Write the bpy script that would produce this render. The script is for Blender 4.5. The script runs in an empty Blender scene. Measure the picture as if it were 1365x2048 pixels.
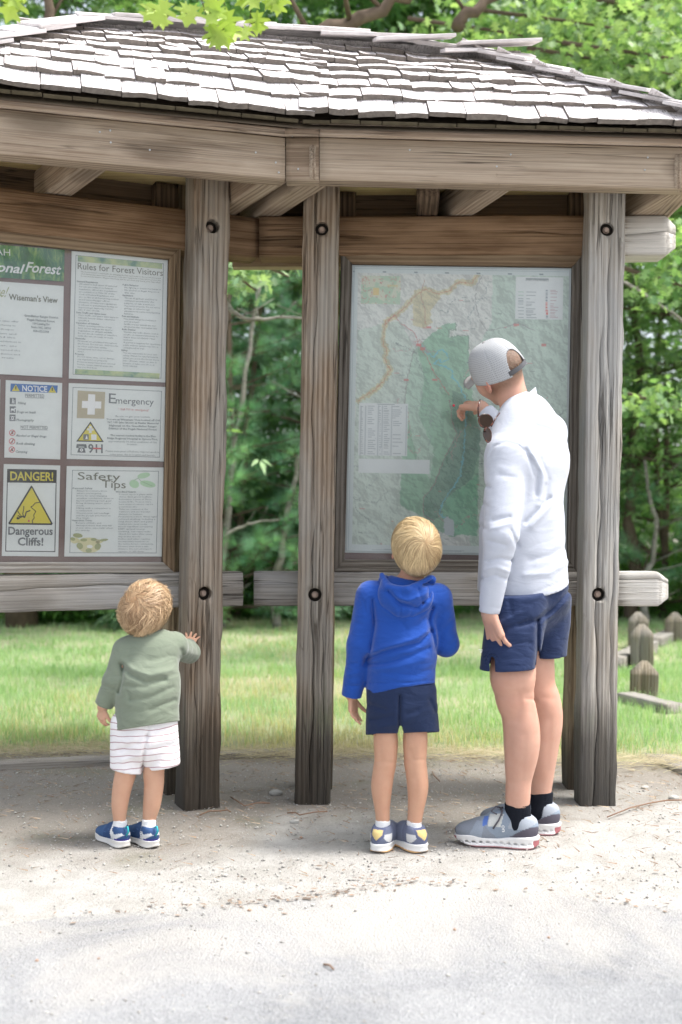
import bpy, bmesh, math, random
import numpy as np
from mathutils import Vector, Matrix
random.seed(7); rng = np.random.default_rng(11)
S = bpy.context.scene
COL = S.collection
# ------------------------------------------------------------------ camera
F, HY, HC = 2300.0, 1060.0, 1.126          # focal length in photo pixels, horizon row, camera height (m)
cam_d = bpy.data.cameras.new("camera"); cam = bpy.data.objects.new("camera", cam_d); COL.objects.link(cam)
S.camera = cam
cam.location = (0, 0, HC); cam.rotation_euler = (math.radians(90), 0, 0)
cam_d.sensor_fit = 'VERTICAL'; cam_d.sensor_height = 36.0; cam_d.lens = F / 2048 * 36
cam_d.shift_y = (HY - 1024) / 2048
cam_d.clip_start = .05; cam_d.clip_end = 400
cam_d.dof.use_dof = True; cam_d.dof.focus_distance = 4.35; cam_d.dof.aperture_fstop = 2.2
# ------------------------------------------------------------------ world, sun, exposure
SUN_EL, SUN_AZ = 66.0, 98.0     # azimuth clockwise from +Y (away from camera)
w = bpy.data.worlds.new("World"); S.world = w; w.use_nodes = True
nt = w.node_tree; bg = nt.nodes['Background']
sky = nt.nodes.new('ShaderNodeTexSky'); sky.sky_type = 'NISHITA'; sky.sun_disc = False
sky.sun_elevation = math.radians(SUN_EL); sky.sun_rotation = math.radians(SUN_AZ)
sky.air_density = 1.0; sky.dust_density = 4.0; sky.ozone_density = 1.0
hs = nt.nodes.new('ShaderNodeHueSaturation'); hs.inputs['Saturation'].default_value = .45   # thin overcast: pale sky
nt.links.new(sky.outputs[0], hs.inputs['Color']); nt.links.new(hs.outputs[0], bg.inputs[0])
bg.inputs[1].default_value = .15
sd = bpy.data.lights.new("sun", 'SUN'); so = bpy.data.objects.new("sun", sd); COL.objects.link(so)
sd.energy = 1.9; sd.angle = math.radians(10); sd.color = (1, .97, .92)
_a, _e = math.radians(SUN_AZ), math.radians(SUN_EL)
_dir = Vector((math.sin(_a) * math.cos(_e), math.cos(_a) * math.cos(_e), math.sin(_e)))
so.rotation_euler = _dir.to_track_quat('Z', 'Y').to_euler(); so.location = _dir * 30
S.view_settings.view_transform = 'Standard'; S.view_settings.look = 'None'
S.view_settings.exposure = 1.24; S.view_settings.gamma = 1; S.view_settings.use_curve_mapping = False
S.render.engine = 'CYCLES'
S.cycles.use_denoising = True
S.cycles.max_bounces = 6; S.cycles.diffuse_bounces = 3; S.cycles.glossy_bounces = 2
S.cycles.transmission_bounces = 3; S.cycles.transparent_max_bounces = 6
S.cycles.sample_clamp_indirect = 6
S.cycles.use_adaptive_sampling = True; S.cycles.adaptive_threshold = .02

# ------------------------------------------------------------------ helpers
def P(px, py, d):
    "world point at depth d (metres from the camera along +Y) seen at photo pixel px, py - used to survey the place"
    return Vector(((px - 682.5) / F * d, d, HC + (HY - py) / F * d))
def GR(px, py): return P(px, py, HC * F / (py - HY))
WM = {}
def put(o, M=None, parent=None):
    M = M or Matrix.Identity(4)
    o.parent = parent
    if parent is not None: o.matrix_parent_inverse = WM[parent.name].inverted()
    o.matrix_basis = M; WM[o.name] = M
    return o
def meta(o, label=None, cat=None, group=None, kind=None):
    if label: o['label'] = label
    if cat: o['category'] = cat
    if group: o['group'] = group
    if kind: o['kind'] = kind
    return o
def empty(name, loc, label, cat, group=None, rot=None):
    o = bpy.data.objects.new(name, None); COL.objects.link(o); o.empty_display_size = .1
    M = Matrix.Translation(Vector(loc))
    if rot is not None: M = M @ rot
    put(o, M); return meta(o, label, cat, group)
def npmesh(name, V, Fc, smooth=False):
    "V (n,3) array, Fc (m,k) int array or list of such arrays"
    me = bpy.data.meshes.new(name)
    if isinstance(Fc, np.ndarray): Fc = [Fc]
    Fc = [f for f in Fc if len(f)]
    V = np.asarray(V, dtype=np.float32)
    me.vertices.add(len(V)); me.vertices.foreach_set('co', V.ravel())
    loops = np.concatenate([f.ravel() for f in Fc]).astype(np.int32)
    tot = np.concatenate([np.full(len(f), f.shape[1]) for f in Fc]).astype(np.int32)
    st = np.concatenate([[0], np.cumsum(tot)[:-1]]).astype(np.int32)
    me.loops.add(len(loops)); me.loops.foreach_set('vertex_index', loops)
    me.polygons.add(len(tot)); me.polygons.foreach_set('loop_start', st); me.polygons.foreach_set('loop_total', tot)
    if smooth: me.polygons.foreach_set('use_smooth', np.ones(len(tot), dtype=bool))
    me.update(calc_edges=True)
    return me
def vcol(me, C, name='col'):
    a = me.color_attributes.new(name, 'FLOAT_COLOR', 'POINT')
    C = np.asarray(C, dtype=np.float32)
    if C.shape[1] == 3: C = np.hstack([C, np.ones((len(C), 1), np.float32)])
    a.data.foreach_set('color', C.ravel())
def ob(name, me, mat=None, parent=None, M=None, **kw):
    o = bpy.data.objects.new(name, me); COL.objects.link(o)
    if mat is not None and not me.materials: me.materials.append(mat)
    put(o, M, parent); return meta(o, **kw)
def frame(p0, p1, up=(0, 0, 1), at=0.0):
    x = (Vector(p1) - Vector(p0)).normalized(); up = Vector(up)
    y = up.cross(x).normalized(); z = x.cross(y)
    M = Matrix((x, y, z)).transposed().to_4x4(); M.translation = Vector(p0).lerp(Vector(p1), at)
    return M
def boxmesh(name, lx, ly, lz, b=.003, c=(0, 0, 0)):
    bm = bmesh.new(); bmesh.ops.create_cube(bm, size=1)
    for v in bm.verts: v.co = Vector((v.co.x * lx + c[0], v.co.y * ly + c[1], v.co.z * lz + c[2]))
    if b > 0: bmesh.ops.bevel(bm, geom=bm.edges[:], offset=b, segments=1, affect='EDGES')
    me = bpy.data.meshes.new(name); bm.to_mesh(me); bm.free(); return me
def tubemesh(name, pts, rad, n=8, smooth=True, jit=0):
    pts = [Vector(p) for p in pts]; V = []; Fq = []
    if not hasattr(rad, '__len__'): rad = [rad] * len(pts)
    prev = None
    for i, p in enumerate(pts):
        t = (pts[min(i + 1, len(pts) - 1)] - pts[max(i - 1, 0)]).normalized()
        a = prev if prev is not None else (Vector((0, 0, 1)) if abs(t.z) < .9 else Vector((1, 0, 0)))
        a = (a - t * a.dot(t)).normalized(); prev = a; b = t.cross(a)
        for k in range(n):
            th = 2 * math.pi * k / n; r = rad[i] * (1 + jit * (random.random() - .5))
            V.append(p + (a * math.cos(th) + b * math.sin(th)) * r)
    for i in range(len(pts) - 1):
        for k in range(n):
            Fq.append((i * n + k, i * n + (k + 1) % n, (i + 1) * n + (k + 1) % n, (i + 1) * n + k))
    me = bpy.data.meshes.new(name)
    me.from_pydata([tuple(v) for v in V], [], Fq + [tuple(range(n))[::-1], tuple((len(pts) - 1) * n + k for k in range(n))])
    if smooth: me.polygons.foreach_set('use_smooth', [True] * len(me.polygons))
    me.update(); return me
def joinmesh(name, items):
    "items: (mesh, Matrix) -> one mesh (materials by first)"
    bm = bmesh.new()
    for me, M in items:
        t = me.copy(); t.transform(M); bm.from_mesh(t); bpy.data.meshes.remove(t)
    me = bpy.data.meshes.new(name); bm.to_mesh(me); bm.free(); return me
# value noise in numpy (3-D, smooth)
_perm = rng.random((32, 32, 32)).astype(np.float32)
def vnoise(X, Y, Z=None):
    Z = np.zeros_like(X) if Z is None else Z
    xi, yi, zi = np.floor(X).astype(int), np.floor(Y).astype(int), np.floor(Z).astype(int)
    fx, fy, fz = X - xi, Y - yi, Z - zi
    fx, fy, fz = fx*fx*(3-2*fx), fy*fy*(3-2*fy), fz*fz*(3-2*fz)
    def g(a, b, c): return _perm[(xi+a) & 31, (yi+b) & 31, (zi+c) & 31]
    x00 = g(0,0,0)*(1-fx)+g(1,0,0)*fx; x10 = g(0,1,0)*(1-fx)+g(1,1,0)*fx
    x01 = g(0,0,1)*(1-fx)+g(1,0,1)*fx; x11 = g(0,1,1)*(1-fx)+g(1,1,1)*fx
    return (x00*(1-fy)+x10*fy)*(1-fz)+(x01*(1-fy)+x11*fy)*fz
def fbm(X, Y, Z=None, o=4):
    r = 0; a = .5; f = 1.0
    for i in range(o):
        r = r + a * vnoise(X*f+i*7.3, Y*f+i*3.1, None if Z is None else Z*f+i*5.7); a *= .5; f *= 2.03
    return r
# ------------------------------------------------------------------ material kit
class NT:
    def __init__(s, name):
        s.m = bpy.data.materials.new(name); s.m.use_nodes = True; s.t = s.m.node_tree
        s.b = s.t.nodes['Principled BSDF']; s.out = s.t.nodes['Material Output']
    def n(s, typ, **kw):
        nd = s.t.nodes.new(typ)
        for k, v in kw.items():
            if k.startswith('i_'):
                key = k[2:].replace('_', ' '); nd.inputs[int(key) if key.isdigit() else key].default_value = v
            else: setattr(nd, k, v)
        return nd
    def l(s, a, b): s.t.links.new(a, b)
    def ramp(s, fac, stops, interp='LINEAR'):
        r = s.n('ShaderNodeValToRGB'); r.color_ramp.interpolation = interp; e = r.color_ramp.elements
        while len(e) < len(stops): e.new(.5)
        for i, (p, c) in enumerate(stops): e[i].position = p; e[i].color = (*c, 1) if len(c) == 3 else c
        s.l(fac, r.inputs[0]); return r.outputs[0]
    def mix(s, f, a, b, typ='MIX'):
        m = s.n('ShaderNodeMix', data_type='RGBA', blend_type=typ)
        for src, i in ((f, 0), (a, 6), (b, 7)):
            if hasattr(src, 'is_linked') or hasattr(src, 'links'): s.l(src, m.inputs[i])
            else: m.inputs[i].default_value = (*src, 1) if isinstance(src, tuple) and len(src) == 3 else src
        return m.outputs[2]
    def math(s, op, a, b=0.5):
        m = s.n('ShaderNodeMath', operation=op)
        for src, i in ((a, 0), (b, 1)):
            if hasattr(src, 'links'): s.l(src, m.inputs[i])
            else: m.inputs[i].default_value = src
        return m.outputs[0]
    def obj(s, scale=(1, 1, 1), rand=True):
        tc = s.n('ShaderNodeTexCoord'); mp = s.n('ShaderNodeMapping', i_Scale=scale)
        if rand:
            oi = s.n('ShaderNodeObjectInfo'); a = s.n('ShaderNodeVectorMath', operation='SCALE')
            cx = s.n('ShaderNodeCombineXYZ'); 
            s.l(oi.outputs['Random'], cx.inputs[0]); s.l(oi.outputs['Random'], cx.inputs[1])
            s.l(cx.outputs[0], a.inputs[0]); a.inputs['Scale'].default_value = 31.7
            ad = s.n('ShaderNodeVectorMath', operation='ADD'); s.l(tc.outputs['Object'], ad.inputs[0]); s.l(a.outputs[0], ad.inputs[1])
            s.l(ad.outputs[0], mp.inputs[0])
        else: s.l(tc.outputs['Object'], mp.inputs[0])
        return mp.outputs[0]
    def noise(s, vec, scale=5, detail=4, rough=.5, dist=0):
        n = s.n('ShaderNodeTexNoise', i_Scale=scale, i_Detail=detail, i_Roughness=rough, i_Distortion=dist)
        s.l(vec, n.inputs['Vector']); return n.outputs['Fac']
    def bump(s, h, st=.3, dist=.01):
        b = s.n('ShaderNodeBump', i_Strength=st, i_Distance=dist); s.l(h, b.inputs['Height']); s.l(b.outputs[0], s.b.inputs['Normal']); return b
    def base(s, c):
        if hasattr(c, 'links'): s.l(c, s.b.inputs['Base Color'])
        else: s.b.inputs['Base Color'].default_value = (*c, 1)
    def p(s, **kw):
        for k, v in kw.items():
            s.b.inputs[k.replace('_', ' ')].default_value = v
        return s
def plain(name, c, rough=.6, spec=.3, metal=0, var=.0, vs=20, bump=0, bs=60):
    t = NT(name); t.p(Roughness=rough, Specular_IOR_Level=spec, Metallic=metal)
    if var:
        f = t.noise(t.obj(), vs, 4)
        t.base(t.mix(f, tuple(x*(1-var) for x in c), tuple(min(1, x*(1+var)) for x in c)))
    else: t.base(c)
    if bump: t.bump(t.noise(t.obj(), bs, 3), bump, .003)
    return t.m
def wood(name, light, dark, knot=.4, grey=None, stain_z=None, rough=.85, bump=.6, pale_x=None):
    "grain along local X; rings in the local YZ section"
    t = NT(name); t.p(Roughness=rough, Specular_IOR_Level=.2)
    v1 = t.obj((.22, 1, 1)); wv = t.n('ShaderNodeTexWave', wave_type='RINGS', rings_direction='X', i_Scale=15.0, i_Distortion=2.2, i_Detail=2.5, i_Detail_Scale=1.1, i_Detail_Roughness=.55)
    t.l(v1, wv.inputs['Vector'])
    fib = t.noise(t.obj((1.1, 85, 85)), 1.6, 5, .68)
    fine = t.noise(t.obj((6, 240, 240)), 1.5, 3, .6)
    big = t.noise(t.obj((1.1, 3, 3)), 1.5, 4, .6)
    g = t.math('ADD', t.math('MULTIPLY', wv.outputs['Fac'], .20), t.math('ADD', t.math('MULTIPLY', fib, .70), t.math('MULTIPLY', big, .35)))
    mid = tuple((a + b) / 2 for a, b in zip(light, dark))
    col = t.ramp(g, [(.34, tuple(c * .62 for c in dark)), (.50, dark), (.64, mid), (.86, light)])
    if grey:
        col = t.mix(t.ramp(big, [(.38, (0, 0, 0)), (.62, (1, 1, 1))]), col, t.ramp(g, [(.4, tuple(c*.5 for c in grey)), (.95, grey)]))
    lw = t.noise(t.obj((.22, 46, 46)), 1.0, 2, .5, .0)     # dark latewood lines
    l2 = t.ramp(t.math('ABSOLUTE', t.math('SUBTRACT', t.math('FRACT', t.math('MULTIPLY', lw, 5.0)), .5)), [(.0, (1, 1, 1)), (.16, (0, 0, 0))])
    col = t.mix(t.math('MULTIPLY', l2, .42), col, tuple(c * .55 for c in dark))
    # knots
    vo = t.n('ShaderNodeTexVoronoi', feature='F1', i_Scale=1.0); t.l(t.obj((1.7, 5, 5)), vo.inputs['Vector'])
    kn = t.ramp(vo.outputs['Distance'], [(.0, (1, 1, 1)), (.15, (.8, .8, .8)), (.26, (0, 0, 0))])
    col = t.mix(t.math('MULTIPLY', kn, knot), col, tuple(c * .4 for c in dark))
    # drying checks: thin dark lines along the grain
    ck = t.noise(t.obj((.9, 38, 38)), 1.0, 2, .5)
    line = t.ramp(t.math('ABSOLUTE', t.math('SUBTRACT', ck, .5)), [(.0, (1, 1, 1)), (.012, (.6, .6, .6)), (.024, (0, 0, 0))])
    gate = t.ramp(t.noise(t.obj((1.5, 9, 9)), 1.0, 2), [(.5, (0, 0, 0)), (.6, (1, 1, 1))])
    crk = t.math('MULTIPLY', line, gate)
    col = t.mix(t.math('MULTIPLY', crk, .8), col, tuple(c * .22 for c in dark))
    if stain_z:   # damp, dark foot of the post
        geo = t.n('ShaderNodeNewGeometry'); sp = t.n('ShaderNodeSeparateXYZ'); t.l(geo.outputs['Position'], sp.inputs[0])
        zz = t.math('ADD', sp.outputs[2], t.math('MULTIPLY', t.math('SUBTRACT', fib, .5), .55))
        s1 = t.ramp(zz, [(.0, (1, 1, 1)), (stain_z * .55, (.85, .85, .85)), (stain_z, (0, 0, 0))])
        dk = t.mix(fine, (.012, .011, .009), (.060, .053, .044))
        col = t.mix(t.math('MULTIPLY', s1, .88), col, dk)
        al = t.ramp(t.math('MULTIPLY', t.ramp(zz, [(.1, (0, 0, 0)), (.35, (1, 1, 1)), (.8, (0, 0, 0))]), big), [(.45, (0, 0, 0)), (.7, (.5, .5, .5))])
        col = t.mix(al, col, (.16, .18, .09))
    if pale_x:   # timber mixes to pale grey past a given x
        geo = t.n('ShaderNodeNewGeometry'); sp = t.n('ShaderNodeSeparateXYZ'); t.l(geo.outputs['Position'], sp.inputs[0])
        xx = t.math('ADD', t.math('SUBTRACT', sp.outputs[0], pale_x), t.math('MULTIPLY', t.math('SUBTRACT', fib, .5), .2))
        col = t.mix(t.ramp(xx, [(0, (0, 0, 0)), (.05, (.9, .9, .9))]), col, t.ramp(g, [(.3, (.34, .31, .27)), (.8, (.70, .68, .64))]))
    t.base(col)
    h = t.math('SUBTRACT', t.math('ADD', t.math('MULTIPLY', fib, .8), t.math('MULTIPLY', fine, .3)), t.math('ADD', t.math('MULTIPLY', crk, 1.2), t.math('MULTIPLY', l2, .25)))
    t.bump(h, bump, .006)
    return t.m
def vmat(name, rough=.6, spec=.2, trans=0, mulnoise=0, sat=None):
    "material reading the mesh's own colour attribute"
    t = NT(name); a = t.n('ShaderNodeAttribute', attribute_name='col'); c = a.outputs['Color']
    if mulnoise: c = t.mix(t.noise(t.obj(), mulnoise, 3), c, t.mix(1.0, c, (.6, .6, .6), 'MULTIPLY'))
    t.base(c); t.p(Roughness=rough, Specular_IOR_Level=spec)
    if trans:
        tr = t.n('ShaderNodeBsdfTranslucent'); t.l(t.mix(1.0, c, (1.25, 1.35, .6), 'MULTIPLY'), tr.inputs[0])
        mx = t.n('ShaderNodeMixShader', i_0=trans); t.l(t.b.outputs[0], mx.inputs[1]); t.l(tr.outputs[0], mx.inputs[2]); t.l(mx.outputs[0], t.out.inputs[0])
    return t.m
# ------------------------------------------------------------------ ground, road, kerb boards
def ground_mats():
    t = NT('soil'); t.p(Roughness=.95, Specular_IOR_Level=.1)
    geo = t.n('ShaderNodeNewGeometry'); pos = geo.outputs['Position']
    big = t.noise(pos, 1.3, 5, .6, .6); mid = t.noise(pos, 7, 6, .7, .3); gr = t.noise(pos, 95, 4, .75)
    fine = t.noise(pos, 300, 2, .6)
    sp = t.n('ShaderNodeSeparateXYZ'); t.l(pos, sp.inputs[0])
    # darker soil colour towards the back and left, fading to pale sand in front
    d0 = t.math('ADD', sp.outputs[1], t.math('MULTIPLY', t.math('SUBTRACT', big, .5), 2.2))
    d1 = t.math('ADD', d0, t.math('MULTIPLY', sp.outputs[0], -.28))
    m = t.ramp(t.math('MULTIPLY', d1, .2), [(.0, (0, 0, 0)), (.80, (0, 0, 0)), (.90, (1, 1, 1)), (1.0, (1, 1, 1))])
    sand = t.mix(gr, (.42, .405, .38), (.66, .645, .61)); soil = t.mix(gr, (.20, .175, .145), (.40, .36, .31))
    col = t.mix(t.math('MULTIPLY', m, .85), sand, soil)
    pt = t.ramp(mid, [(.42, (0, 0, 0)), (.62, (1, 1, 1))])
    col = t.mix(t.math('MULTIPLY', pt, .42), col, t.mix(gr, (.20, .18, .15), (.42, .39, .345)))
    ms = t.ramp(t.noise(pos, 2.1, 5, .6), [(.55, (0, 0, 0)), (.68, (.45, .45, .45))])
    col = t.mix(t.math('MULTIPLY', ms, m), col, (.20, .21, .12))
    sk = t.ramp(fine, [(.33, (1, 1, 1)), (.42, (0, 0, 0))])
    col = t.mix(t.math('MULTIPLY', sk, .35), col, (.09, .08, .07))
    t.base(col); t.bump(t.math('ADD', t.math('MULTIPLY', gr, .8), t.math('MULTIPLY', mid, .6)), .9, .02)
    soilm = t.m
    t = NT('worn_asphalt'); t.p(Roughness=.9, Specular_IOR_Level=.2)
    geo = t.n('ShaderNodeNewGeometry'); pos = geo.outputs['Position']
    vo = t.n('ShaderNodeTexVoronoi', feature='F1', i_Scale=170.0); t.l(pos, vo.inputs['Vector'])
    big = t.noise(pos, 2.2, 5, .65, .4); gr = t.noise(pos, 120, 4, .8); dirt = t.noise(pos, 1.4, 6, .7, .8)
    st = t.mix(vo.outputs['Color'], (.10, .105, .112), (.40, .40, .405))
    col = t.mix(.55, st, t.mix(gr, (.135, .145, .155), (.37, .38, .39)))
    col = t.mix(t.ramp(big, [(.35, (0, 0, 0)), (.7, (.35, .35, .35))]), col, (.60, .595, .58))
    sp = t.n('ShaderNodeSeparateXYZ'); t.l(pos, sp.inputs[0])
    dd = t.math('ADD', t.math('MULTIPLY', dirt, 1.6), t.math('MULTIPLY', t.math('SUBTRACT', sp.outputs[1], 3.3), .55))
    col = t.mix(t.ramp(dd, [(.50, (0, 0, 0)), (1.0, (.95, .95, .95))]), col, t.mix(gr, (.36, .34, .31), (.56, .54, .50)))
    t.base(col); t.bump(t.math('ADD', gr, t.math('MULTIPLY', vo.outputs['Distance'], 1.0)), .7, .008)
    return soilm, t.m
M_soil, M_asph = ground_mats()
def gz(x, y):   # ground relief
    return (fbm(x * 1.7, y * 1.7, None, 3) - .45) * .022 * np.clip((y - 3.6) / 1.5, 0, 1)
def gridmesh(name, xs, ys, zf):
    X, Y = np.meshgrid(xs, ys); V = np.stack([X, Y, zf(X, Y)], -1).reshape(-1, 3)
    n, m = len(ys), len(xs); i = np.arange(n - 1)[:, None] * m + np.arange(m - 1)[None]
    Fq = np.stack([i, i + 1, i + m + 1, i + m], -1).reshape(-1, 4); return npmesh(name, V, Fq, True)
xs = np.concatenate([[-200, -60, -20, -8], np.linspace(-4, 4, 110), [8, 20, 60, 200]])
ys = np.concatenate([[-60, -10, 0], np.linspace(1.5, 8, 90), np.linspace(9, 20, 10), [40, 100, 300]])
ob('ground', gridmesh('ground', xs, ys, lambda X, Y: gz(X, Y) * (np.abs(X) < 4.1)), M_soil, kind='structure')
edge = [(-900, 1900), (-300, 1872), (0, 1858), (120, 1838), (200, 1832), (330, 1822), (470, 1815), (560, 1806), (640, 1802), (700, 1790), (760, 1776), (830, 1771), (930, 1781), (1040, 1786), (1130, 1792), (1250, 1812), (1365, 1822), (1700, 1830), (2400, 1850)]
E = []
for (a, b), (c, d) in zip(edge[:-1], edge[1:]):
    for k in range(14):
        f = k / 14; E.append(GR(a + (c - a) * f, b + (d - b) * f + (random.random() - .5) * 6))
V = []; 
for p in E: V += [(p.x, p.y, .006), (p.x, p.y, -.03), (p.x * 1.0, min(p.y - .25, 3.1), .0075)]
n = len(E); Q = []
for i in range(n - 1): Q += [(3*i+1, 3*i+4, 3*i+3, 3*i), (3*i, 3*i+3, 3*i+5, 3*i+2)]
V += [(-14, -40, .0075), (14, -40, .0075)]
me = bpy.data.meshes.new('road'); k = len(V)
me.from_pydata([tuple(v) for v in V], [], Q + [tuple([3*i+2 for i in range(n)] + [k-1, k-2])]); me.update()
ob('road', me, M_asph, kind='structure')
M_edge = wood('bleached_edging', (.47, .43, .38), (.25, .225, .19), .2, grey=(.38, .36, .33), bump=.5)
M_log = wood('mossy_log', (.34, .29, .22), (.15, .125, .08), .2, grey=(.30, .275, .24), bump=.4)

# ------------------------------------------------------------------ timber
def timber(name, p0, p1, wd, ht, mat, parent=None, up=(0, 0, 1), cracks=(), nx=30, end1=None, end0=None, rough=.0016, b=.006, pyr=.56, **kw):
    "swept, slightly worn timber; local X runs along it, local Z along up; cracks = (face, offset, x0, x1, width, depth)"
    M = frame(p0, p1, up); L = (Vector(p1) - Vector(p0)).length
    xs = list(np.linspace(0, L, nx)); sc = [1.0] * nx
    if end1: xs = [x for x in xs if x < L - end1 - .004] + [L - end1, L]; sc = [1.0] * (len(xs) - 1) + [pyr]
    if end0: 
        keep = [(x, s) for x, s in zip(xs, sc) if x > end0]; xs = [0, end0 * .6, end0] + [x for x, s in keep]; sc = [.5, .8, 1.0] + [s for x, s in keep]
    cols = []   # (face, u, crack index, side)
    for fi, half in enumerate((wd / 2, ht / 2, wd / 2, ht / 2)):
        ck = [c for c in cracks if c[0] == fi]
        us = [(u, None, 0) for u in np.linspace(-half + b, half - b, 6) if all(abs(u - c[1]) > .013 for c in ck)]
        for c in ck: us += [(c[1], c, -1), (c[1], c, 0), (c[1], c, 1)]
        us.sort(key=lambda q: (q[0], q[2])); cols += [(fi, u, c, s) for u, c, s in us]
    sd = random.random() * 50; V = []
    for x, s in zip(xs, sc):
        for fi, u, c, sgn in cols:
            off = 0
            if c is not None:
                wnd = min(1, max(0, (x - c[2]) / .12)) * min(1, max(0, (c[3] - x) / .12)) if c[3] > c[2] else 0
                u = u + .007 * math.sin(x * 7 + c[1] * 90) + .003 * math.sin(x * 23) + sgn * (c[4] / 2 + .0004) * max(wnd, .15)
                if sgn == 0: off = -c[5] * wnd
            if fi == 0: y, z = u, ht / 2 + off
            elif fi == 1: y, z = wd / 2 + off, -u
            elif fi == 2: y, z = -u, -ht / 2 - off
            else: y, z = -wd / 2 - off, u
            V.append((x, y * s, z * s))
    V = np.array(V); nz = fbm(V[:, 0] * 9 + sd, V[:, 1] * 30 + sd, V[:, 2] * 30, 3) - .45
    r2 = V[:, 1:] / (np.abs(V[:, 1:]).max(1, keepdims=True) + 1e-6)
    corner = (np.abs(r2).min(1) > .75)
    V[:, 1:] += r2 * (nz * rough * 2.2 * (1 + corner * 1.6))[:, None] - r2 * (corner * .0012)[:, None]
    m = len(cols); n = len(xs); i = np.arange(n - 1)[:, None] * m; j = np.arange(m)[None]; j2 = (j + 1) % m
    Q = np.stack([i + j, i + m + j, i + m + j2, i + j2], -1).reshape(-1, 4)
    caps = [np.arange(m)[None], (np.arange(m)[::-1] + (n - 1) * m)[None]]
    me = npmesh(name, V, [Q] + caps)
    return ob(name, me, mat, parent, M, **kw)

KB = GR(600, 1640); KB.z = 0
kiosk = empty('information_kiosk', (-.1, 4.95, 0), 'weathered timber information kiosk with shingled hip roof and two notice boards', 'kiosk')
M_post = wood('weathered_post', (.385, .305, .225), (.19, .135, .09), .35, grey=(.37, .335, .285), stain_z=.50, bump=.8)
M_post_b = wood('sheltered_post', (.36, .29, .19), (.17, .125, .075), .3, stain_z=.3, bump=.6)
M_rail = wood('sheltered_rail', (.33, .215, .13), (.145, .085, .045), .5, bump=.55, pale_x=1.16)
M_raillow = wood('grey_rail', (.46, .43, .38), (.22, .19, .155), .4, grey=(.4, .385, .36), bump=.7, pale_x=1.16)
M_head = wood('header_timber', (.46, .375, .285), (.235, .170, .118), .55, bump=.5)
M_lit = wood('bleached_trim', (.62, .53, .44), (.37, .28, .21), .3, bump=.4)
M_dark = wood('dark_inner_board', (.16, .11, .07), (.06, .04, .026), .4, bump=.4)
M_frame = wood('frame_board', (.30, .22, .14), (.13, .085, .05), .3, bump=.5)
M_framed = wood('darkened_frame', (.26, .235, .20), (.075, .062, .05), .3, bump=.8)
M_ply = wood('plywood', (.72, .58, .30), (.52, .38, .17), .3, bump=.1)
M_post3 = wood('pale_grey_post', (.56, .52, .46), (.30, .265, .22), .35, grey=(.50, .485, .455), stain_z=.50, bump=.8)  # paler, greyer wood colour for the rightmost post
M_iron = plain('rusty_bolt', (.32, .24, .19), .5, .5, .6, .35, 60, .3, 200)
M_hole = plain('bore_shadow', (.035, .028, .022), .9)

ang = math.radians(24); uL = Vector((math.cos(ang), math.sin(ang), 0)); nL = Vector((math.sin(ang), -math.cos(ang), 0))
uR = Vector((1, -.008, 0)).normalized(); nR = Vector((-.008, -1, 0)).normalized()
ZT0, ZT1 = 2.286, 2.456; ZB0, ZB1 = .804, .949
PW = .148
stations = [  # bottom px, top px, bottom y, wing
    (405, 426, 1618, uL, nL), (624.5, 643.5, 1609, uR, nR), (1196, 1217, 1613, uR, nR)]
bolts = [((424, 454), (410, 1187)), ((644, 457), (630, 1190)), ((1215, 458), (1198, 1189))]
SP = []
def bore(o, pts, nrm, r, depth):
    cut = [boxmesh('c', .1, .1, .1)]; bm = bmesh.new()
    for p in pts:
        M = Vector(nrm).to_track_quat('Z', 'Y').to_matrix().to_4x4(); M.translation = p
        bmesh.ops.create_cone(bm, cap_ends=True, segments=24, radius1=r, radius2=r * 1.04, depth=depth * 2, matrix=M)
    cm = bpy.data.meshes.new('cut'); bm.to_mesh(cm); bm.free(); co = bpy.data.objects.new('cut', cm); COL.objects.link(co)
    md = o.modifiers.new('b', 'BOOLEAN'); md.object = co; md.operation = 'DIFFERENCE'; md.solver = 'EXACT'
    bpy.context.view_layer.update(); dg = bpy.context.evaluated_depsgraph_get()
    nm = bpy.data.meshes.new_from_object(o.evaluated_get(dg)); o.modifiers.clear(); old = o.data; o.data = nm
    bpy.data.objects.remove(co); bpy.data.meshes.remove(old)
def hexbolt():
    bm = bmesh.new()
    bmesh.ops.create_cone(bm, cap_ends=True, segments=24, radius1=.0145, radius2=.0145, depth=.003, matrix=Matrix.Translation((0, 0, -.006)))
    bmesh.ops.create_cone(bm, cap_ends=True, segments=6, radius1=.0115, radius2=.0115, depth=.011)
    bmesh.ops.bevel(bm, geom=bm.edges[:], offset=.0012, segments=1, affect='EDGES')
    me = bpy.data.meshes.new('bolt'); bm.to_mesh(me); bm.free(); return me
bolt_me = hexbolt()
crk = [[(0, .032, .15, 1.35, .004, .018), (0, -.028, .9, 2.3, .003, .012), (0, .008, -.2, .4, .004, .014)],
       [(0, .008, .0, 1.15, .007, .022), (0, .018, 1.2, 2.6, .003, .014), (0, -.04, .2, .8, .0025, .009)],
       [(0, .014, -.1, 1.95, .0065, .024), (0, -.012, 1.6, 2.6, .002, .012), (0, -.045, .4, 1.1, .002, .008)]]
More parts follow.
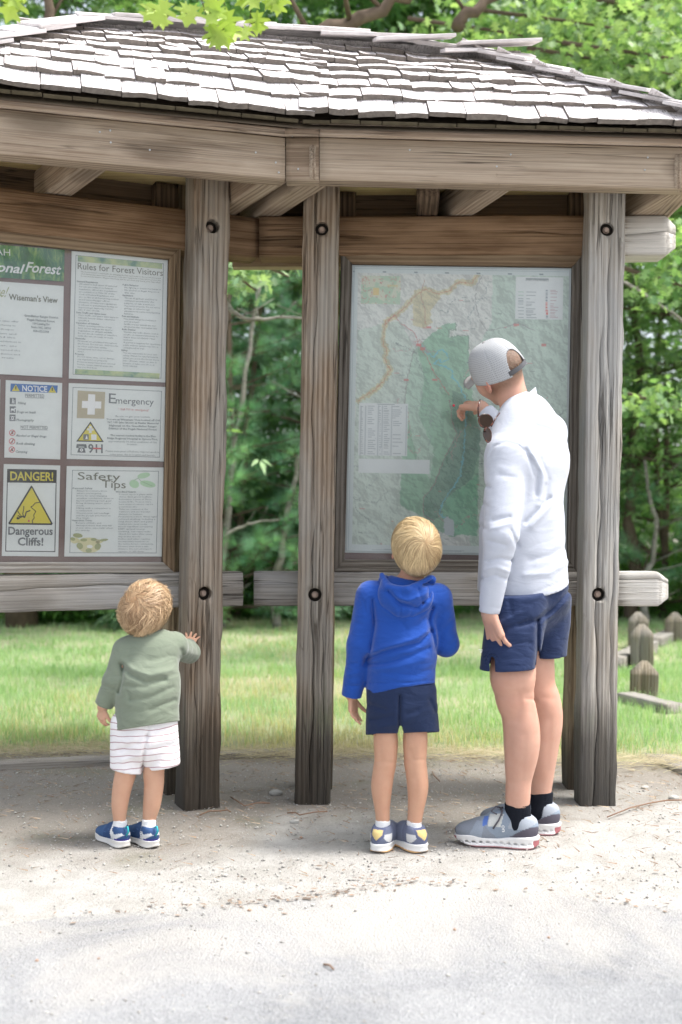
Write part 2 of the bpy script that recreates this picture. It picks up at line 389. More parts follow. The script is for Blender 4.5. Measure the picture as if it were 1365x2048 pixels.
for i, (xb, xt, yb, u, nn) in enumerate(stations):
    d = HC * F / (yb - HY); pb = P(xb, yb, d); pt = P(xt, 372, d + .002)
    ax = (pt - pb).normalized(); base = pb - nn * PW / 2
    p0 = base - ax * .12; p1 = base + ax * ((2.60 - pb.z) / ax.z)
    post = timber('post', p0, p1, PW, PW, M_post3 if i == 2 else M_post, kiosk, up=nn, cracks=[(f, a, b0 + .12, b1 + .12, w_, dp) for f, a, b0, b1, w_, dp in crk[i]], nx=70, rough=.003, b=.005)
    holes = [P(bx, by, d + .0) for bx, by in bolts[i]]
    hp = []
    for h in holes:
        # drop the surveyed point on to the post's front face
        k = (pb - h).dot(nn) / (h - Vector((0, 0, HC))).dot(nn); q = h + (h - Vector((0, 0, HC))) * k; hp.append(q)
    bore(post, hp, nn, .0275, .028)
    for q in hp:
        M = nn.to_track_quat('Z', 'Y').to_matrix().to_4x4(); M.translation = q - nn * .017
        ob('bolt', bolt_me, M_iron, post, M)
        rg = tubemesh('bore_shade', [q - nn * .0262, q - nn * .0278], [.0268, .0268], 20)
        ob('bore_shade', rg, M_hole, post)  # dark disc that paints the shade at the bottom of the bolt hole
    off = -nn * (PW + .142)
    bk = timber('post', p0 + off + u * .004, p1 + off, PW, PW, M_post_b, kiosk, up=nn, nx=30, rough=.003, label='rear post of a bolted pair, browner and half hidden')
    SP.append((pb, nn, u))
QL = SP[0][0] - nL * PW; QR = SP[1][0] - nR * PW
def on(q, u, px):      # point of a wing's vertical plane seen in pixel column px (height 0)
    k = (px - 682.5) / F; s = (k * q.y - q.x) / (u.x - k * u.y); v = q + u * s; return Vector((v.x, v.y, 0))
def pl(q, n_, px, py):  # pixel ray onto a vertical plane
    r = P(px, py, 1) - Vector((0, 0, HC)); t = (q - Vector((0, 0, HC))).dot(n_) / r.dot(n_); return Vector((0, 0, HC)) + r * t
RT = .14
def rail(px0, px1, q, u, n_, z0, z1, mat, z0b=None, **kw):
    a = on(q, u, px0) - n_ * RT / 2; b_ = on(q, u, px1) - n_ * RT / 2; zc = (z0 + z1) / 2
    return timber('rail', (a.x, a.y, zc), (b_.x, b_.y, zc), RT, z1 - z0, mat, kiosk, **kw)
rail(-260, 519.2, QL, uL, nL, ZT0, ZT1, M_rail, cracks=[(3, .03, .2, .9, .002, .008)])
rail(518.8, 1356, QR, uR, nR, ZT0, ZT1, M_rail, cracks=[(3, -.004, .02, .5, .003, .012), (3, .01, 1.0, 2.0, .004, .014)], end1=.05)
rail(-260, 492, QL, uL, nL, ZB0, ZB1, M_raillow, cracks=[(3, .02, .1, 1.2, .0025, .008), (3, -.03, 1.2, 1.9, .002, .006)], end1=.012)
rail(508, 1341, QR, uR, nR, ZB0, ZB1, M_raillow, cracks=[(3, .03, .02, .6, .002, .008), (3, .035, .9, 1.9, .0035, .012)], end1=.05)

def quadboard(name, c, th, n_, mat, parent, **kw):
    "board whose front face has the four given corners (a0, a1 along the grain, b1, b0), thickness th behind it"
    c = [Vector(v) for v in c]; M = frame((c[0] + c[3]) / 2, (c[1] + c[2]) / 2, n_); Mi = M.inverted()
    V = [Mi @ v for v in c] + [Mi @ (v - Vector(n_) * th) for v in c]
    bm = bmesh.new(); vs = [bm.verts.new(v) for v in V]
    for f in ((0, 1, 2, 3), (7, 6, 5, 4), (0, 4, 5, 1), (1, 5, 6, 2), (2, 6, 7, 3), (3, 7, 4, 0)): bm.faces.new([vs[k] for k in f])
    bmesh.ops.recalc_face_normals(bm, faces=bm.faces)
    bmesh.ops.bevel(bm, geom=bm.edges[:], offset=.002, segments=1, affect='EDGES')
    me = bpy.data.meshes.new(name); bm.to_mesh(me); bm.free(); return ob(name, me, mat, parent, M, **kw)
# frames (pixel corners of the front faces on the wing planes)
def frameset(q, n_, outer, inner, mats, fwd=.004, th=.045):
    qq = q + n_ * fwd; O = [pl(qq, n_, *p) for p in outer]; I = [pl(qq, n_, *p) for p in inner]
    for k, m in zip(range(4), mats):
        k2 = (k + 1) % 4; quadboard('frame_board', (O[k], O[k2], I[k2], I[k]), th, n_, m, kiosk)
frameset(QL - nL * .006, nL, [(-240, 431), (363, 492.5), (350, 1145.5), (-240, 1146)], [(-215, 459), (340, 518), (327, 1124.5), (-215, 1124)], [M_frame, M_frame, M_raillow, M_frame], 0)
frameset(QR - nR * .006, nR, [(682, 504), (1170, 505), (1156, 1145.5), (668, 1143.5)], [(705, 527), (1146, 533), (1137, 1121), (690, 1119)], [M_frame, M_framed, M_framed, M_framed], 0)
M_back = plain('maroon_backing', (.23, .15, .13), .7, .3, 0, .2, 8)
def sheet(name, q, n_, c, mat, parent, th=.002, **kw):
    C = [pl(q, n_, *p) for p in c]; M = frame(C[3], C[2], n_); Mi = M.inverted()
    V = [tuple(Mi @ v) for v in C] + [tuple(Mi @ (v - n_ * th)) for v in C]
    me = bpy.data.meshes.new(name); me.from_pydata(V, [], [(3, 2, 1, 0), (4, 5, 6, 7), (0, 1, 5, 4), (1, 2, 6, 5), (2, 3, 7, 6), (3, 0, 4, 7)]); me.update()
    return ob(name, me, mat, parent, M, **kw)
DL = QL - nL * .034; DR = QR - nR * .034
sheet('backing_board', DL - nL * .004, nL, [(-235, 440), (350, 500), (338, 1135), (-235, 1135)], M_back, kiosk, .01)
sheet('backing_board', DR - nR * .004, nR, [(690, 515), (1156, 520), (1146, 1132), (678, 1130)], M_back, kiosk, .01)

# ------------------------------------------------------------------ eaves: header beams, lookouts, soffit
ZE0, ZE1 = 2.458, 2.622
cL = P(571, 360, (ZE0 - HC) * F / 700); cR = P(640, 360, (ZE0 - HC) * F / 700)
eL = P(0, 309, (ZE0 - HC) * F / 751); eR = P(1365, 378, (ZE0 - HC) * F / 682)
eL = eL + (eL - cL) * .35; eR2 = eR + (eR - cR) * .05
TH = .085
def hb(a, b_, mat, name='header_beam', z0=ZE0, z1=ZE1, th=TH, shift=0, **kw):
    n_ = Vector((b_.y - a.y, -(b_.x - a.x), 0)).normalized()
    s = -n_ * (th / 2 - shift); zc = (z0 + z1) / 2
    return timber(name, (a.x + s.x, a.y + s.y, zc), (b_.x + s.x, b_.y + s.y, zc), th, z1 - z0, mat, kiosk, **kw)
hb(eL, cL, M_head); hb(cR, eR2, M_head)
hb(Vector((cL.x + .003, cL.y, 0)), Vector((cR.x - .003, cR.y - .0, 0)), M_head, 'corner_block', nx=6)
# end return of the header on the right side and rear headers
def backof(p, r): return p
wR = Vector((0, 1, 0))
rear = 5.55
hb(Vector((eR2.x, rear + .35, 0)), Vector((-.55, rear + .35, 0)), M_head, label='rear header beam')
hb(Vector((eR2.x + .0, eR2.y + .02, 0)), Vector((eR2.x, rear + .35, 0)), M_head)
# thin bleached trim above the header
for a, b_ in ((eL, cL), (cR, eR2)):
    hb(a, b_, M_lit, 'trim_board', ZE1 + .001, ZE1 + .030, .03, .018); hb(a, b_, M_lit, 'trim_board', ZE1 + .032, ZE1 + .052, .03, .034)
hb(cL, cR, M_lit, 'trim_board', ZE1 + .001, ZE1 + .030, .03, .018, nx=5); hb(cL, cR, M_lit, 'trim_board', ZE1 + .032, ZE1 + .052, .03, .034, nx=5)
# lookouts: from header to inner plate, resting on the rails. (px of outer bottom centre, py, wing)
def lookout(ox, oy, ix, iy, w_=.09, far=.5, kw={}):
    a = P(ox, oy, (ZE0 - HC) * F / (HY - oy)); b_ = P(ix, iy, (ZE0 - HC) * F / (HY - iy)); dr = (b_ - a).normalized()
    z = ZE0 + .001 + .066; a2 = a - dr * .0; b2 = a + dr * ((b_ - a).length + far)
    timber('lookout_beam', (a2.x, a2.y, z), (b2.x, b2.y, z), w_, .132, M_head, kiosk, nx=14, **kw)
lookout(200, 330, 128, 384, .10); lookout(551, 364, 487, 406, .095); lookout(645, 362, 590, 398, .10, .7); lookout(1015, 371, 950, 415, .09); lookout(1375, 378, 1290, 428, .10)
timber('lookout_beam', (.35, 4.6, ZE0 + .067), (.42, 5.9, ZE0 + .067), .09, .132, M_dark, kiosk, nx=10)
# plates over the rear post line
zc = ZT1 + .095
timber('top_plate', on(QL - nL * .21, uL, -200) + Vector((0, 0, zc)), on(QL - nL * .21, uL, 505) + Vector((0, 0, zc)), .06, .17, M_dark, kiosk)
timber('top_plate', on(QR - nR * .21, uR, 540) + Vector((0, 0, zc)), on(QR - nR * .21, uR, 1330) + Vector((0, 0, zc)), .06, .17, M_dark, kiosk)
for px in (330, 1160, 690):
    q, u, n_ = (QL, uL, nL) if px < 400 else (QR, uR, nR); p = on(q - n_ * .15, u, px)
    timber('blocking', (p.x, p.y, ZT1), (p.x, p.y, ZE0 + .13), .10, .08, M_dark, kiosk, up=n_, nx=5)
# soffit plywood sheets
def slab(name, pts, z, th, mat, parent):
    V = [(x, y, z) for x, y in pts] + [(x, y, z + th) for x, y in pts]; k = len(pts)
    me = bpy.data.meshes.new(name); me.from_pydata(V, [], [tuple(range(k))[::-1], tuple(range(k, 2 * k))] + [(i, (i+1) % k, (i+1) % k + k, i + k) for i in range(k)]); me.update()
    return ob(name, me, mat, parent)
zs = ZE0 + .136
lo = Vector((-math.sin(ang), math.cos(ang), 0))
eLb = eL + lo * 1.35; mB = Vector((-.62, 5.93, 0))
slab('soffit_panel', [(eL.x, eL.y + .03), (cL.x - .002, cL.y + .05), (mB.x, mB.y), (eLb.x, eLb.y)], zs, .012, M_ply, kiosk)
slab('soffit_panel', [(cL.x + .002, cL.y + .05), (.40, cR.y + .07), (.45, 5.93), (mB.x + .004, mB.y)], zs, .012, M_ply, kiosk)
slab('soffit_panel', [(.404, cR.y + .07), (eR2.x - .03, eR2.y + .05), (eR2.x - .03, 5.93), (.454, 5.93)], zs, .012, M_ply, kiosk)

# ------------------------------------------------------------------ roof: deck, shingles, caps
t = NT('grey_shake'); t.p(Roughness=.8, Specular_IOR_Level=.25)
v = t.obj((18, 1, 18)); f1 = t.noise(v, 6, 5, .65); f2 = t.noise(t.obj((3, 3, 3)), 2.5, 4, .6); f3 = t.noise(t.obj((70, 9, 70)), 2, 3, .6)
col = t.ramp(t.math('ADD', t.math('MULTIPLY', f1, .6), t.math('MULTIPLY', f2, .5)), [(.35, (.42, .385, .375)), (.52, (.66, .625, .615)), (.7, (.84, .80, .80))])
col = t.mix(t.ramp(t.noise(t.obj((2.2, 2.2, 2.2)), 1.5, 5, .65), [(.5, (0, 0, 0)), (.68, (.55, .55, .55))]), col, (.30, .25, .22))
t.base(t.mix(t.ramp(f3, [(.3, (.8, .8, .8)), (.48, (0, 0, 0))]), col, (.19, .165, .155)))
t.bump(t.math('ADD', f1, t.math('MULTIPLY', f3, .7)), .7, .006); M_sh = t.m
M_butt = plain('shake_shaded_butt', (.20, .175, .155), .95, .1, 0, .45, 60, .8, 220)  # butts and side edges coloured darker to stand for their shade
M_deck = plain('roof_deck', (.10, .075, .05), .9)
roof = ob('roof', boxmesh('roof', .3, .3, .02), M_deck, kiosk, Matrix.Translation((.2, 4.95, 2.72)))
ridge_ext = .0
ZRI = 3.19
EV = [eL + Vector((0, -.07, 0)), (cL + cR) / 2 + Vector((0, -.075, 0)), Vector((eR2.x + .05, eR2.y - .075, 0))]
for p in EV: p.z = ZE1 + .05
def rp(px, py, d): p = P(px, py, d); return p
R0 = P(150, 52, 4.62); R1 = P(640, 82, 4.93); R2 = P(945, 118, 5.0)
# profile: fraction along eave->ridge and height share for each course (steeper at the eave)
runs = [0, .115, .235, .36, .49, .62, .75, .88]
zsh = [0, .155, .295, .42, .54, .65, .76, .87]
dk_V = [tuple(EV[0]), tuple(EV[1]), tuple(EV[2]), tuple(R0), tuple(R1), tuple(R2)]
dn = Vector((0, 0, -.045))
BK = [Vector((-1.9, 5.6, 2.66)), Vector((-.6, 6.0, 2.66)), Vector((EV[2].x, 6.0, 2.66))]
dkp = [Vector(v) + dn for v in dk_V] + BK
me = bpy.data.meshes.new('roof'); me.from_pydata([tuple(v) for v in dkp], [], [(0, 1, 4, 3), (1, 2, 5, 4), (3, 4, 7, 6), (4, 5, 8, 7), (2, 8, 5), (0, 3, 6)]); me.update()
roof.data = me; me.materials.append(M_deck); roof.parent = None; put(roof, Matrix.Identity(4), kiosk)
def shake_mesh(wd, ln, t0, seed):
    r = random.Random(seed); nu, nv = 7, 5; V = []
    warp = (r.random() - .5) * .009; tw = (r.random() - .5) * .007
    for side in (1, 0):
        for j in range(nv):
            for i in range(nu):
                x = (i / (nu - 1) - .5) * wd; y = j / (nv - 1) * ln
                if j == 0: y += (r.random() - .5) * .006
                cup = warp * (2 * x / wd) ** 2 + tw * (2 * x / wd) * (1 - j / nv)
                th = t0 * (1 - .8 * j / (nv - 1))
                V.append((x, y, cup + (th if side else 0) + (r.random() - .5) * .0016))
    Fq = []; o = nu * nv
    for j in range(nv - 1):
        for i in range(nu - 1):
            a = j * nu + i; Fq.append((a, a + 1, a + nu + 1, a + nu)); Fq.append((a + o + nu, a + o + nu + 1, a + o + 1, a + o))
    for i in range(nu - 1): Fq.append((i + o, i + o + 1, i + 1, i)); a = (nv-1)*nu + i; Fq.append((a, a + 1, a + o + 1, a + o))
    for j in range(nv - 1): a = j * nu; Fq.append((a, a + nu, a + nu + o, a + o)); a = j * nu + nu - 1; Fq.append((a + o, a + nu + o, a + nu, a))
    me = bpy.data.meshes.new('shingle'); me.from_pydata(V, [], Fq); me.update(); me.materials.append(M_sh); me.materials.append(M_butt)
    n0 = 2 * (nu - 1) * (nv - 1)
    for k, p_ in enumerate(me.polygons):
        if k >= n0 and (k < n0 + 2 * (nu - 1) and (k - n0) % 2 == 0 or k >= n0 + 2 * (nu - 1)): p_.material_index = 1
    return me
widths = [.07, .09, .11, .125, .14, .155]
SHM = {wd: [shake_mesh(wd - .002, .30, .018 + .003 * (k % 3), k * 7 + int(wd * 1000)) for k in range(4)] for wd in widths}
def cpoint(E, R, r, z): 
    p = E.lerp(R, r); p.z = E.z + (R.z - E.z) * z; return p
nsh = 0
for w_, (Ea, Eb, Ra, Rb) in enumerate(((EV[0], EV[1], R0, R1), (EV[1], EV[2], R1, R2))):
    for k in range(len(runs)):
        a = cpoint(Ea, Ra, runs[k], zsh[k]); b_ = cpoint(Eb, Rb, runs[k], zsh[k])
        k2 = min(k + 1, len(runs) - 1); kk = k2 - 1
        a0 = cpoint(Ea, Ra, runs[kk], zsh[kk]); a1 = cpoint(Ea, Ra, runs[k2], zsh[k2]); b1 = cpoint(Eb, Rb, runs[k2], zsh[k2]); b0 = cpoint(Eb, Rb, runs[kk], zsh[kk])
        xdir = (b_ - a).normalized(); L = (b_ - a).length
        upd = ((a1 - a0) * .5 + (b1 - b0) * .5); upd = (upd - xdir * upd.dot(xdir)).normalized(); nz = xdir.cross(upd)
        s = -random.random() * .06
        while s < L - .02:
            wd = random.choice(widths[(2 if k < 2 else 0):])
            M = Matrix((xdir, upd, nz)).transposed().to_4x4()
            M = M @ Matrix.Rotation(math.radians(-4.0 + random.uniform(-1.2, 1.2)), 4, 'X') @ Matrix.Rotation(math.radians(random.uniform(-1.3, 1.3)), 4, 'Z') @ Matrix.Rotation(math.radians(random.uniform(-1.5, 1.5)), 4, 'Y')
            M.translation = a + xdir * (s + wd / 2) + upd * random.uniform(-.012, .006) + nz * random.uniform(.004, .012)
            hipd = (L - s - wd) if w_ == 1 else s
            if hipd < .26: M = M @ Matrix.Diagonal((1, .3 + .7 * max(0, hipd) / .26, 1, 1))
            if -.07 < s and s + wd < L + (.10 if w_ == 0 else .01):
                o = ob('shingle', random.choice(SHM[wd]), None, roof, M); nsh += 1
            s += wd + .001
# doubled starter course with mossy lower edge
M_moss = plain('mossy_starter', (.075, .062, .040), .95, .1, 0, .6, 25, 1, 80)
for (a, b_) in ((EV[0], EV[1]), (EV[1], EV[2])):
    xd = (b_ - a).normalized(); L = (b_ - a).length; s = 0
    while s < L - .03:
        wd = random.uniform(.08, .16); wd = min(wd, L - s)
        m2 = boxmesh('starter_shingle', wd - .003, .16, .014, .002, (0, .06, 0))
        M = frame(a, b_, (0, -.35, 1)); M.translation = a + xd * (s + wd / 2) + Vector((0, .012 + random.uniform(-.004, .006), -.012)); ob('starter_shingle', m2, M_moss, roof, M); s += wd
# ridge and hip caps: overlapping boards either side
def cap(p, dirv, ln, wd, side, tilt, lift=0, yaw=0, th=.014, pitch=0):
    M = frame(p, p + dirv, (0, 0, 1)); M.translation = p + Vector((0, 0, lift))
    M = M @ Matrix.Rotation(yaw, 4, 'Z') @ Matrix.Rotation(-pitch, 4, 'Y') @ Matrix.Rotation(tilt, 4, 'X')
    me = boxmesh('ridge_cap', ln, wd, th, .002, (ln / 2, side * wd / 2, 0))
    o = ob('ridge_cap', me, M_shx, roof, M); return o
t = NT('grey_cap_board'); t.p(Roughness=.8, Specular_IOR_Level=.25)
f1 = t.noise(t.obj((1, 18, 18)), 6, 5, .65); f2 = t.noise(t.obj((3, 3, 3)), 2.5, 4, .6)
t.base(t.ramp(t.math('ADD', t.math('MULTIPLY', f1, .6), t.math('MULTIPLY', f2, .5)), [(.35, (.40, .37, .36)), (.55, (.64, .60, .59)), (.75, (.82, .79, .78))]))
t.bump(f1, .7, .006); M_shx = t.m
def caprun(a, b_, n, ln, wd, tilts, pitch=0):
    dv = (b_ - a).normalized(); L = (b_ - a).length
    for i in range(n):
        p = a + dv * (L * i / n)
        for side, tl in tilts:
            cap(p + Vector((0, 0, .012 + .004 * (i % 2))), dv, ln * random.uniform(.9, 1.15), wd, side, tl + random.uniform(-.05, .05), random.uniform(.0, .012) * (pitch == 0), random.uniform(-.03, .03), pitch=pitch)
caprun(R0 + Vector((0, 0, .035)), R1 + Vector((0, 0, .035)), 7, .36, .11, ((-1, .42), (1, -.42)))
caprun(R1 + Vector((0, 0, .035)), R2 + Vector((0, 0, .03)), 5, .36, .11, ((-1, .42), (1, -.42)))
caprun(R2 + Vector((0, 0, .03)), EV[2] + Vector((0, 0, .03)), 6, .30, .115, ((-1, .26),), .075); caprun(R2 + Vector((0, 0, .012)), EV[2] + Vector((0, 0, .012)), 6, .26, .09, ((1, -.55),), .075)
hl = EV[0] + Vector((0, 0, .03)); caprun(R0 + Vector((.03, 0, .03)), hl, 6, .32, .125, ((1, -.30), (-1, .55)), .07)
# loose boards lying skewed on the ridge
cap(P(905, 104, 4.95), Vector((1, .12, .11)), .36, .13, -1, .25, .02, .05)
cap(P(640, 84, 4.9), Vector((1, .1, .0)), .46, .10, -1, .3, .03, -.02)
cap(P(745, 96, 4.86), Vector((1, .1, .10)), .34, .10, -1, .3, .03, .03)
cap(P(880, 112, 4.85), Vector((1, .16, .17)), .18, .05, -1, .3, .02, .2)
# rear slopes: nobody sees them singly
def slope_stuff(name, a, b_, c, d):
    its = []
    for k in range(6):
        for s in np.arange(0, 1, .07):
            e0 = a.lerp(b_, s); e1 = d.lerp(c, s); p = e0.lerp(e1, k / 6.5); up_ = (e1 - e0).normalized(); xd = (b_ - a).normalized(); up_ = (up_ - xd * up_.dot(xd)).normalized()
            M = Matrix((xd, up_, xd.cross(up_))).transposed().to_4x4(); M.translation = p + xd * .06; its.append((SHM[.125][k % 4], M))
    o = ob(name, joinmesh(name, its), M_sh, roof); o['kind'] = 'stuff'
SHM_=0
slope_stuff('rear_shingles', BK[2], BK[1], R1, R2); slope_stuff('rear_shingles', BK[1], BK[0], R0, R1); slope_stuff('side_shingles', EV[2], BK[2], R2 + Vector((.02, 0, 0)), R2)

# screws and nails showing in the headers
bm = bmesh.new(); bmesh.ops.create_cone(bm, cap_ends=True, segments=10, radius1=.0038, radius2=.0032, depth=.004); sc_me = bpy.data.meshes.new('screw'); bm.to_mesh(sc_me); bm.free()
M_zinc = plain('zinc_screw', (.45, .46, .46), .4, .5, .7)
for px, py in ((200, 264), (221, 261), (222, 285), (300, 300), (552, 325), (558, 345), (512, 305), (585, 272), (597, 338), (625, 335), (1022, 309), (994, 333), (1296, 315), (1290, 340), (820, 300)):
    a_, b2_ = (eL, cL) if px < 571 else (cR, eR2) if px > 640 else (cL, cR)
    n_ = Vector((b2_.y - a_.y, -(b2_.x - a_.x), 0)).normalized(); r_ = P(px, py, 1) - Vector((0, 0, HC)); tt = (Vector((a_.x, a_.y, 0)) - Vector((0, 0, HC))).dot(n_) / r_.dot(n_)
    q_ = Vector((0, 0, HC)) + r_ * tt; M = n_.to_track_quat('Z', 'Y').to_matrix().to_4x4(); M.translation = q_ + n_ * .001; ob('screw', sc_me, M_zinc, kiosk, M)
# ------------------------------------------------------------------ vegetation
def leafV(kind):
    if kind == 'simple':      # folded pointed leaf, unit length along +Y
        return np.array([[0, 0, 0], [-.28, .45, .06], [0, 1, -.03], [.28, .45, .06]]), np.array([[0, 3, 2], [0, 2, 1]])
    if kind == 'clump':       # three small leaves on a twig: reads as lobed foliage at a distance
        V = []; Fc = []
        for a, l in ((-.9, .62), (0, .9), (.85, .66)):
            c, s = math.cos(a), math.sin(a); k = len(V)
            for x, y, z in ((0, .12, 0), (-.15, .45, .05), (0, 1, -.08), (.15, .45, .05)):
                V.append((x * l * c + y * l * s, -x * l * s + y * l * c, z * l))
            Fc += [(k, k+3, k+2), (k, k+2, k+1)]
        return np.array(V), np.array(Fc)
    pts = [(0, 0), (.05, .16), (.26, .14), (.17, .28), (.13, .34), (.42, .40), (.50, .52), (.26, .50), (.17, .60), (.33, .72), (.36, .80), (.14, .78), (.06, .88), (0, 1.0)]
    pts = pts + [(-x, y) for x, y in pts[-2:0:-1]]; n = len(pts); mid = [(0, y) for y in (.2, .45, .7)]
    V = [(x, y, .10 * abs(x) ** 1.2 - .10 * y * y) for x, y in pts]; V.append((0, .5, -.035)); Fc = [(n, i, (i + 1) % n) for i in range(n)]
    return np.array(V), np.array(Fc)
def rotmats(n, dirs, spread, roll=True):
    "n frames whose Y axis is near dirs"
    d = dirs + rng.normal(0, spread, (n, 3)); d /= np.linalg.norm(d, axis=1, keepdims=True) + 1e-9
    r = rng.normal(0, 1, (n, 3)) * (1 if roll else .25) + (np.array([0, 0, 0]) if roll else np.array([0, 0, 2.0])); x = np.cross(d, r); x /= np.linalg.norm(x, axis=1, keepdims=True) + 1e-9
    z = np.cross(x, d); return np.stack([x, d, z], 1)    # rows = axes
def scatter(name, pos, dirs, size, kind, colA, colB, spread=.5, roll=False, tint=None):
    T, Fc = leafV(kind) if isinstance(kind, str) else kind
    n = len(pos); R = rotmats(n, dirs, spread, roll); s = size * rng.uniform(.7, 1.25, n)
    V = np.einsum('kj,nji->nki', T, R) * s[:, None, None] + pos[:, None, :]
    Fq = (Fc[None] + (np.arange(n) * len(T))[:, None, None]).reshape(-1, Fc.shape[1])
    me = npmesh(name, V.reshape(-1, 3), Fq)
    f = rng.random((n, 1)) ** 1.0 if tint is None else tint
    C = np.array(colA)[None] * (1 - f) + np.array(colB)[None] * f; C = C * rng.uniform(.8, 1.2, (n, 1))
    vcol(me, np.repeat(np.clip(C, 0, 1), len(T), 0)); return me
M_leaf = vmat('leaf', .5, .35, .42); M_needle = vmat('needle', .55, .3, .25); M_grass = vmat('grass_blade', .6, .2, .45)
M_bark = plain('bark', (.13, .10, .075), .95, .1, 0, .5, 14, .9, 30)
t = NT('birch_bark'); t.p(Roughness=.8)
n1 = t.noise(t.obj((3, 3, 22)), 3, 4, .6); n2 = t.noise(t.obj((5, 5, 5)), 3, 3)
t.base(t.mix(t.ramp(n1, [(.5, (0, 0, 0)), (.62, (.8, .8, .8))]), t.mix(n2, (.16, .15, .13), (.32, .30, .26)), (.06, .05, .04))); M_birch = t.m
def tree(name, label, cat, x, y, h, crown_r, z0, nleaf, size, cA, cB, kind='clump', trunk_r=.1, lean=(0, 0), bark=M_bark, limbs=16, group=None, seed=0, flat=.5, gapk=.55, z00=0):
    r = random.Random(seed); rs = np.random.default_rng(seed + 5)
    root = empty(name, (x, y, z00), label, cat, group)
    top = Vector((x + lean[0], y + lean[1], z00 + h)); base = Vector((x, y, z00 - .1)); pts = []; rad = []
    for i in range(9):
        f = i / 8; pts.append(base.lerp(top, f) + Vector((math.sin(f * 5 + seed), math.cos(f * 4 + seed), 0)) * .10 * h / 8 * (f > 0)); rad.append(trunk_r * (1.15 - f) ** .8 + .008)
    its = [(tubemesh('trunk', pts, rad, 9), Matrix())]; lp = []; ld = []
    for k in range(limbs):
        f = z0 / h + (1 - z0 / h) * (k + r.random()) / limbs; a = r.random() * 6.283 if k % 2 else r.uniform(-2.8, -.3)
        p = base.lerp(top, f); ln = crown_r * (1.05 - .65 * f) * r.uniform(.7, 1.15)
        dv = Vector((math.cos(a), math.sin(a), r.uniform(.1, .7))).normalized(); q = [p]; rr = [trunk_r * .38 * (1.1 - f)]
        for j in range(1, 6):
            dv = (dv + Vector((r.uniform(-.3, .3), r.uniform(-.3, .3), r.uniform(-.25, .2)))).normalized(); q.append(q[-1] + dv * ln / 5); rr.append(rr[0] * (1 - j / 5.6))
        its.append((tubemesh('limb', q, rr, 6), Matrix()))
        for j in range(1, 6):
            for s in range(3):     # side twigs carry the leaves
                e = Vector((r.gauss(0, 1), r.gauss(0, 1), r.gauss(0, .5))).normalized() * ln * .32
                its.append((tubemesh('twig', [q[j], q[j] + e * .5, q[j] + e], [.012, .007, .003], 4), Matrix()))
                lp.append(q[j] + e * .75); ld.append(e.normalized())
    ob('trunk', joinmesh('trunk', its), bark, root)
    lp = np.array([tuple(v) for v in lp]); ld = np.array([tuple(v) for v in ld]); m = len(lp)
    w_ = rs.random(m) ** 1.5 + .15; idx = rs.choice(m, nleaf, p=w_ / w_.sum())
    sg = crown_r * .16; pos = lp[idx] + rs.normal(0, 1, (nleaf, 3)) * np.array([sg, sg, sg * flat]) ; pos[:, 2] -= rs.random(nleaf) * .05
    pos = pos[pos[:, 2] > .15]; n = len(pos)
    dirs = np.stack([rs.normal(0, 1, n), rs.normal(0, 1, n) - .3, rs.normal(-.35, .3, n)], 1)
    tint = (fbm(pos[:, 0] * 1.3 + seed, pos[:, 1] * 1.3, pos[:, 2] * 1.6, 2)[:, None] * 1.4 - .25 + rs.random((n, 1)) * .35).clip(0, 1)
    ob('crown', scatter('crown', pos, dirs, size, kind, cA, cB, .3, False, tint), M_leaf, root)
    return root
# lawn soil and grass
def lawn_edge(x):   # y where the grass begins
    return 5.72 + .03 * np.sin(x * 3) + .10 * fbm(x * 2.1 + 9, x * 0, None, 3) - .16 * np.clip(x - .1, 0, 1.2) + np.clip(x - 1.2, 0, 3) * -.12
t = NT('lawn_soil'); t.p(Roughness=.95, Specular_IOR_Level=.1)
geo = t.n('ShaderNodeNewGeometry'); pos = geo.outputs['Position']
a = t.noise(pos, .8, 4, .6); b_ = t.noise(pos, 30, 5, .7)
t.base(t.mix(t.ramp(a, [(.4, (0, 0, 0)), (.62, (1, 1, 1))]), t.mix(b_, (.15, .23, .09), (.34, .44, .22)), t.mix(b_, (.34, .32, .20), (.56, .53, .38))))
t.bump(b_, 1, .03); M_lawn = t.m
xs = np.concatenate([[-60, -20], np.linspace(-6, 7, 90), [20, 60]]); V = []; 
ysn = [0, .15, .5, 1, 2, 3.5, 5, 7, 9.5, 14]
X = xs[None] * np.ones((len(ysn), 1)); Yv = lawn_edge(xs)[None] + np.array(ysn)[:, None]
Zv = gz(X, Yv) * (np.abs(X) < 4.1) + .012 + .02 * (np.array(ysn)[:, None] > .1)
Zv[0] -= .03
V = np.stack([X, Yv, Zv], -1).reshape(-1, 3); m = len(xs); i = np.arange(len(ysn) - 1)[:, None] * m + np.arange(m - 1)[None]
ob('lawn', npmesh('lawn', V, np.stack([i, i + 1, i + m + 1, i + m], -1).reshape(-1, 4), True), M_lawn, kind='structure')
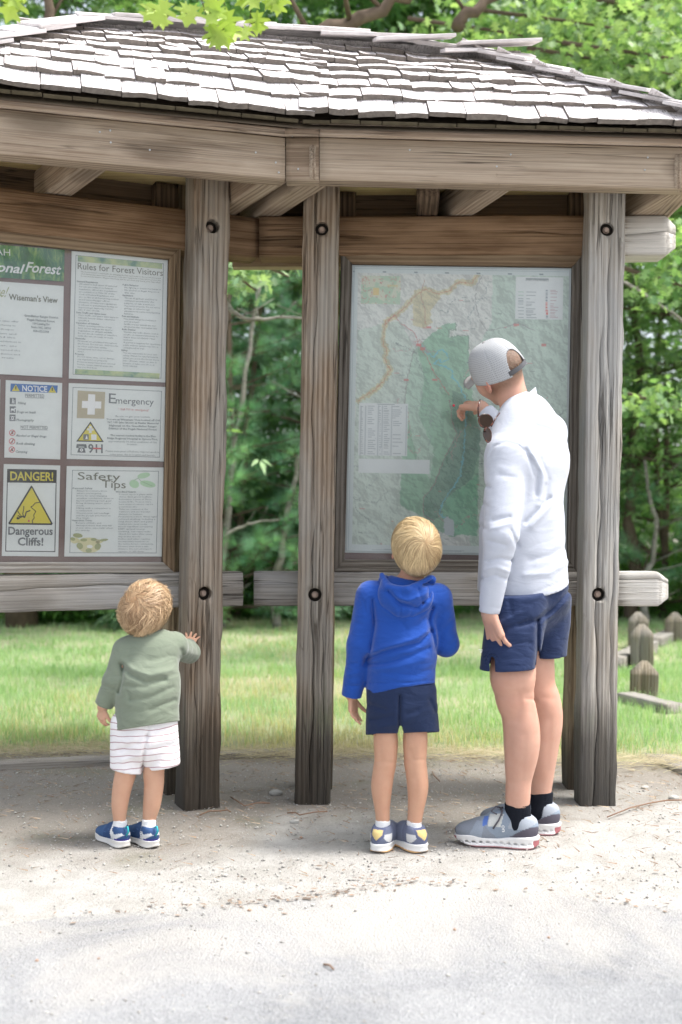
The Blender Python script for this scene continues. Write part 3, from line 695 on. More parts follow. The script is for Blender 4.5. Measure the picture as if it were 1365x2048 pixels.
def blades(n, y0, y1, hw, h0, h1, wd):
    y = y0 + (y1 - y0) * rng.random(n) ** 1.25; x = (rng.random(n) * 2 - 1) * (y * hw + .3) + .1
    e = lawn_edge(x); y = np.maximum(y, e + rng.random(n) ** 2 * .5 - .03)
    keep = fbm(x * 3.1, y * 3.1, None, 3) + rng.random(n) * .5 > .52
    keep &= (fbm(x * 1.2 + 4, y * 1.2, None, 2) + rng.random(n) * .7 > .45)
    x, y = x[keep], y[keep]; n = len(x)
    tuft = fbm(x * 5 + 3, y * 5, None, 2); h = (h0 + (h1 - h0) * rng.random(n)) * (.45 + 1.1 * tuft) ; h *= np.clip((y - lawn_edge(x)) * 3 + .5, .35, 1)
    a = rng.random(n) * 6.283; ln = rng.uniform(.1, .7, n) * h; dx, dy = np.cos(a) * ln, np.sin(a) * ln
    px, py = -np.sin(a) * wd * rng.uniform(.6, 1.3, n), np.cos(a) * wd * rng.uniform(.6, 1.3, n)
    z0 = gz(x, y) + .015; o = np.zeros(n)
    V = np.stack([np.stack([x - px, y - py, z0], -1), np.stack([x + px, y + py, z0], -1),
                  np.stack([x + dx * .4 + px * .7, y + dy * .4 + py * .7, z0 + h * .6], -1), np.stack([x + dx * .4 - px * .7, y + dy * .4 - py * .7, z0 + h * .6], -1),
                  np.stack([x + dx, y + dy, z0 + h], -1)], 1)
    k = (np.arange(n) * 5)[:, None]; q = k + np.array([[0, 1, 2, 3]]); tr = k + np.array([[3, 2, 4]])
    dry = (fbm(x * .9 + 2, y * .9, None, 3) + (rng.random(n) - .5) * .5 + .25 * np.exp(-(y - lawn_edge(x)) * 3) > .64)[:, None]
    f = rng.random((n, 1)); C = np.where(dry, np.array([[.58, .53, .38]]) * (.7 + .5 * f), np.array([[.22, .38, .18]]) * (1 - f) + np.array([[.46, .60, .36]]) * f)
    return V.reshape(-1, 3), q, tr, np.repeat(C, 5, 0)
V1, q1, t1, C1 = blades(80000, 5.6, 9.0, .34, .04, .115, .0019); V2, q2, t2, C2 = blades(65000, 8.5, 15.5, .34, .05, .10, .0035)
me = npmesh('grass', np.vstack([V1, V2]), [np.vstack([q1, q2 + len(V1)]), np.vstack([t1, t2 + len(V1)])]); vcol(me, np.vstack([C1, C2])); ob('grass', me, M_grass, kind='stuff')

# edging boards, bollards, lying timbers
def lying(name, a, b_, wd, ht, mat, **kw):
    return timber(name, (a.x, a.y, ht / 2 - .01), (b_.x, b_.y, ht / 2 - .01), wd, ht, mat, None, nx=24, rough=.003, **kw)
e1 = lying('edging_board', GR(-160, 1545), GR(232, 1527), .095, .045, M_edge, label='long pale edging board along the lawn, behind the toddler', cat='edging board')
e2 = lying('edging_board', GR(236, 1526), GR(612, 1508), .085, .04, M_edge, label='pale edging board between the two middle posts at the lawn edge', cat='edging board')
e3 = lying('edging_board', GR(1258, 1496), GR(1420, 1560), .14, .04, M_edge, label='bleached edging board slanting away at the right edge of the picture', cat='edging board')
def bollard(px, py, wpx, hpx, label, lean=0):
    d = HC * F / (py - HY); g = GR(px, py); W = wpx / F * d * .93; Hh = hpx / F * d
    o = timber('bollard', (g.x, g.y + W / 2, -.15), (g.x + lean, g.y + W / 2, Hh), W, W, M_log, None, up=(-.25, -1, 0), nx=16, end1=W * .42, rough=.003, b=.006, pyr=.22, cracks=[(0, W * .1, .05, Hh + .1, .008, .02)], label=label, cat='bollard', group='timber bollards along the parking edge')
bollard(1294, 1408, 60, 83, 'squat square timber bollard nearest the kiosk, cracked and mossy', .01)
bollard(1290, 1348, 49, 98, 'timber bollard with pointed top, middle one of the row of three'); bollard(1282, 1305, 43, 80, 'timber bollard with pointed top, furthest of the row of three'); bollard(1356, 1290, 42, 64, 'dark pointed bollard standing apart at the right edge of the picture')
lying('timber_sleeper', GR(1228, 1350), GR(1300, 1312), .15, .15, M_edge, label='pale lying timber behind the middle bollards', cat='timber sleeper')
lying('timber_sleeper', GR(1252, 1412), GR(1352, 1438), .13, .10, M_edge, label='grey lying timber at the foot of the nearest bollard', cat='timber sleeper')
lying('timber_sleeper', GR(1305, 1300), GR(1345, 1283), .16, .13, M_edge, label='short pale timber leading to the bollard at the right edge', cat='timber sleeper')

# far wood: one mass behind everything
def mass(n, y0, y1, x0, x1, z0, z1, size, cA, cB, name, thr=.50):
    p = np.stack([rng.uniform(x0, x1, n), rng.uniform(y0, y1, n), z0 + (z1 - z0) * rng.random(n)], 1)
    dens = fbm(p[:, 0] * .7, p[:, 1] * .7, p[:, 2] * .9, 3) - .10 * np.clip((p[:, 2] - 6.0) / 5, 0, 1)
    p = p[dens > thr - .14]; n = len(p); dirs = rng.normal(0, 1, (n, 3)); dirs[:, 2] -= .5
    tint = (fbm(p[:, 0] * 1.1, p[:, 1] * 1.1, p[:, 2] * 1.3, 2)[:, None] * 1.6 - .35 + rng.random((n, 1)) * .3).clip(0, 1)
    return scatter(name, p, dirs, size, 'clump', cA, cB, .4, False, tint)
ob('distant_wood', mass(60000, 19, 26, -13, 15, .1, 15, .34, (.12, .25, .10), (.29, .45, .21), 'distant_wood', .48), M_leaf, kind='stuff')
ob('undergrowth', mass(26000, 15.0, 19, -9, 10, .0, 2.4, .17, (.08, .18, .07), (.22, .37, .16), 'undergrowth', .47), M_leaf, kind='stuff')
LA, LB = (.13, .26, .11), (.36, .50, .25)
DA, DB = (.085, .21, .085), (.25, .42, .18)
trs = [ # x, y, h, crown, z0, leaves, size, colours, trunk_r, lean
 ('tall oak with dark trunk behind the left end of the roof', -3.6, 13.0, 8.6, 2.4, 2.0, 5200, .22, LA, LB, .16, (.3, 0)),
 ('young maple in front of the left part of the wood', -5.4, 15.0, 9.5, 2.6, 1.2, 7000, .24, DA, DB, .12, (0, 0)),
 ('pale-leaved oak rising behind the middle of the roof', .2, 17.6, 11.5, 3.2, 3.6, 9500, .22, LA, LB, .18, (.8, 0)),
 ('broad oak with bright leaves behind the right end of the roof', 2.9, 14.6, 9.6, 2.8, 1.9, 11000, .20, LA, LB, .15, (-.2, 0)),
 ('leafy tree seen right of the rightmost post', 4.6, 13.6, 9.0, 2.6, 1.0, 10000, .20, LA, LB, .14, (0, 0)),
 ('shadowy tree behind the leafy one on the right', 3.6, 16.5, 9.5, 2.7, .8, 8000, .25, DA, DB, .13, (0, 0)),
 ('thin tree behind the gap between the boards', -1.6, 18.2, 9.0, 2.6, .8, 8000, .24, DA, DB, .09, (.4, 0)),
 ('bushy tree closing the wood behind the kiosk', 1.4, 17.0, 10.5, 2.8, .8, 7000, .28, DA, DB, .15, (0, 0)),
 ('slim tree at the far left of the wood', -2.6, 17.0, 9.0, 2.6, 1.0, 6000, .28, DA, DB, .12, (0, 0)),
]
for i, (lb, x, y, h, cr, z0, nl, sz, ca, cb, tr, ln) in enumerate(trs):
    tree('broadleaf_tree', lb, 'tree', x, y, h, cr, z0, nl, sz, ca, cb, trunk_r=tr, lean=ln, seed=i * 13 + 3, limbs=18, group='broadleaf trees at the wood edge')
# white pine saplings: whorled branches with tufts of long needles
def pine(x, y, h, r0, label, seed, z0=.2, per=6):
    r = random.Random(seed); rs = np.random.default_rng(seed); root = empty('pine_sapling', (x, y, 0), label, 'pine', 'white pine saplings at the wood edge')
    its = [(tubemesh('trunk', [(x, y, -.1), (x + .05, y, h * .5), (x + .02, y, h)], [.06, .04, .012], 8), Matrix())]; tp = []; td = []
    z = z0
    while z < h:
        f = (z - z0) / (h - z0); L = r0 * (1 - f) ** .8 + .12
        a0 = r.random() * 6
        for k in range(per):
            a = a0 + k * 6.283 / per + r.uniform(-.2, .2); dv = Vector((math.cos(a), math.sin(a), .18)); p = Vector((x, y, z)); q = [p]
            ll = L * r.uniform(.75, 1.1); ns = max(2, int(ll / .13))
            for j in range(ns):
                dv = (dv + Vector((r.uniform(-.12, .12), r.uniform(-.12, .12), r.uniform(-.06, .08)))).normalized(); q.append(q[-1] + dv * ll / ns)
                if j > ns * .25:
                    tp.append(q[-1]); td.append(dv)
                    for s in (-1, 1):
                        sd = (dv + Vector((-dv.y, dv.x, .1)) * s * .9).normalized(); e = q[-1] + sd * r.uniform(.08, .2); tp.append(e); td.append(sd)
                        its.append((tubemesh('twig', [q[-1], e], [.004, .003], 3), Matrix()))
            its.append((tubemesh('branch', q, [.014 * (1 - i / (len(q) + 1)) for i in range(len(q))], 5), Matrix()))
        z += r.uniform(.30, .42)
    ob('trunk', joinmesh('trunk', its), M_bark, root)
    T = []; Fc = []
    for k in range(26):
        th = k * 2.399; sp_ = .25 + .75 * (k % 5) / 4; d = np.array([math.cos(th) * sp_, 1.15 - .3 * sp_, math.sin(th) * sp_]); d /= np.linalg.norm(d); sdv = np.cross(d, [0.3, .2, 1]); sdv /= np.linalg.norm(sdv)
        b0 = len(T); T += [tuple(-sdv * .017), tuple(sdv * .017), tuple(d * (.8 + .3 * ((k * 7) % 5) / 4))]; Fc.append((b0, b0 + 1, b0 + 2))
    pos = np.array([tuple(v) for v in tp]); dirs = np.array([tuple(v) for v in td]); dirs[:, 2] += .35
    ob('needles', scatter('needles', pos, dirs, .19, (np.array(T), np.array(Fc)), (.12, .29, .17), (.30, .50, .32), .2, True), M_needle, root)
pine(-1.35, 13.4, 5.6, 1.9, 'white pine sapling seen through the gap between the two boards', 3)
pine(-.35, 14.2, 5.6, 1.9, 'taller white pine sapling half hidden behind the second post', 8)
pine(-2.6, 14.4, 4.6, 1.6, 'white pine sapling mostly hidden behind the left board', 12)
pine(4.0, 14.3, 3.4, 1.5, 'low white pine sapling right of the rightmost post', 17)
# bare stems in the gap and at right
def stem(label, pts, rad, mat, cat='tree', name='bare_stem'):
    pts = [Vector(p) for p in pts]
    if name == 'bare_stem': pts = [Vector((pts[0].x, pts[0].y, -.1))] + pts
    r = random.Random(len(label)); root_p = Vector(pts[0]); P_ = []
    for a, b_ in zip(pts[:-1], pts[1:]):
        for k in range(4): P_.append(Vector(a).lerp(Vector(b_), k / 4) + Vector((r.uniform(-1, 1), r.uniform(-1, 1), r.uniform(-1, 1))) * rad * .5)
    P_.append(Vector(pts[-1])); rr = [rad * (1 - .65 * i / len(P_)) for i in range(len(P_))]
    its = [(tubemesh('s', P_, rr, 8, True, .15), Matrix())]
    for i in range(3, len(P_), 3):
        e = P_[i]; dv = Vector((r.uniform(-1, 1), r.uniform(-.5, .5), r.uniform(.1, .8))).normalized() * rad * r.uniform(8, 16)
        its.append((tubemesh('t', [e, e + dv * .5, e + dv + Vector((0, 0, .03))], [rr[i] * .4, rr[i] * .25, .003], 5), Matrix()))
    return ob(name, joinmesh(name, its), mat, None, label=label, cat=cat)
stem('pale birch stem leaning from the left post towards the gap', [P(440, 1180, 12.9), P(452, 1050, 12.9), P(470, 880, 12.9), P(500, 700, 13.0), P(520, 560, 13.0)], .052, M_birch)
stem('grey birch stem forking beside the second post', [P(552, 1190, 12.8), P(562, 1110, 12.8), P(585, 1000, 12.8), P(602, 900, 12.8), P(640, 700, 12.9)], .055, M_birch)
stem('dead branch arching low across the gap', [P(430, 1085, 12.4), P(470, 1060, 12.4), P(505, 1045, 12.4), P(560, 1040, 12.5)], .022, M_birch, 'branch', 'dead_branch')
stem('pale branch curving across the gap high between the boards', [P(430, 575, 8.6), P(462, 622, 8.6), P(500, 640, 8.6), P(560, 634, 8.7), P(660, 640, 8.8)], .020, M_birch, 'branch', 'dead_branch')
stem('dark thin trunk behind the pine in the gap', [P(470, 1180, 14.2), P(486, 930, 14.2), P(508, 700, 14.2), P(535, 560, 14.2)], .06, M_bark)
stem('twisted pale stem behind the end of the lower right rail', [P(1292, 1200, 13.2), P(1285, 1150, 13.2), P(1305, 1120, 13.2), P(1312, 1040, 13.2), P(1290, 920, 13.3)], .05, M_birch)
stem('dark trunk standing right of the rightmost post', [P(1268, 1200, 14.2), P(1262, 1000, 14.2), P(1275, 800, 14.2), P(1270, 560, 14.2)], .10, M_bark)
stem('dark trunk near the right edge of the picture', [P(1330, 1200, 14.8), P(1322, 1050, 14.8), P(1310, 850, 14.8), P(1330, 500, 14.8)], .07, M_bark)
stem('thin branch drooping to the right above the lower woods', [P(1240, 560, 10.5), P(1290, 590, 10.5), P(1365, 640, 10.6), P(1430, 700, 10.6)], .018, M_birch, 'branch', 'dead_branch')
# heavy oak limbs over the roof
stem('thick lichen-grey limb rising over the middle of the roof', [P(560, 110, 8.6), P(660, 66, 8.6), P(740, 30, 8.6), P(830, -20, 8.6), P(920, -120, 8.7)], .075, M_bark, 'tree limb', 'oak_limb')
stem('dark crooked limb above the right half of the roof', [P(915, 60, 9.0), P(945, 22, 9.0), P(990, -8, 9.0), P(1060, -90, 9.0)], .055, M_bark, 'tree limb', 'oak_limb')
stem('upright dark trunk above the left end of the roof', [P(92, 120, 9.5), P(95, 20, 9.5), P(100, -120, 9.5)], .055, M_bark, 'tree', 'oak_limb')
# shrubs below the left rail
def bush(x, y, rx, rz, n, size, cA, cB, label, name='shrub', cat='shrub'):
    u_ = rng.normal(0, 1, (n, 3)); u_ /= np.linalg.norm(u_, axis=1, keepdims=True); p = u_ * rng.uniform(.55, 1, (n, 1)) * np.array([rx, rx * .6, rz]) + np.array([x, y, rz * .75]); k = p[:, 2] > .02; p = p[k]; u_ = u_[k]
    root = empty(name, (x, y, 0), label, cat)
    ob('leaves', scatter('leaves', p, u_ + np.array([0, -.3, .2]), size, 'clump', cA, cB, .5), M_leaf, root)
    its = []
    for k in range(9):
        a = k * .7; its.append((tubemesh('s', [(x, y, -.02), (x + math.cos(a) * rx * .3, y + math.sin(a) * rx * .2, rz * .6), (x + math.cos(a) * rx * .6, y + math.sin(a) * rx * .4, rz * 1.2)], [.012, .008, .003], 5), Matrix()))
    ob('stem', joinmesh('stem', its), M_bark, root)
bush(-3.2, 13.6, 1.0, .55, 2600, .14, (.05, .15, .03), (.16, .34, .07), 'leafy green shrub under the far left of the lower rail')
bush(-1.95, 12.6, .75, .36, 2600, .13, (.16, .30, .17), (.36, .50, .34), 'bluish feathery shrub behind the toddler under the rail')
bush(-1.0, 14.4, .9, .5, 2200, .14, (.05, .15, .03), (.15, .32, .07), 'green shrub at the foot of the wood in the gap')
bush(.7, 14.2, .9, .4, 2000, .14, (.05, .15, .03), (.15, .32, .07), 'low shrub behind the boy at the wood edge')
bush(4.3, 14.6, 1.1, .5, 2400, .15, (.06, .17, .04), (.2, .38, .1), 'pale green shrub right of the rightmost post')
# hanging oak sprays in front of the roof
def spray(label, anchor, leaves, size, seed):
    r = random.Random(seed); root = empty('oak_twig', anchor, label, 'oak twig')
    tips = [P(*q) for q in leaves]; its = []
    for tpt in tips:
        mid = Vector(anchor).lerp(tpt, .5) + Vector((r.uniform(-.02, .02), 0, .03)); its.append((tubemesh('t', [anchor, mid, tpt], [.003, .002, .0012], 5), Matrix()))
    ob('twig', joinmesh('twig', its), M_bark, root)
    T, Fc = leafV('oak')
    for i, tpt in enumerate(tips):
        for k in range(2 if i % 2 else 1):
            d = Vector((r.uniform(-.7, .7), r.uniform(-.5, .2), -1 + r.uniform(0, .6))).normalized(); nrm = Vector((r.uniform(-.6, .6), -1, r.uniform(-.2, .8)))
            x = d.cross(nrm).normalized(); z = x.cross(d); M = Matrix((x, d, z)).transposed().to_4x4(); M.translation = tpt
            me = npmesh('leaf', T * size * r.uniform(.8, 1.15) * np.array([1, 1, 1.5]), Fc, True); f = r.random()
            vcol(me, np.tile(np.array([.30, .42, .08]) * (1 - f) + np.array([.46, .58, .14]) * f, (len(T), 1))); ob('leaf', me, M_leaf, root, M)
spray('bright green oak leaves hanging before the roof, largest bunch', P(400, -60, 3.2), [(395, 5, 3.2), (415, 42, 3.2), (430, 20, 3.25), (452, 12, 3.2), (372, 0, 3.3), (318, 8, 3.25), (338, -6, 3.2), (445, 46, 3.25), (405, -20, 3.2)], .088, 4)
spray('oak leaves hanging at the top beside the largest bunch', P(540, -80, 3.3), [(490, -12, 3.3), (515, 18, 3.35), (545, -18, 3.3), (560, -25, 3.3), (500, 50, 3.4), (480, -30, 3.3)], .08, 9)
spray('single oak leaf hanging over the top left of the roof', P(60, -80, 3.1), [(38, -25, 3.1), (10, -35, 3.1), (66, -45, 3.15)], .092, 15)
# broken bright foliage right over the roof (nearer oak sprays)
n = 2600
def sprays(name, label, boxes, size, cA, cB, seed):
    rs = np.random.default_rng(seed); root = empty(name, P(boxes[0][0], boxes[0][1], boxes[0][2]), label, 'tree branch'); pos = []; its = []
    for (px, py, d, rx, n) in boxes:
        c = P(px, py, d); q = [c + Vector((-rx, 0, .1)), c, c + Vector((rx, 0, -.12))]; ob('branch', tubemesh('branch', q, [.02, .014, .006], 6), M_bark, root)
        pos.append(np.array(tuple(c)) + rs.normal(0, 1, (n, 3)) * np.array([rx * .5, .25, rx * .28]))
    pos = np.vstack(pos); dirs = rs.normal(0, .6, (len(pos), 3)); dirs[:, 2] -= .8
    ob('leaves', scatter('leaves', pos, dirs, size, 'oak', cA, cB, .3, False), M_leaf, root)
sprays('oak_branch', 'leafy oak branch spreading above the right half of the roof', [(1120, 40, 9.6, .8, 330), (1300, 110, 9.2, .7, 330), (980, 60, 9.8, .7, 240), (1340, 20, 9.8, .7, 240), (1200, 120, 9.5, .6, 220)], .10, (.15, .27, .12), (.36, .48, .24), 2)
sprays('oak_branch', 'leafy oak branch hanging into the top of the gap', [(500, 520, 8.2, .28, 150), (470, 548, 8.3, .15, 70)], .085, (.16, .28, .16), (.38, .50, .30), 3)
sprays('oak_branch', 'leafy oak branch right of the rightmost post', [(1310, 470, 8.8, .4, 180), (1330, 560, 9, .35, 160), (1300, 800, 10, .35, 130)], .095, (.14, .27, .12), (.36, .50, .25), 5)
# loose stones, needles and twigs on the earth
def pebbles(n, f):
    T = np.array([[1,0,0],[0,1,0],[-1,0,0],[0,-1,0],[0,0,.7],[0,0,-.5]], float); Fc = np.array([[0,1,4],[1,2,4],[2,3,4],[3,0,4],[1,0,5],[2,1,5],[3,2,5],[0,3,5]])
    p = f(n); n = len(p); a = rng.random(n) * 6.28; c, s = np.cos(a), np.sin(a); sc = (.0018 + .0055 * rng.random(n) ** 7)
    J = T[None] * (1 + rng.uniform(-.35, .35, (n, 6, 3))) * sc[:, None, None]
    V = np.stack([J[..., 0] * c[:, None] - J[..., 1] * s[:, None], J[..., 0] * s[:, None] + J[..., 1] * c[:, None], J[..., 2]], -1) + p[:, None]
    k = (np.arange(n) * 6)[:, None, None]; me = npmesh('p', V.reshape(-1, 3), (Fc[None] + k).reshape(-1, 3)); g = rng.random((n, 1)) ** .8
    C = np.array([[.26, .25, .235]]) * (1 - g) + np.array([[.58, .56, .52]]) * g; C = np.where(rng.random((n, 1)) < .05, np.array([[.44, .30, .22]]), C); vcol(me, np.repeat(C, 6, 0)); return me
def fp(n):
    y = 2.5 + 3.5 * rng.random(n) ** .8; x = (rng.random(n) * 2 - 1) * (y * .32 + .1); k = (fbm(x * 2.2 + 3, y * 2.2, None, 3) + .35 * rng.random(n) > .55) & ((y > 3.5) | (rng.random(n) < .3)); x, y = x[k], y[k]; return np.stack([x, y, np.maximum(gz(x, y), .0) + .003 + .006 * (y < 3.5)], -1)
ob('gravel', pebbles(20000, fp), vmat('pebble', .9, .2), kind='stuff')
def needles_(n):
    y = 3.6 + 2.3 * rng.random(n) ** .55; x = (rng.random(n) * 2 - 1) * (y * .33); a = rng.random(n) * 3.14; L = rng.uniform(.02, .055, n); wv = .0009
    dx, dy = np.cos(a) * L, np.sin(a) * L; z = gz(x, y) + .006
    V = np.stack([np.stack([x - dy * .03, y + dx * .03, z - .003], -1), np.stack([x + dy * .03, y - dx * .03, z], -1), np.stack([x + dx, y + dy, z + .004], -1)], 1)
    me = npmesh('n', V.reshape(-1, 3), np.arange(n * 3).reshape(-1, 3)); g = rng.random((n, 1)); vcol(me, np.repeat(np.array([[.26, .17, .11]]) * (1 - g) + np.array([[.56, .45, .33]]) * g, 3, 0)); return me
ob('pine_litter', needles_(2000), vmat('dry_needle', .8, .2), kind='stuff')
def straw(n):   # dead thatch along the lawn edge
    x = rng.uniform(-3, 3, n); y = lawn_edge(x) + rng.normal(-.03, .10, n); a = rng.normal(0, .6, n) + (rng.random(n) > .5) * 3.14; L = rng.uniform(.04, .14, n); dx, dy = np.cos(a) * L, np.sin(a) * L; z = gz(x, y) + .02 + rng.random(n) * .02
    V = np.stack([np.stack([x, y - .0014, z], -1), np.stack([x, y + .0014, z + .001], -1), np.stack([x + dx, y + dy, z + rng.uniform(-.01, .03, n)], -1)], 1)
    me = npmesh('n', V.reshape(-1, 3), np.arange(n * 3).reshape(-1, 3)); g = rng.random((n, 1)); vcol(me, np.repeat(np.array([[.40, .33, .24]]) * (1 - g) + np.array([[.64, .58, .46]]) * g, 3, 0)); return me
def flakes(n):   # bark crumbs and leaf bits caught along the broken asphalt edge
    k = rng.choice(len(E), n, p=(lambda q_: q_ / q_.sum())(np.array([.12 + 1.0 * (-.6 < p.x < .35) + .5 * (.75 < p.x < 1.2) for p in E]) * np.array([abs(p.x) < 2.2 for p in E])))
    P0 = np.array([(E[i].x, E[i].y) for i in k]); x = P0[:, 0] + rng.normal(0, .035, n); y = P0[:, 1] + rng.normal(.02, .03, n) + (rng.random(n) < .25) * rng.normal(.1, .12, n); s_ = .002 + .006 * rng.random(n) ** 3; a = rng.random(n) * 6.28
    V = np.stack([np.stack([x + s_ * np.cos(a + j * 1.57) * (1 + .8 * (j % 2)), y + s_ * np.sin(a + j * 1.57) * (1 + .8 * (j % 2)), .009 + .003 * rng.random(n)], -1) for j in range(4)], 1)
    me = npmesh('n', V.reshape(-1, 3), np.arange(n * 4).reshape(-1, 4)); g = rng.random((n, 1)); vcol(me, np.repeat(np.array([[.12, .10, .085]]) * (1 - g) + np.array([[.36, .27, .20]]) * g, 4, 0)); return me
ob('leaf_litter', flakes(420), vmat('litter', .9, .1), kind='stuff')
ob('dry_thatch', straw(9000), M_grass, kind='stuff')
M_twig = plain('twig_brown', (.24, .15, .10), .9)
for pts, lb in (([(462, 1600), (490, 1618), (540, 1612)], 'thin curved twig on the earth between the two middle posts'), ([(400, 1636), (440, 1628), (462, 1630)], 'reddish twig lying before the left post'), ([(575, 1632), (600, 1636), (655, 1629)], 'short twig lying before the second post'),
                ([(1215, 1640), (1300, 1612), (1365, 1606), (1420, 1604)], 'long pale twig on the ground right of the rightmost post'), ([(865, 1548), (880, 1568)], 'short straw twig between the boy and the man'), ([(648, 1938), (668, 1948)], 'tiny broken twig on the asphalt'), ([(206, 1668), (224, 1672)], 'tiny dark twig by the toddler')):
    q = [GR(*p) + Vector((0, 0, .012)) for p in pts]; mid = []
    for a, b_ in zip(q[:-1], q[1:]): mid += [a, a.lerp(b_, .5) + Vector((random.uniform(-.01, .01), random.uniform(-.01, .01), .006))]
    ob('twig', tubemesh('twig', mid + [q[-1]], .0028, 5, True, .4), M_twig, None, label=lb, cat='twig')
M_stone = plain('stone', (.42, .41, .38), .85, .2, 0, .3, 20, .5, 40)
for k, (px, py, s, lb) in enumerate([(552, 1588, .022, 'flat greyish stone between the two middle posts'), (590, 1645, .015, 'grey pebble in front of the second post'), (1290, 1578, .014, 'tan pebble right of the rightmost post'), (1172, 1538, .010, 'dark pebble just behind the rightmost post'), (1348, 1600, .017, 'pebble at the right edge of the gravel'), (450, 1752, .008, 'reddish pebble on the asphalt edge'), (370, 1808, .009, 'orange pebble on the pale sand left of the boy')]):
    g = GR(px, py); bm = bmesh.new(); bmesh.ops.create_icosphere(bm, subdivisions=2, radius=s)
    for v in bm.verts: v.co = Vector((v.co.x * 1.3, v.co.y, v.co.z * .6)) * random.uniform(.88, 1.12)
    me = bpy.data.meshes.new('stone'); bm.to_mesh(me); bm.free(); ob('stone', me, M_stone, None, Matrix.Translation((g.x, g.y, float(gz(np.array([g.x]), np.array([g.y]))[0]) + s * .4)), label=lb, cat='stone')
# ------------------------------------------------------------------ notices and map
M_paper = plain('paper', (.78, .80, .76), .6, .3)
def ink(name, c): return plain(name, c, .6, .2)
K_blk = ink('ink_grey', (.20, .21, .21)); K_txt = ink('ink_small', (.26, .28, .28)); K_brn = ink('ink_sepia', (.22, .22, .17)); K_red = ink('ink_red', (.62, .16, .15)); K_blu = ink('ink_blue', (.08, .19, .45))
K_yel = ink('ink_yellow', (.72, .62, .10)); K_wht = ink('ink_white', (.85, .85, .83)); K_grn = ink('ink_green', (.30, .44, .26)); K_cross = ink('ink_tan', (.50, .44, .31)); K_dark = ink('ink_black', (.06, .06, .06)); K_olive = ink('ink_olive', (.42, .44, .24)); K_lgrn = ink('ink_leaf', (.50, .68, .46)); K_cream = ink('ink_cream', (.72, .68, .42))
def fontmesh(s, bold=False, res=1):
    cu = bpy.data.curves.new('t', 'FONT'); cu.body = s; cu.resolution_u = res; cu.size = 1
    if bold: cu.offset = .022
    o = bpy.data.objects.new('t', cu); COL.objects.link(o); bpy.context.view_layer.update()
    me = bpy.data.meshes.new_from_object(o.evaluated_get(bpy.context.evaluated_depsgraph_get())); bpy.data.objects.remove(o); bpy.data.curves.remove(cu)
    V = np.zeros(len(me.vertices) * 3); me.vertices.foreach_get('co', V); return me, V.reshape(-1, 3)
def lettering(name, q, n_, lines, mat, parent, res=1, lift=.0016):
    "lines: (text, (x0,y0), (x1,y1), height px, bold, shear): baseline ends in photo pixels on the plane (q, n_)"
    q2 = q + n_ * lift; its = []
    for s, a, b_, h, bold, sh in lines:
        me, V = fontmesh(s, bold, res)
        if not len(V): continue
        A, B = pl(q2, n_, *a), pl(q2, n_, *b_); x = (B - A); L = x.length; x.normalize(); y = n_.cross(x); d = A.y; Hh = h / F * d
        w0, w1 = V[:, 0].min(), V[:, 0].max(); V[:, 0] = (V[:, 0] - w0) * L / (w1 - w0); V[:, 1] *= Hh / .70
        V[:, 0] += sh * V[:, 1]; V[:, 2] = 0; me.vertices.foreach_set('co', V.astype(np.float32).ravel()); me.update()
        M = Matrix((x, y, n_)).transposed().to_4x4(); M.translation = A; its.append((me, M))
    o = ob(name, joinmesh(name, its), mat, parent)
    for me, _ in its: bpy.data.meshes.remove(me)
    return o
def patch(name, q, n_, polys, mat, parent, lift=.001):
    q2 = q + n_ * lift; V = []; Fc = []
    for p in polys:
        k = len(V); V += [tuple(pl(q2, n_, *c)) for c in p]; Fc.append(tuple(range(k, k + len(p))))
    me = bpy.data.meshes.new(name); me.from_pydata(V, [], Fc); me.update(); return ob(name, me, mat, parent)
def rect(x0, y0, x1, y1, sl=.05): return [(x0, y1), (x1, y1 + sl * (x1 - x0)), (x1, y0 + sl * (x1 - x0)), (x0, y0)]
def border(c, t_=1.0):
    "thin frame line polygons inside quad c (TL, TR, BR, BL)"
    out = []
    for i in range(4):
        a, b_ = c[i], c[(i + 1) % 4]; dx, dy = b_[0] - a[0], b_[1] - a[1]; l = math.hypot(dx, dy); nx_, ny_ = -dy / l * t_, dx / l * t_
        out.append([a, b_, (b_[0] + nx_, b_[1] + ny_), (a[0] + nx_, a[1] + ny_)])
    return out
def inset(c, f):
    cx = sum(p[0] for p in c) / 4; cy = sum(p[1] for p in c) / 4
    return [(p[0] + (f if p[0] < cx else -f), p[1] + (f if p[1] < cy else -f)) for p in c]
def poster(q, n_, c, label, mat=None, cat='notice'):
    d = pl(q, n_, *c[3]); root = empty('notice', d, label, cat, 'notices on the left board')
    sheet('sheet', q, n_, c, mat or M_paper, root, .0008); return root
q = DL + nL * .003
# green banner
t = NT('forest_print'); t.p(Roughness=.5); n1 = t.noise(t.obj((10, 3.5, 10), False), 3, 5, .7, .8)
t.base(t.ramp(n1, [(.32, (.012, .09, .04)), (.5, (.05, .20, .08)), (.62, (.22, .38, .12)), (.75, (.42, .52, .22))])); M_fp = t.m
t = NT('strip_print'); t.p(Roughness=.5); n1 = t.noise(t.obj((9, 9, 9), False), 2, 4, .6)
t.base(t.ramp(n1, [(.35, (.16, .30, .22)), (.5, (.40, .50, .28)), (.65, (.55, .60, .30))])); M_strip = t.m
r = poster(q, nL, [(-150, 478), (130, 500), (128, 563), (-150, 546)], 'green forest banner with white lettering at the top of the left board', M_fp)
lettering('lettering', q, nL, [('PISGAH', (-52, 506), (21, 512), 14, False, 0), ('National', (-62, 537), (44, 547), 19, True, .35), ('Forest', (51, 543), (120, 549), 20, True, .30)], K_wht, r, 3)
r = poster(q, nL, [(-150, 552), (128, 572), (125, 755), (-150, 740)], 'white welcome sheet with the viewpoint name and a paragraph of small print')
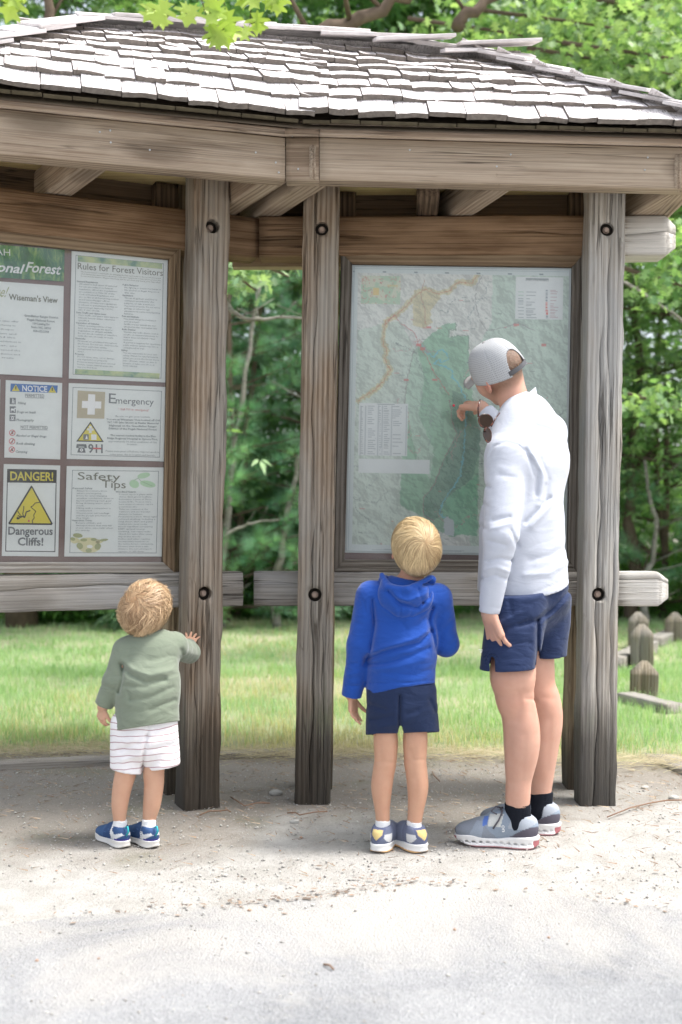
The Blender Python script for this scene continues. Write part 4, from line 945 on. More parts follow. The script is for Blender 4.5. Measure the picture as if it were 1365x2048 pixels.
lettering('lettering', q, nL, [('Welcome!', (-70, 588), (11, 594), 22, False, .4)], K_olive, r, 2)
lettering('lettering', q, nL, [("Wiseman's View", (18, 599), (116, 606), 11.5, True, 0)], K_brn, r, 2)
tl = [("District recreation sites offer", 642, 38), ("everyone the opportunity to", 650, 32), ("explore some landscapes", 658, 28), ("forest, mountain and", 667, 33), ("gorge around the", 674, 31), ("Linville Gorge is a wilderness in", 683, 42), ("need and bear, etc", 691, 34), ("your visit and beyond the", 700, 41), ("the Grandfather district and", 708, 40), ("maps of the trails", 715, 28)]
lettering('small_print', q, nL, [(s, (-60, y - 3), (x, y + 3), 3.2, False, 0) for s, y, x in tl], K_txt, r)
lettering('small_print', q, nL, [('Grandfather Ranger District', (49, 633), (117, 637.5), 4.4, True, 0), ('Pisgah National Forest', (55, 641), (110, 645), 4.4, True, 0), ('109 Lawing Dr', (66, 649), (100, 651), 4.4, True, 0), ('Nebo NC, 28761', (63, 656), (102, 659), 4.4, True, 0), ('828-652-2144', (67, 663.5), (98, 666), 4.4, True, 0)], K_txt, r)
C = [(144, 502), (336, 519), (331, 765), (138, 757)]
r = poster(q, nL, C, 'tall white sheet of rules for forest visitors with two green bars')
patch('border_line', q, nL, border(inset(C, 8), 1) , K_txt, r); patch('green_bar', q, nL, [[(156, 523), (325, 538), (325, 527), (156, 511)], [(150, 749), (319, 758), (320, 747), (151, 738)]], M_strip, r)
lettering('heading', q, nL, [('Rules for Forest Visitors', (156, 538), (326, 552), 13, False, 0)], K_brn, r, 2)
intro = ["The Forest Service is responsible for managing the National Forests for the use and enjoyment", "of all Americans. Information about the rules and regulations is intended to protect the", "forest and its visitors. Please help keep the forest clean and enjoy your stay safely."]
lettering('small_print', q, nL, [(s, (162, 544.5 + k * 4.2), (322, 558 + k * 4.2), 2.4, False, 0) for k, s in enumerate(intro)], K_brn, r)
colA = ["*General Regulations", "All visitors and users of national", "forests are subject to federal", "regulation. All of the regulations", "are published in Title 36 of the", "Code of Federal Regulations and", "are on file at all Forest Supervisor", "and District Ranger offices.", "Violation of rules and regulations", "is subject to punishment by fine or", "imprisonment. Authority: 16 USC", "551; 7 USC 1011(f).", "*State Traffic and Game Laws", "State traffic and game laws apply to", "national forests unless otherwise", "specified.", "*Operation of Vehicles", "When operating vehicles of any", "kind, do not damage the land or", "vegetation or disturb wildlife.", "Do not block, restrict or interfere", "with the use of roads or trails.", "*Fireworks", "Fireworks are prohibited throughout", "the forest. Do not use off fireworks", "or other explosives within", "campgrounds and other recreation", "sites.", "*Property", "Do not carve, chop, cut or damage", "any vegetation or property.", "Preserve and protect your national", "forests. Leave natural areas the", "way you find them."]
colB = ["*Public Behavior", "No fighting or boisterous behavior.", "No alcohol or illegal drug use at", "this site.", "*Sanitation", "Throw all garbage and litter in", "containers provided for this", "purpose, or take it with you.", "Use toilets properly. Do not throw", "garbage or other foreign", "substances in toilets and plumbing", "fixtures.", "*Pets and Animals", "Pets must always be restrained", "and on a leash.", "Saddle or pack animals are not", "allowed at this recreation site.", "*Audio Devices", "Operate any audio device, such as", "a radio or musical instrument, so", "that it does not disturb other", "visitors.", "A permit is required for operating a", "public address system near here a", "campground or trail.", "*Safety", "You are responsible for your own", "safety. Watch for natural hazards", "when you are in the forest. If you", "hike off trails, swim or dive in", "streams or lakes, you do so at", "YOUR OWN RISK."]
def column(lines, x0, y0, y1, wmax, sl, h, indent=6):
    out = []; n_ = len(lines); mx = max(len(s) for s in lines)
    for k, s in enumerate(lines):
        hd = s.startswith('*'); s2 = s.lstrip('*'); xx = x0 - k * .12 + (0 if hd else indent); y = y0 + (y1 - y0) * k / (n_ - 1); L = wmax * len(s2) / mx
        out.append((s2, (xx, y), (xx + L, y + sl * L), h * (1.08 if hd else 1), hd, 0))
    return out
lettering('small_print', q, nL, column(colA, 154, 564, 735, 80, .065, 3.0, 5) , K_txt, r)
lettering('small_print', q, nL, column(colB, 246, 571, 733, 76, .06, 3.0, 4), K_txt, r)
# notice
C = [(12, 760), (125, 766), (121, 919), (9, 915)]
r = poster(q, nL, C, 'white notice with blue header, permitted and not permitted activities')
patch('blue_bar', q, nL, [[(21, 783), (115, 786), (116, 771), (22, 767)]], K_blu, r)
patch('warning_triangle', q, nL, [[(24, 782), (40, 782.5), (32, 769)], [(97, 785), (113, 785.6), (105, 772)]], K_yel, r, .0013)
patch('mark', q, nL, [[(31.2, 779), (33.2, 779), (33.4, 772.5), (31, 772.5)], [(104, 782), (106, 782), (106.3, 775.5), (103.8, 775.5)]], K_dark, r, .0018)
lettering('heading', q, nL, [('NOTICE', (45, 782), (95, 784), 11.5, True, 0)], K_wht, r, 2)
lettering('lettering', q, nL, [('PERMITTED', (51, 794), (89, 795), 6.4, False, 0), ('NOT PERMITTED', (42, 857), (96, 858.5), 6.4, False, 0)], K_blk, r, 2)
patch('underline', q, nL, [rect(51, 795, 89, 795.8, .02), rect(42, 858.4, 96, 859.2, .02)], K_blk, r)
lettering('small_print', q, nL, [('Hiking', (36, 808), (52, 808.5), 4.6, True, .2), ('Dogs on leash', (34, 826), (72, 827), 4.6, True, .2), ('Photography', (33, 842), (68, 843), 4.6, True, .2), ('Alcohol or illegal drugs', (32, 873), (93, 875), 4.6, True, .2), ('Rock climbing', (33, 889), (70, 890), 4.6, True, .2), ('Camping', (31, 905), (55, 906), 4.6, True, .2)], K_txt, r)
def ring(cx, cy, r0, r1, n=20, ay=1.0): 
    return [[(cx + r1 * math.cos(a), cy + ay * r1 * math.sin(a)), (cx + r1 * math.cos(b_), cy + ay * r1 * math.sin(b_)), (cx + r0 * math.cos(b_), cy + ay * r0 * math.sin(b_)), (cx + r0 * math.cos(a), cy + ay * r0 * math.sin(a))] for a, b_ in ((6.2832 * k / n, 6.2832 * (k + 1) / n) for k in range(n))]
ico = [(26, 802), (26, 819), (25.5, 835.5)]
patch('icon_square', q, nL, [[(x - 6, y + 6.5), (x + 6, y + 6.7), (x + 6, y - 6.3), (x - 6, y - 6.5)] for x, y in ico], K_blk, r)
patch('pictogram', q, nL, [[(25.5, 807), (24, 807), (25.4, 800), (27, 800)], [(28.5, 807), (27, 807), (26, 802), (27.4, 801)], [(25, 800), (27.5, 800), (27, 797), (25.6, 797)], [(30, 807), (29.3, 807), (28.6, 800), (29.3, 800)], [(22, 821), (30, 821.3), (30, 817.5), (22.5, 817)], [(22, 824), (23.2, 824), (23.2, 820), (22, 820)], [(28.6, 824), (29.8, 824), (29.8, 820), (28.6, 820)], [(29, 818), (32, 818), (31.5, 815.5), (29.5, 815.5)]] + ring(25.5, 836, 1.6, 3.0, 14) + [[(21, 840), (30, 840.3), (30, 839.3), (21, 839)], [(21, 833), (30, 833.3), (30, 832.3), (21, 832)]], K_wht, r, .0016)
patch('prohibition_ring', q, nL, sum([ring(x, y, 4.9, 6.2, 22) + [[(x - 4.2, y + 3.2), (x - 3.2, y + 4.2), (x + 4.2, y - 3.2), (x + 3.2, y - 4.2)]] for x, y in ((25, 865.5), (24.6, 882.5), (24.2, 899))], []), K_red, r, .0016)
patch('pictogram', q, nL, [[(23, 868), (27, 868), (26, 862), (24, 862)], [(23.2, 886), (25, 886), (27.5, 879), (25.5, 879)], [(20.8, 901.5), (27.6, 901.7), (24.2, 895.5)]], K_blk, r, .0012)
# emergency
C = [(138, 766), (332, 774), (328, 923), (134, 918)]
r = poster(q, nL, C, 'white emergency sheet with tan first aid cross and yellow triangle')
patch('border_line', q, nL, border(inset(C, 8), 1), K_txt, r)
patch('cross_field', q, nL, [[(154, 836), (209, 837.5), (211, 784), (156, 781)]], K_cross, r); patch('white_cross', q, nL, [[(175, 829), (190, 829.5), (191, 789), (177, 788)], [(164, 816), (175.6, 816.3), (176.2, 802), (164.6, 801.6)], [(190.4, 816.8), (202.5, 817.2), (203.2, 803), (190.9, 802.5)]], K_wht, r, .0014)
lettering('heading', q, nL, [('E', (218, 806), (232, 807), 20, False, 0), ('mergency', (232, 807), (308, 810), 13, False, 0)], K_blk, r, 3)
lettering('small_print', q, nL, [('! Call 911 in emergency!', (238, 820), (298, 822.5), 4.4, False, 0)], K_red, r)
em = [('Be sure to give your location:', 232, 301, 834), ('You are at Wisemans View located off Old', 213, 320, 840), ('NC 105 (also known as Kistler Memorial', 216, 318, 846), ('Highway) on the Grandfather Ranger', 219, 314, 852.5), ('District of the Pisgah National Forest', 218, 314, 858.5), ('The nearest medical facility is the Blue', 221, 312, 872), ('Ridge Regional Hospital in Spruce Pine,', 215, 316, 878), ('approximately 16 miles southwest of this', 217, 314, 884), ('location.', 255, 275, 890), ('Please note your cell phone may not work in', 212, 319, 903.5), ('some areas, due to location and terrain.', 220, 311, 910)]
lettering('small_print', q, nL, [(s, (x0, y), (x1, y + .025 * (x1 - x0)), 3.7, 1 <= k <= 6, 0) for k, (s, x0, x1, y) in enumerate(em)], K_txt, r)
patch('triangle_edge', q, nL, [[(153, 883), (208, 884), (181.5, 843)]], K_dark, r, .001); patch('triangle', q, nL, [[(157, 880.8), (204, 881.6), (181.3, 847.5)]], K_yel, r, .0015)
patch('pictogram', q, nL, [[(178.5, 866), (184, 866), (184, 852), (178.7, 852)], [(175, 861), (187.5, 861.3), (187.5, 857), (175, 856.8)]], K_wht, r, .002)
patch('pictogram', q, nL, [[(167, 879.5), (178, 879.7), (178, 868.5), (167, 868.2)]], K_blk, r, .002); patch('pictogram', q, nL, [[(183, 879.7), (193.5, 880), (193.5, 869), (183, 868.7)], [(171, 878), (176, 878), (174, 869.5)]], K_wht, r, .0023)
patch('telephone', q, nL, [[(155, 905), (172, 905.5), (169, 895), (158, 894.7)], [(153, 893), (174, 893.6), (173, 888.5), (154, 888)], [(153, 896), (158, 896), (158, 892), (153, 892)], [(169, 896.3), (174, 896.4), (174, 892.5), (169, 892.4)]], K_blk, r); patch('dial', q, nL, ring(163.5, 900, 1.2, 3.2, 16), K_wht, r, .0016)
lettering('heading', q, nL, [('911', (177, 905), (206, 905.8), 17, True, 0)], K_blk, r, 3); patch('red_band', q, nL, [[(186, 898.2), (203, 898.7), (203, 895.7), (186, 895.2)]], K_red, r, .0022)
# danger
C = [(8, 928), (121, 931), (117, 1113), (4, 1112)]
r = poster(q, nL, C, 'white and yellow danger sign with black header and a cliff triangle')
ci = [(15, 938), (114, 940), (111, 1104), (11, 1103)]
patch('border_line', q, nL, border(ci, 1.6), K_dark, r); patch('black_bar', q, nL, [[(15, 965), (113.4, 966), (114, 943), (110, 939.5), (19, 938), (15.5, 942)]], K_dark, r)
lettering('heading', q, nL, [('DANGER!', (21, 960), (107, 961.5), 17, True, 0)], K_yel, r, 3, .0022)
patch('triangle_edge', q, nL, [[(17, 1046), (19, 1049), (104, 1050), (106, 1047), (65.5, 973), (63.5, 971), (61.5, 973)]], K_dark, r, .001); patch('triangle', q, nL, [[(21, 1045.8), (102.5, 1046.7), (63.8, 975.5)]], K_yel, r, .0015)
def stroke(pts, w_):
    out = []
    for a, b_ in zip(pts[:-1], pts[1:]):
        dx, dy = b_[0] - a[0], b_[1] - a[1]; l = math.hypot(dx, dy) + 1e-6; nx_, ny_ = -dy / l * w_ / 2, dx / l * w_ / 2
        out.append([(a[0] - nx_, a[1] - ny_), (b_[0] - nx_, b_[1] - ny_), (b_[0] + nx_, b_[1] + ny_), (a[0] + nx_, a[1] + ny_)])
    return out
patch('cliff_outline', q, nL, stroke([(81, 1004.5), (71, 1006), (66, 1012), (62, 1014), (68, 1019), (72, 1023), (68, 1030), (69, 1036), (65, 1041), (66, 1046)], 1.6), K_dark, r, .002)
patch('falling_figure', q, nL, stroke([(50, 1036), (46, 1028), (48, 1018), (48, 1012)], 1.7) + stroke([(37, 1038), (44, 1032), (50, 1035), (53, 1024), (61, 1021)], 2.4) + stroke([(42, 1031), (38, 1026), (36, 1022)], 1.6) + stroke([(44, 1035), (36, 1031)], 1.8) + ring(36, 1036.5, 0, 2.5, 10), K_dark, r, .0021)
patch('loose_rocks', q, nL, [[(56, 1044), (60, 1044), (60, 1040), (57, 1039)], [(57.5, 1036), (59, 1036), (59, 1034)]], K_red, r, .0021)
lettering('heading', q, nL, [('Dangerous', (17, 1069), (106, 1069.5), 15.5, True, 0), ('Cliffs!', (36, 1090.5), (87, 1091), 15.5, True, 0)], K_blk, r, 3)
# safety tips
C = [(134, 932), (328, 935), (324, 1113), (129, 1113)]
r = poster(q, nL, C, 'white safety tips sheet with green ivy leaves and a coiled snake drawing')
patch('border_line', q, nL, border([(145, 940), (318, 942), (313.5, 1106.5), (139.5, 1106)], 1), K_txt, r)
lettering('heading', q, nL, [('Safety', (156, 959), (241, 961), 15, False, 0), ('Tips', (204, 975), (252, 976.5), 15, False, 0)], K_brn, r, 3)
def blob(cx, cy, rx, ry, a=0, n=12, sk=0): return [(cx + math.cos(a) * rx * math.cos(t_) - math.sin(a) * ry * math.sin(t_), cy + math.sin(a) * rx * math.cos(t_) + math.cos(a) * ry * math.sin(t_)) for t_ in (-6.2832 * k / n for k in range(n))]
patch('ivy_leaf', q, nL, [blob(288, 951, 13, 5.5, -.2), blob(269, 968, 10, 8, .4), blob(296, 968, 16, 6.5, .2)], K_lgrn, r); patch('ivy_stem', q, nL, stroke([(268, 961), (277, 956), (282, 962), (305, 972)], .8), K_grn, r, .0018)
patch('snake_coil', q, nL, [blob(179, 1092, 24, 14)], K_cream, r, .0010); patch('snake_coil', q, nL, [blob(178, 1084, 23, 9), blob(150, 1081, 9, 6), blob(199, 1083, 8, 4, -.2)], K_cream, r, .0014)
patch('snake_band', q, nL, [blob(x, y, a, b_, c) for x, y, a, b_, c in ((160, 1092, 7, 6, .8), (178, 1101, 6, 4.5, 0), (196, 1093, 7, 6, -.8), (168, 1080, 7, 3, 0), (188, 1079, 6, 3, 0), (156, 1071, 10, 4.5, .1), (208, 1080, 9, 2.6, -.12), (146, 1078, 5, 3.5, .3))], K_olive, r, .0018)
patch('coil_hole', q, nL, [blob(180, 1093, 6, 3.4)], K_wht, r, .0022)
s1 = ["*Personal Safety", "Always let someone know", "where you're going.", "Dress for ever-changing", "weather conditions; dress in", "layers and bring rain gear.", "Bring drinking water and a", "snack.", "Hiking with a companion is", "recommended.", "Observe your surroundings", "and the people you meet on", "the trail.", "*Hazardous Trees", "Beware of limbs and", "damaged trees that may fall", "at any time, especially when", "it's windy."]
s2 = ["*Woodland Hazards", "Poison ivy is a plant with", "three dark green leaflets.", "Remember: Leaves of Three,", "Leave It Be. Poison ivy's", "bare stems in winter can be", "poisonous also.", "Ticks are common in the", "outdoors and can transmit", "diseases to humans.", "Prevention is best. Wear light", "colored clothing, including a", "long sleeve shirt and pants", "tucked into your socks.", "Insect repellent containing", "DEET, sprayed on your", "clothing, can repel ticks.", "Check for ticks after every", "trip in the woods.", "Snakes and other reptiles", "are important members of", "the native forest community.", "Observe them from a safe", "distance. Do not attempt to", "capture or kill them."]
lettering('small_print', q, nL, column(s1, 146, 978, 1062, 74, .005, 2.9, 8), K_txt, r); lettering('small_print', q, nL, column(s2, 232, 985, 1104, 76, .003, 2.9, 7), K_txt, r)
r = poster(q, nL, [(-120, 752), (1, 759), (-2, 915), (-120, 912)], 'white sheet cut off by the left picture edge beside the blue notice')
r = poster(q, nL, [(-120, 925), (-4, 928), (-7, 1112), (-120, 1112)], 'white sheet cut off by the left picture edge beside the danger sign')

# ------------------------------------------------------------------ the trail map, printed as a colour raster on its own sheet
TL, TR, BR, BL = (703, 530), (1143, 537), (1133, 1114), (690, 1105)
qm = DR + nR * .003
nu, nv = 330, 430
uu, vv = np.meshgrid(np.linspace(0, 1, nu), np.linspace(0, 1, nv))
PX = (1 - vv) * ((1 - uu) * TL[0] + uu * TR[0]) + vv * ((1 - uu) * BL[0] + uu * BR[0]); PY = (1 - vv) * ((1 - uu) * TL[1] + uu * TR[1]) + vv * ((1 - uu) * BL[1] + uu * BR[1])
# straight "page" coordinates in photo pixels measured from the top-left corner (lean taken out)
X0 = PX + (PY - 530) * .0205; Y0 = PY - (PX - 703) * .016
def pg(x, y): return x + (y - 530) * .0205, y - (x - 703) * .016
def inpoly(poly):
    poly = [pg(*p) for p in poly]; ins = np.zeros(PX.shape, bool); n_ = len(poly)
    wx = X0 + (fbm(X0 * .12, Y0 * .12, None, 3) - .45) * 7; wy = Y0 + (fbm(X0 * .12 + 9, Y0 * .12, None, 3) - .45) * 7
    for i in range(n_):
        (xa, ya), (xb, yb) = poly[i], poly[(i + 1) % n_]
        c = ((ya > wy) != (yb > wy)) & (wx < (xb - xa) * (wy - ya) / (yb - ya + 1e-9) + xa); ins ^= c
    return ins
def dline(pts, wob=2.5):
    pts = [pg(*p) for p in pts]; D = np.full(PX.shape, 1e9); wx = X0 + (vnoise(X0 * .25, Y0 * .25) - .5) * wob; wy = Y0 + (vnoise(X0 * .25 + 5, Y0 * .25) - .5) * wob
    for (xa, ya), (xb, yb) in zip(pts[:-1], pts[1:]):
        dx, dy = xb - xa, yb - ya; t_ = ((wx - xa) * dx + (wy - ya) * dy) / (dx * dx + dy * dy + 1e-9); t_ = t_.clip(0, 1); D = np.minimum(D, np.hypot(wx - xa - t_ * dx, wy - ya - t_ * dy))
    return D
base = np.ones(PX.shape + (3,)) * np.array([.74, .745, .69])
def lay(mask, c, a=1.0):
    m = (mask.astype(float) * a)[..., None]; base[:] = base * (1 - m) + np.array(c) * m
G1, G2, G3 = (.37, .57, .41), (.27, .41, .32), (.57, .68, .58)
lay(inpoly([(985, 540), (1140, 540), (1140, 1110), (940, 1110), (938, 760), (960, 690), (985, 640)]), G3, .8)
lay(inpoly([(716, 660), (800, 640), (830, 700), (840, 800), (830, 900), (850, 960), (840, 1100), (700, 1100)]), (.60, .69, .59), .65)
lay(inpoly([(815, 760), (828, 700), (850, 680), (867, 665), (890, 648), (912, 645), (912, 660), (899, 660), (899, 674), (914, 674), (914, 671), (938, 671), (940, 760), (960, 860), (955, 1060), (905, 1075), (870, 1060), (848, 1035), (800, 1010), (805, 900)]), G1, .9)
lay(inpoly([(905, 780), (930, 790), (960, 860), (960, 900), (945, 960), (905, 985), (885, 1010), (883, 1032), (865, 1040), (848, 1030), (848, 995), (868, 972), (878, 945), (888, 920), (903, 893), (915, 868), (904, 840)]), G2, .85)
lay(inpoly([(940, 965), (955, 950), (955, 1070), (905, 1072), (885, 1035), (885, 1012), (905, 985)]), (.30, .56, .38), .9)
lay(inpoly([(800, 700), (835, 690), (850, 760), (838, 830), (868, 900), (862, 960), (838, 930), (812, 820)]), (.64, .72, .63), .6)
road = [(957, 548), (945, 568), (918, 563), (898, 582), (872, 588), (852, 578), (830, 592), (812, 612), (797, 628), (772, 643), (766, 680), (774, 702), (770, 715), (781, 740), (765, 765), (747, 783), (716, 802)]
yz = inpoly([(828, 582), (850, 576), (877, 582), (880, 597), (861, 622), (864, 646), (850, 657), (826, 650), (827, 620)]); Dr = dline(road, 5)
Y_ = (.66, .60, .38); lay((Dr < 5.5) | yz, Y_, .8)
hx = fbm(X0 * .045 + .8 * fbm(X0 * .09, Y0 * .09, None, 2), Y0 * .045, None, 5); gy, gx = np.gradient(hx); sh = np.clip(1 + (gx * .9 - gy * .7) * 5.5, .84, 1.10); ridg = 1 - np.abs(fbm(X0 * .07, Y0 * .07, None, 4) - .47) * 1.4
base *= (sh * (.92 + .10 * ridg))[..., None]
cont = np.abs(((hx * 46) % 1) - .5) < .07; lay(cont, (.40, .50, .43), .28)
lay(Dr < 1.1, (.62, .38, .24), .9)
riv = [(845, 690), (852, 702), (868, 716), (875, 704), (884, 698), (893, 706), (898, 716), (885, 726), (877, 718), (870, 728), (895, 735), (906, 742), (905, 756), (918, 768), (925, 785), (933, 800), (934, 830), (931, 862), (929, 900), (925, 925), (922, 950), (905, 978), (888, 1000), (880, 1022), (884, 1032), (893, 1036)]
lay(dline(riv, 4) < 1.3, (.28, .60, .66), .9)
rs = np.random.default_rng(4)
for k in range(26):
    x, y = rs.uniform(720, 1130), rs.uniform(550, 1090); a = rs.uniform(0, 6.3); pts = [(x, y)]
    for j in range(7): a += rs.normal(0, .6); x += 16 * math.cos(a); y += 16 * math.sin(a); pts.append((x, y))
    lay(dline(pts, 6) < .55, [(.25, .30, .28), (.62, .38, .36), (.40, .45, .43)][k % 3], .75)
for pts, c in (([(770, 650), (790, 630), (800, 645), (830, 665), (838, 690), (855, 715), (868, 745), (880, 762), (900, 790)], (.62, .22, .20)), ([(828, 700), (815, 760), (808, 820)], (.35, .32, .30)), ([(968, 548), (955, 570), (950, 600), (960, 640), (975, 662), (1010, 655), (1035, 645), (1070, 662)], (.38, .38, .36)), ([(900, 800), (904, 840), (914, 868), (902, 893), (888, 920), (878, 945), (868, 972), (848, 995), (847, 1030), (868, 1042)], (.45, .30, .30)), ([(850, 560), (842, 590), (850, 620), (852, 650)], (.55, .35, .25)), ([(912, 645), (912, 660), (899, 660), (899, 674), (914, 674), (914, 671), (938, 671), (938, 700)], (.30, .36, .30))):
    lay(dline(pts, 3) < .7, c, .85)
for k in range(90):
    x, y = rs.uniform(720, 1125), rs.uniform(550, 1090); lay((np.abs(X0 - pg(x, y)[0]) < rs.uniform(1, 6)) & (np.abs(Y0 - pg(x, y)[1]) < .7), (.70, .25, .22) if k % 3 == 0 else (.25, .30, .28), .7)
for x, y in ((858, 655), (838, 690), (846, 698), (935, 812), (870, 760), (1033, 650), (1088, 690), (813, 760)): lay((np.abs(X0 - pg(x, y)[0]) < 5) & (np.abs(Y0 - pg(x, y)[1]) < 2.2), (.72, .25, .22), .8)
def box(x0, y0, x1, y1): (a, b_), (c, d) = pg(x0, y0), pg(x1, y1); return (X0 > a) & (X0 < c) & (Y0 > b_) & (Y0 < d)
W_ = (.80, .82, .79)
lay(box(1032, 553, 1126, 640), W_); lay(box(723, 551, 801, 609), (.70, .72, .58)); lay(box(719, 806, 815, 912), W_); lay(box(718, 917, 859, 948), W_); lay(inpoly([(888, 1040), (895, 1033), (910, 1042), (908, 1072), (889, 1070)]), (.62, .66, .66))
# inset map
m = box(723, 551, 801, 609); lay(m & (fbm(X0 * .09 + 3, Y0 * .09, None, 3) > .47), (.52, .66, .50), .9); lay(m & (np.abs(fbm(X0 * .08, Y0 * .08, None, 3) - .45) < .012), (.65, .25, .22), .8); lay(box(747, 576, 758, 590), (.78, .62, .30)); lay(box(775, 570, 797, 574), (.75, .62, .30), .6)
# legend and table lines
for k in range(17):
    y = 580 + k * 3.4; lay(box(1037, y, 1048, y + 1.0), [(.45, .62, .48), (.40, .45, .44)][k > 3]); lay(box(1053, y, 1053 + rs.uniform(8, 22), y + 1.2), (.30, .33, .33), .8); lay(box(1092, y, 1096, y + 2.2), (.75, .22, .18) if 6 < k < 15 else (.3, .34, .36)); lay(box(1101, y, 1101 + rs.uniform(6, 16), y + 1.2), (.5, .3, .3), .7)
lay(box(1052, 557, 1098, 559.5), (.25, .28, .28), .8); lay(box(1040, 564, 1110, 565), (.25, .28, .28), .8); lay(box(1050, 568, 1095, 569), (.25, .28, .28), .7)
for k in range(26):
    y = 812 + k * 3.8; lay(box(720, y + 2.3, 814, y + 2.8), (.55, .58, .57), .6)
    for xa, xb in ((722, 727), (736, 752), (759, 763), (768, 780), (786, 806)):
        if rs.random() < (.95 if xa < 780 else .55): lay(box(xa, y, xa + (xb - xa) * rs.uniform(.5, 1), y + 1.4), (.33, .36, .36), .75)
lay(box(755, 807.5, 790, 809.5), (.25, .28, .28), .8)
for x in (721, 731, 756, 765, 783, 813): lay(box(x, 811, x + .6, 911), (.5, .53, .52), .7)
for k in range(8): lay(box(720, 920 + k * 3.2, 720 + rs.uniform(95, 120), 921.2 + k * 3.2), (.35, .38, .38), .8)
# margins and neat line
inn = box(716, 546, 1130, 1095); mar = ~inn; lay(mar, (.72, .77, .74)); 
lay(mar & (np.abs(X0 - 709) < .8) | mar & (np.abs(Y0 - 1103) < .8) | mar & (np.abs(Y0 - 537) < .8), (.46, .52, .52), .7)
lay(mar & (Y0 > 541) & (Y0 < 543.5) & (np.sin(X0 * .1) > .93), (.3, .35, .35)); lay(mar & (Y0 > 1097.5) & (Y0 < 1099.5) & (np.sin(X0 * .05) > .1), (.45, .5, .5), .7)
lay(mar & (X0 > 1134) & (X0 < 1136.5) & (np.sin(Y0 * .09) > .9), (.3, .35, .35))
Cn = [pl(qm, nR, *p) for p in (TL, TR, BR, BL)]
Vm = ((1 - vv) * (1 - uu))[..., None] * np.array(Cn[0]) + ((1 - vv) * uu)[..., None] * np.array(Cn[1]) + (vv * uu)[..., None] * np.array(Cn[2]) + (vv * (1 - uu))[..., None] * np.array(Cn[3])
i = np.arange(nv - 1)[:, None] * nu + np.arange(nu - 1)[None]
org = Cn[3]; Vm = Vm - np.array(org); me = npmesh('map_sheet', Vm.reshape(-1, 3), np.stack([i, i + nu, i + nu + 1, i + 1], -1).reshape(-1, 4))
vcol(me, base.reshape(-1, 3).clip(0, 1)); mp = empty('trail_map', org, 'large green shaded-relief trail map behind the clear pane of the right board', 'map')
ob('map_sheet', me, vmat('map_print', .55, .3), mp, Matrix.Translation(org))
q2 = qm + nR * .0005
M_alu = plain('pale_trim', (.50, .54, .52), .4, .4, .2)
for a, b_, c, d in ((TL, TR, (TR[0] - 4, TR[1] + 4), (TL[0] + 4, TL[1] + 4)), (TR, BR, (BR[0] - 4, BR[1] - 4), (TR[0] - 4, TR[1] + 4)), (BR, BL, (BL[0] + 4, BL[1] - 4), (BR[0] - 4, BR[1] - 4)), (BL, TL, (TL[0] + 4, TL[1] + 4), (BL[0] + 4, BL[1] - 4))):
    patch('sheet_edging', q2, nR, [[a, b_, c, d]], M_alu, mp, .002)
lettering('map_lettering', qm, nR, [('LINVILLE GORGE WILDERNESS', (1052, 561.5), (1098, 562.5), 3.2, False, 0)], K_txt, mp)
# clear panes
t = NT('clear_pane'); tr = t.n('ShaderNodeBsdfTransparent'); gl = t.n('ShaderNodeBsdfGlossy', i_Roughness=.06); gl.inputs['Color'].default_value = (.9, .92, .95, 1)
df = t.n('ShaderNodeBsdfDiffuse'); df.inputs['Color'].default_value = (.7, .72, .7, 1)
fr = t.n('ShaderNodeFresnel', i_IOR=1.5); m1 = t.n('ShaderNodeMixShader'); t.l(fr.outputs[0], m1.inputs[0]); m0 = t.n('ShaderNodeMixShader')
sc_ = t.ramp(t.noise(t.obj((3, 3, 3), False), 2, 5, .7), [(.4, (.02, .02, .02)), (.75, (.09, .09, .09))]); t.l(sc_, m0.inputs[0]); t.l(tr.outputs[0], m0.inputs[1]); t.l(df.outputs[0], m0.inputs[2])
t.l(m0.outputs[0], m1.inputs[1]); t.l(gl.outputs[0], m1.inputs[2]); t.l(m1.outputs[0], t.out.inputs[0]); M_pane = t.m
def pane(q, n_, c):
    C = [pl(q, n_, *p) for p in c]; me = bpy.data.meshes.new('pane'); me.from_pydata([tuple(v) for v in C], [], [(3, 2, 1, 0)]); me.update(); ob('pane', me, M_pane, kiosk)
pane(DL + nL * .012, nL, [(-225, 450), (345, 510), (332, 1130), (-225, 1130)]); pane(DR + nR * .012, nR, [(697, 522), (1150, 528), (1141, 1126), (684, 1124)])
# ------------------------------------------------------------------ implicit-surface kit for people and clothes
A_ = lambda v: np.array(tuple(v), dtype=np.float64)
def nrm(v): v = np.array(v, float); return v / np.linalg.norm(v)
def cone(a, b_, ra, rb, ax=None, s=1.0):
    a, b_ = A_(a), A_(b_); ab = b_ - a
    if ax is not None: ax = nrm(ax); ab = ab + (s - 1) * (ab @ ax) * ax
    L2 = ab @ ab + 1e-12
    def f(p):
        v = p - a
        if ax is not None: v = v + (s - 1) * (v @ ax)[:, None] * ax
        t_ = np.clip(v @ ab / L2, 0, 1); return (np.linalg.norm(v - t_[:, None] * ab, axis=1) - (ra + (rb - ra) * t_)) 
    return f
def ell(c, r, R=None):
    c = A_(c); r = np.array(r, float); R = np.eye(3) if R is None else np.array(R, float)
    def f(p):
        q_ = (p - c) @ R.T; k0 = np.linalg.norm(q_ / r, axis=1); k1 = np.linalg.norm(q_ / r ** 2, axis=1) + 1e-9; return k0 * (k0 - 1) / k1
    return f
def smin(a, b_, k):
    h = np.maximum(k - np.abs(a - b_), 0) / k; return np.minimum(a, b_) - h * h * k * .25
def union(items, k=.02):
    def f(p):
        d = None
        for it in items:
            g, kk = it if isinstance(it, tuple) else (it, k); e = g(p); d = e if d is None else smin(d, e, kk)
        return d
    return f
def sub(f, g, k=.004): return lambda p: -smin(-f(p), g(p), k)
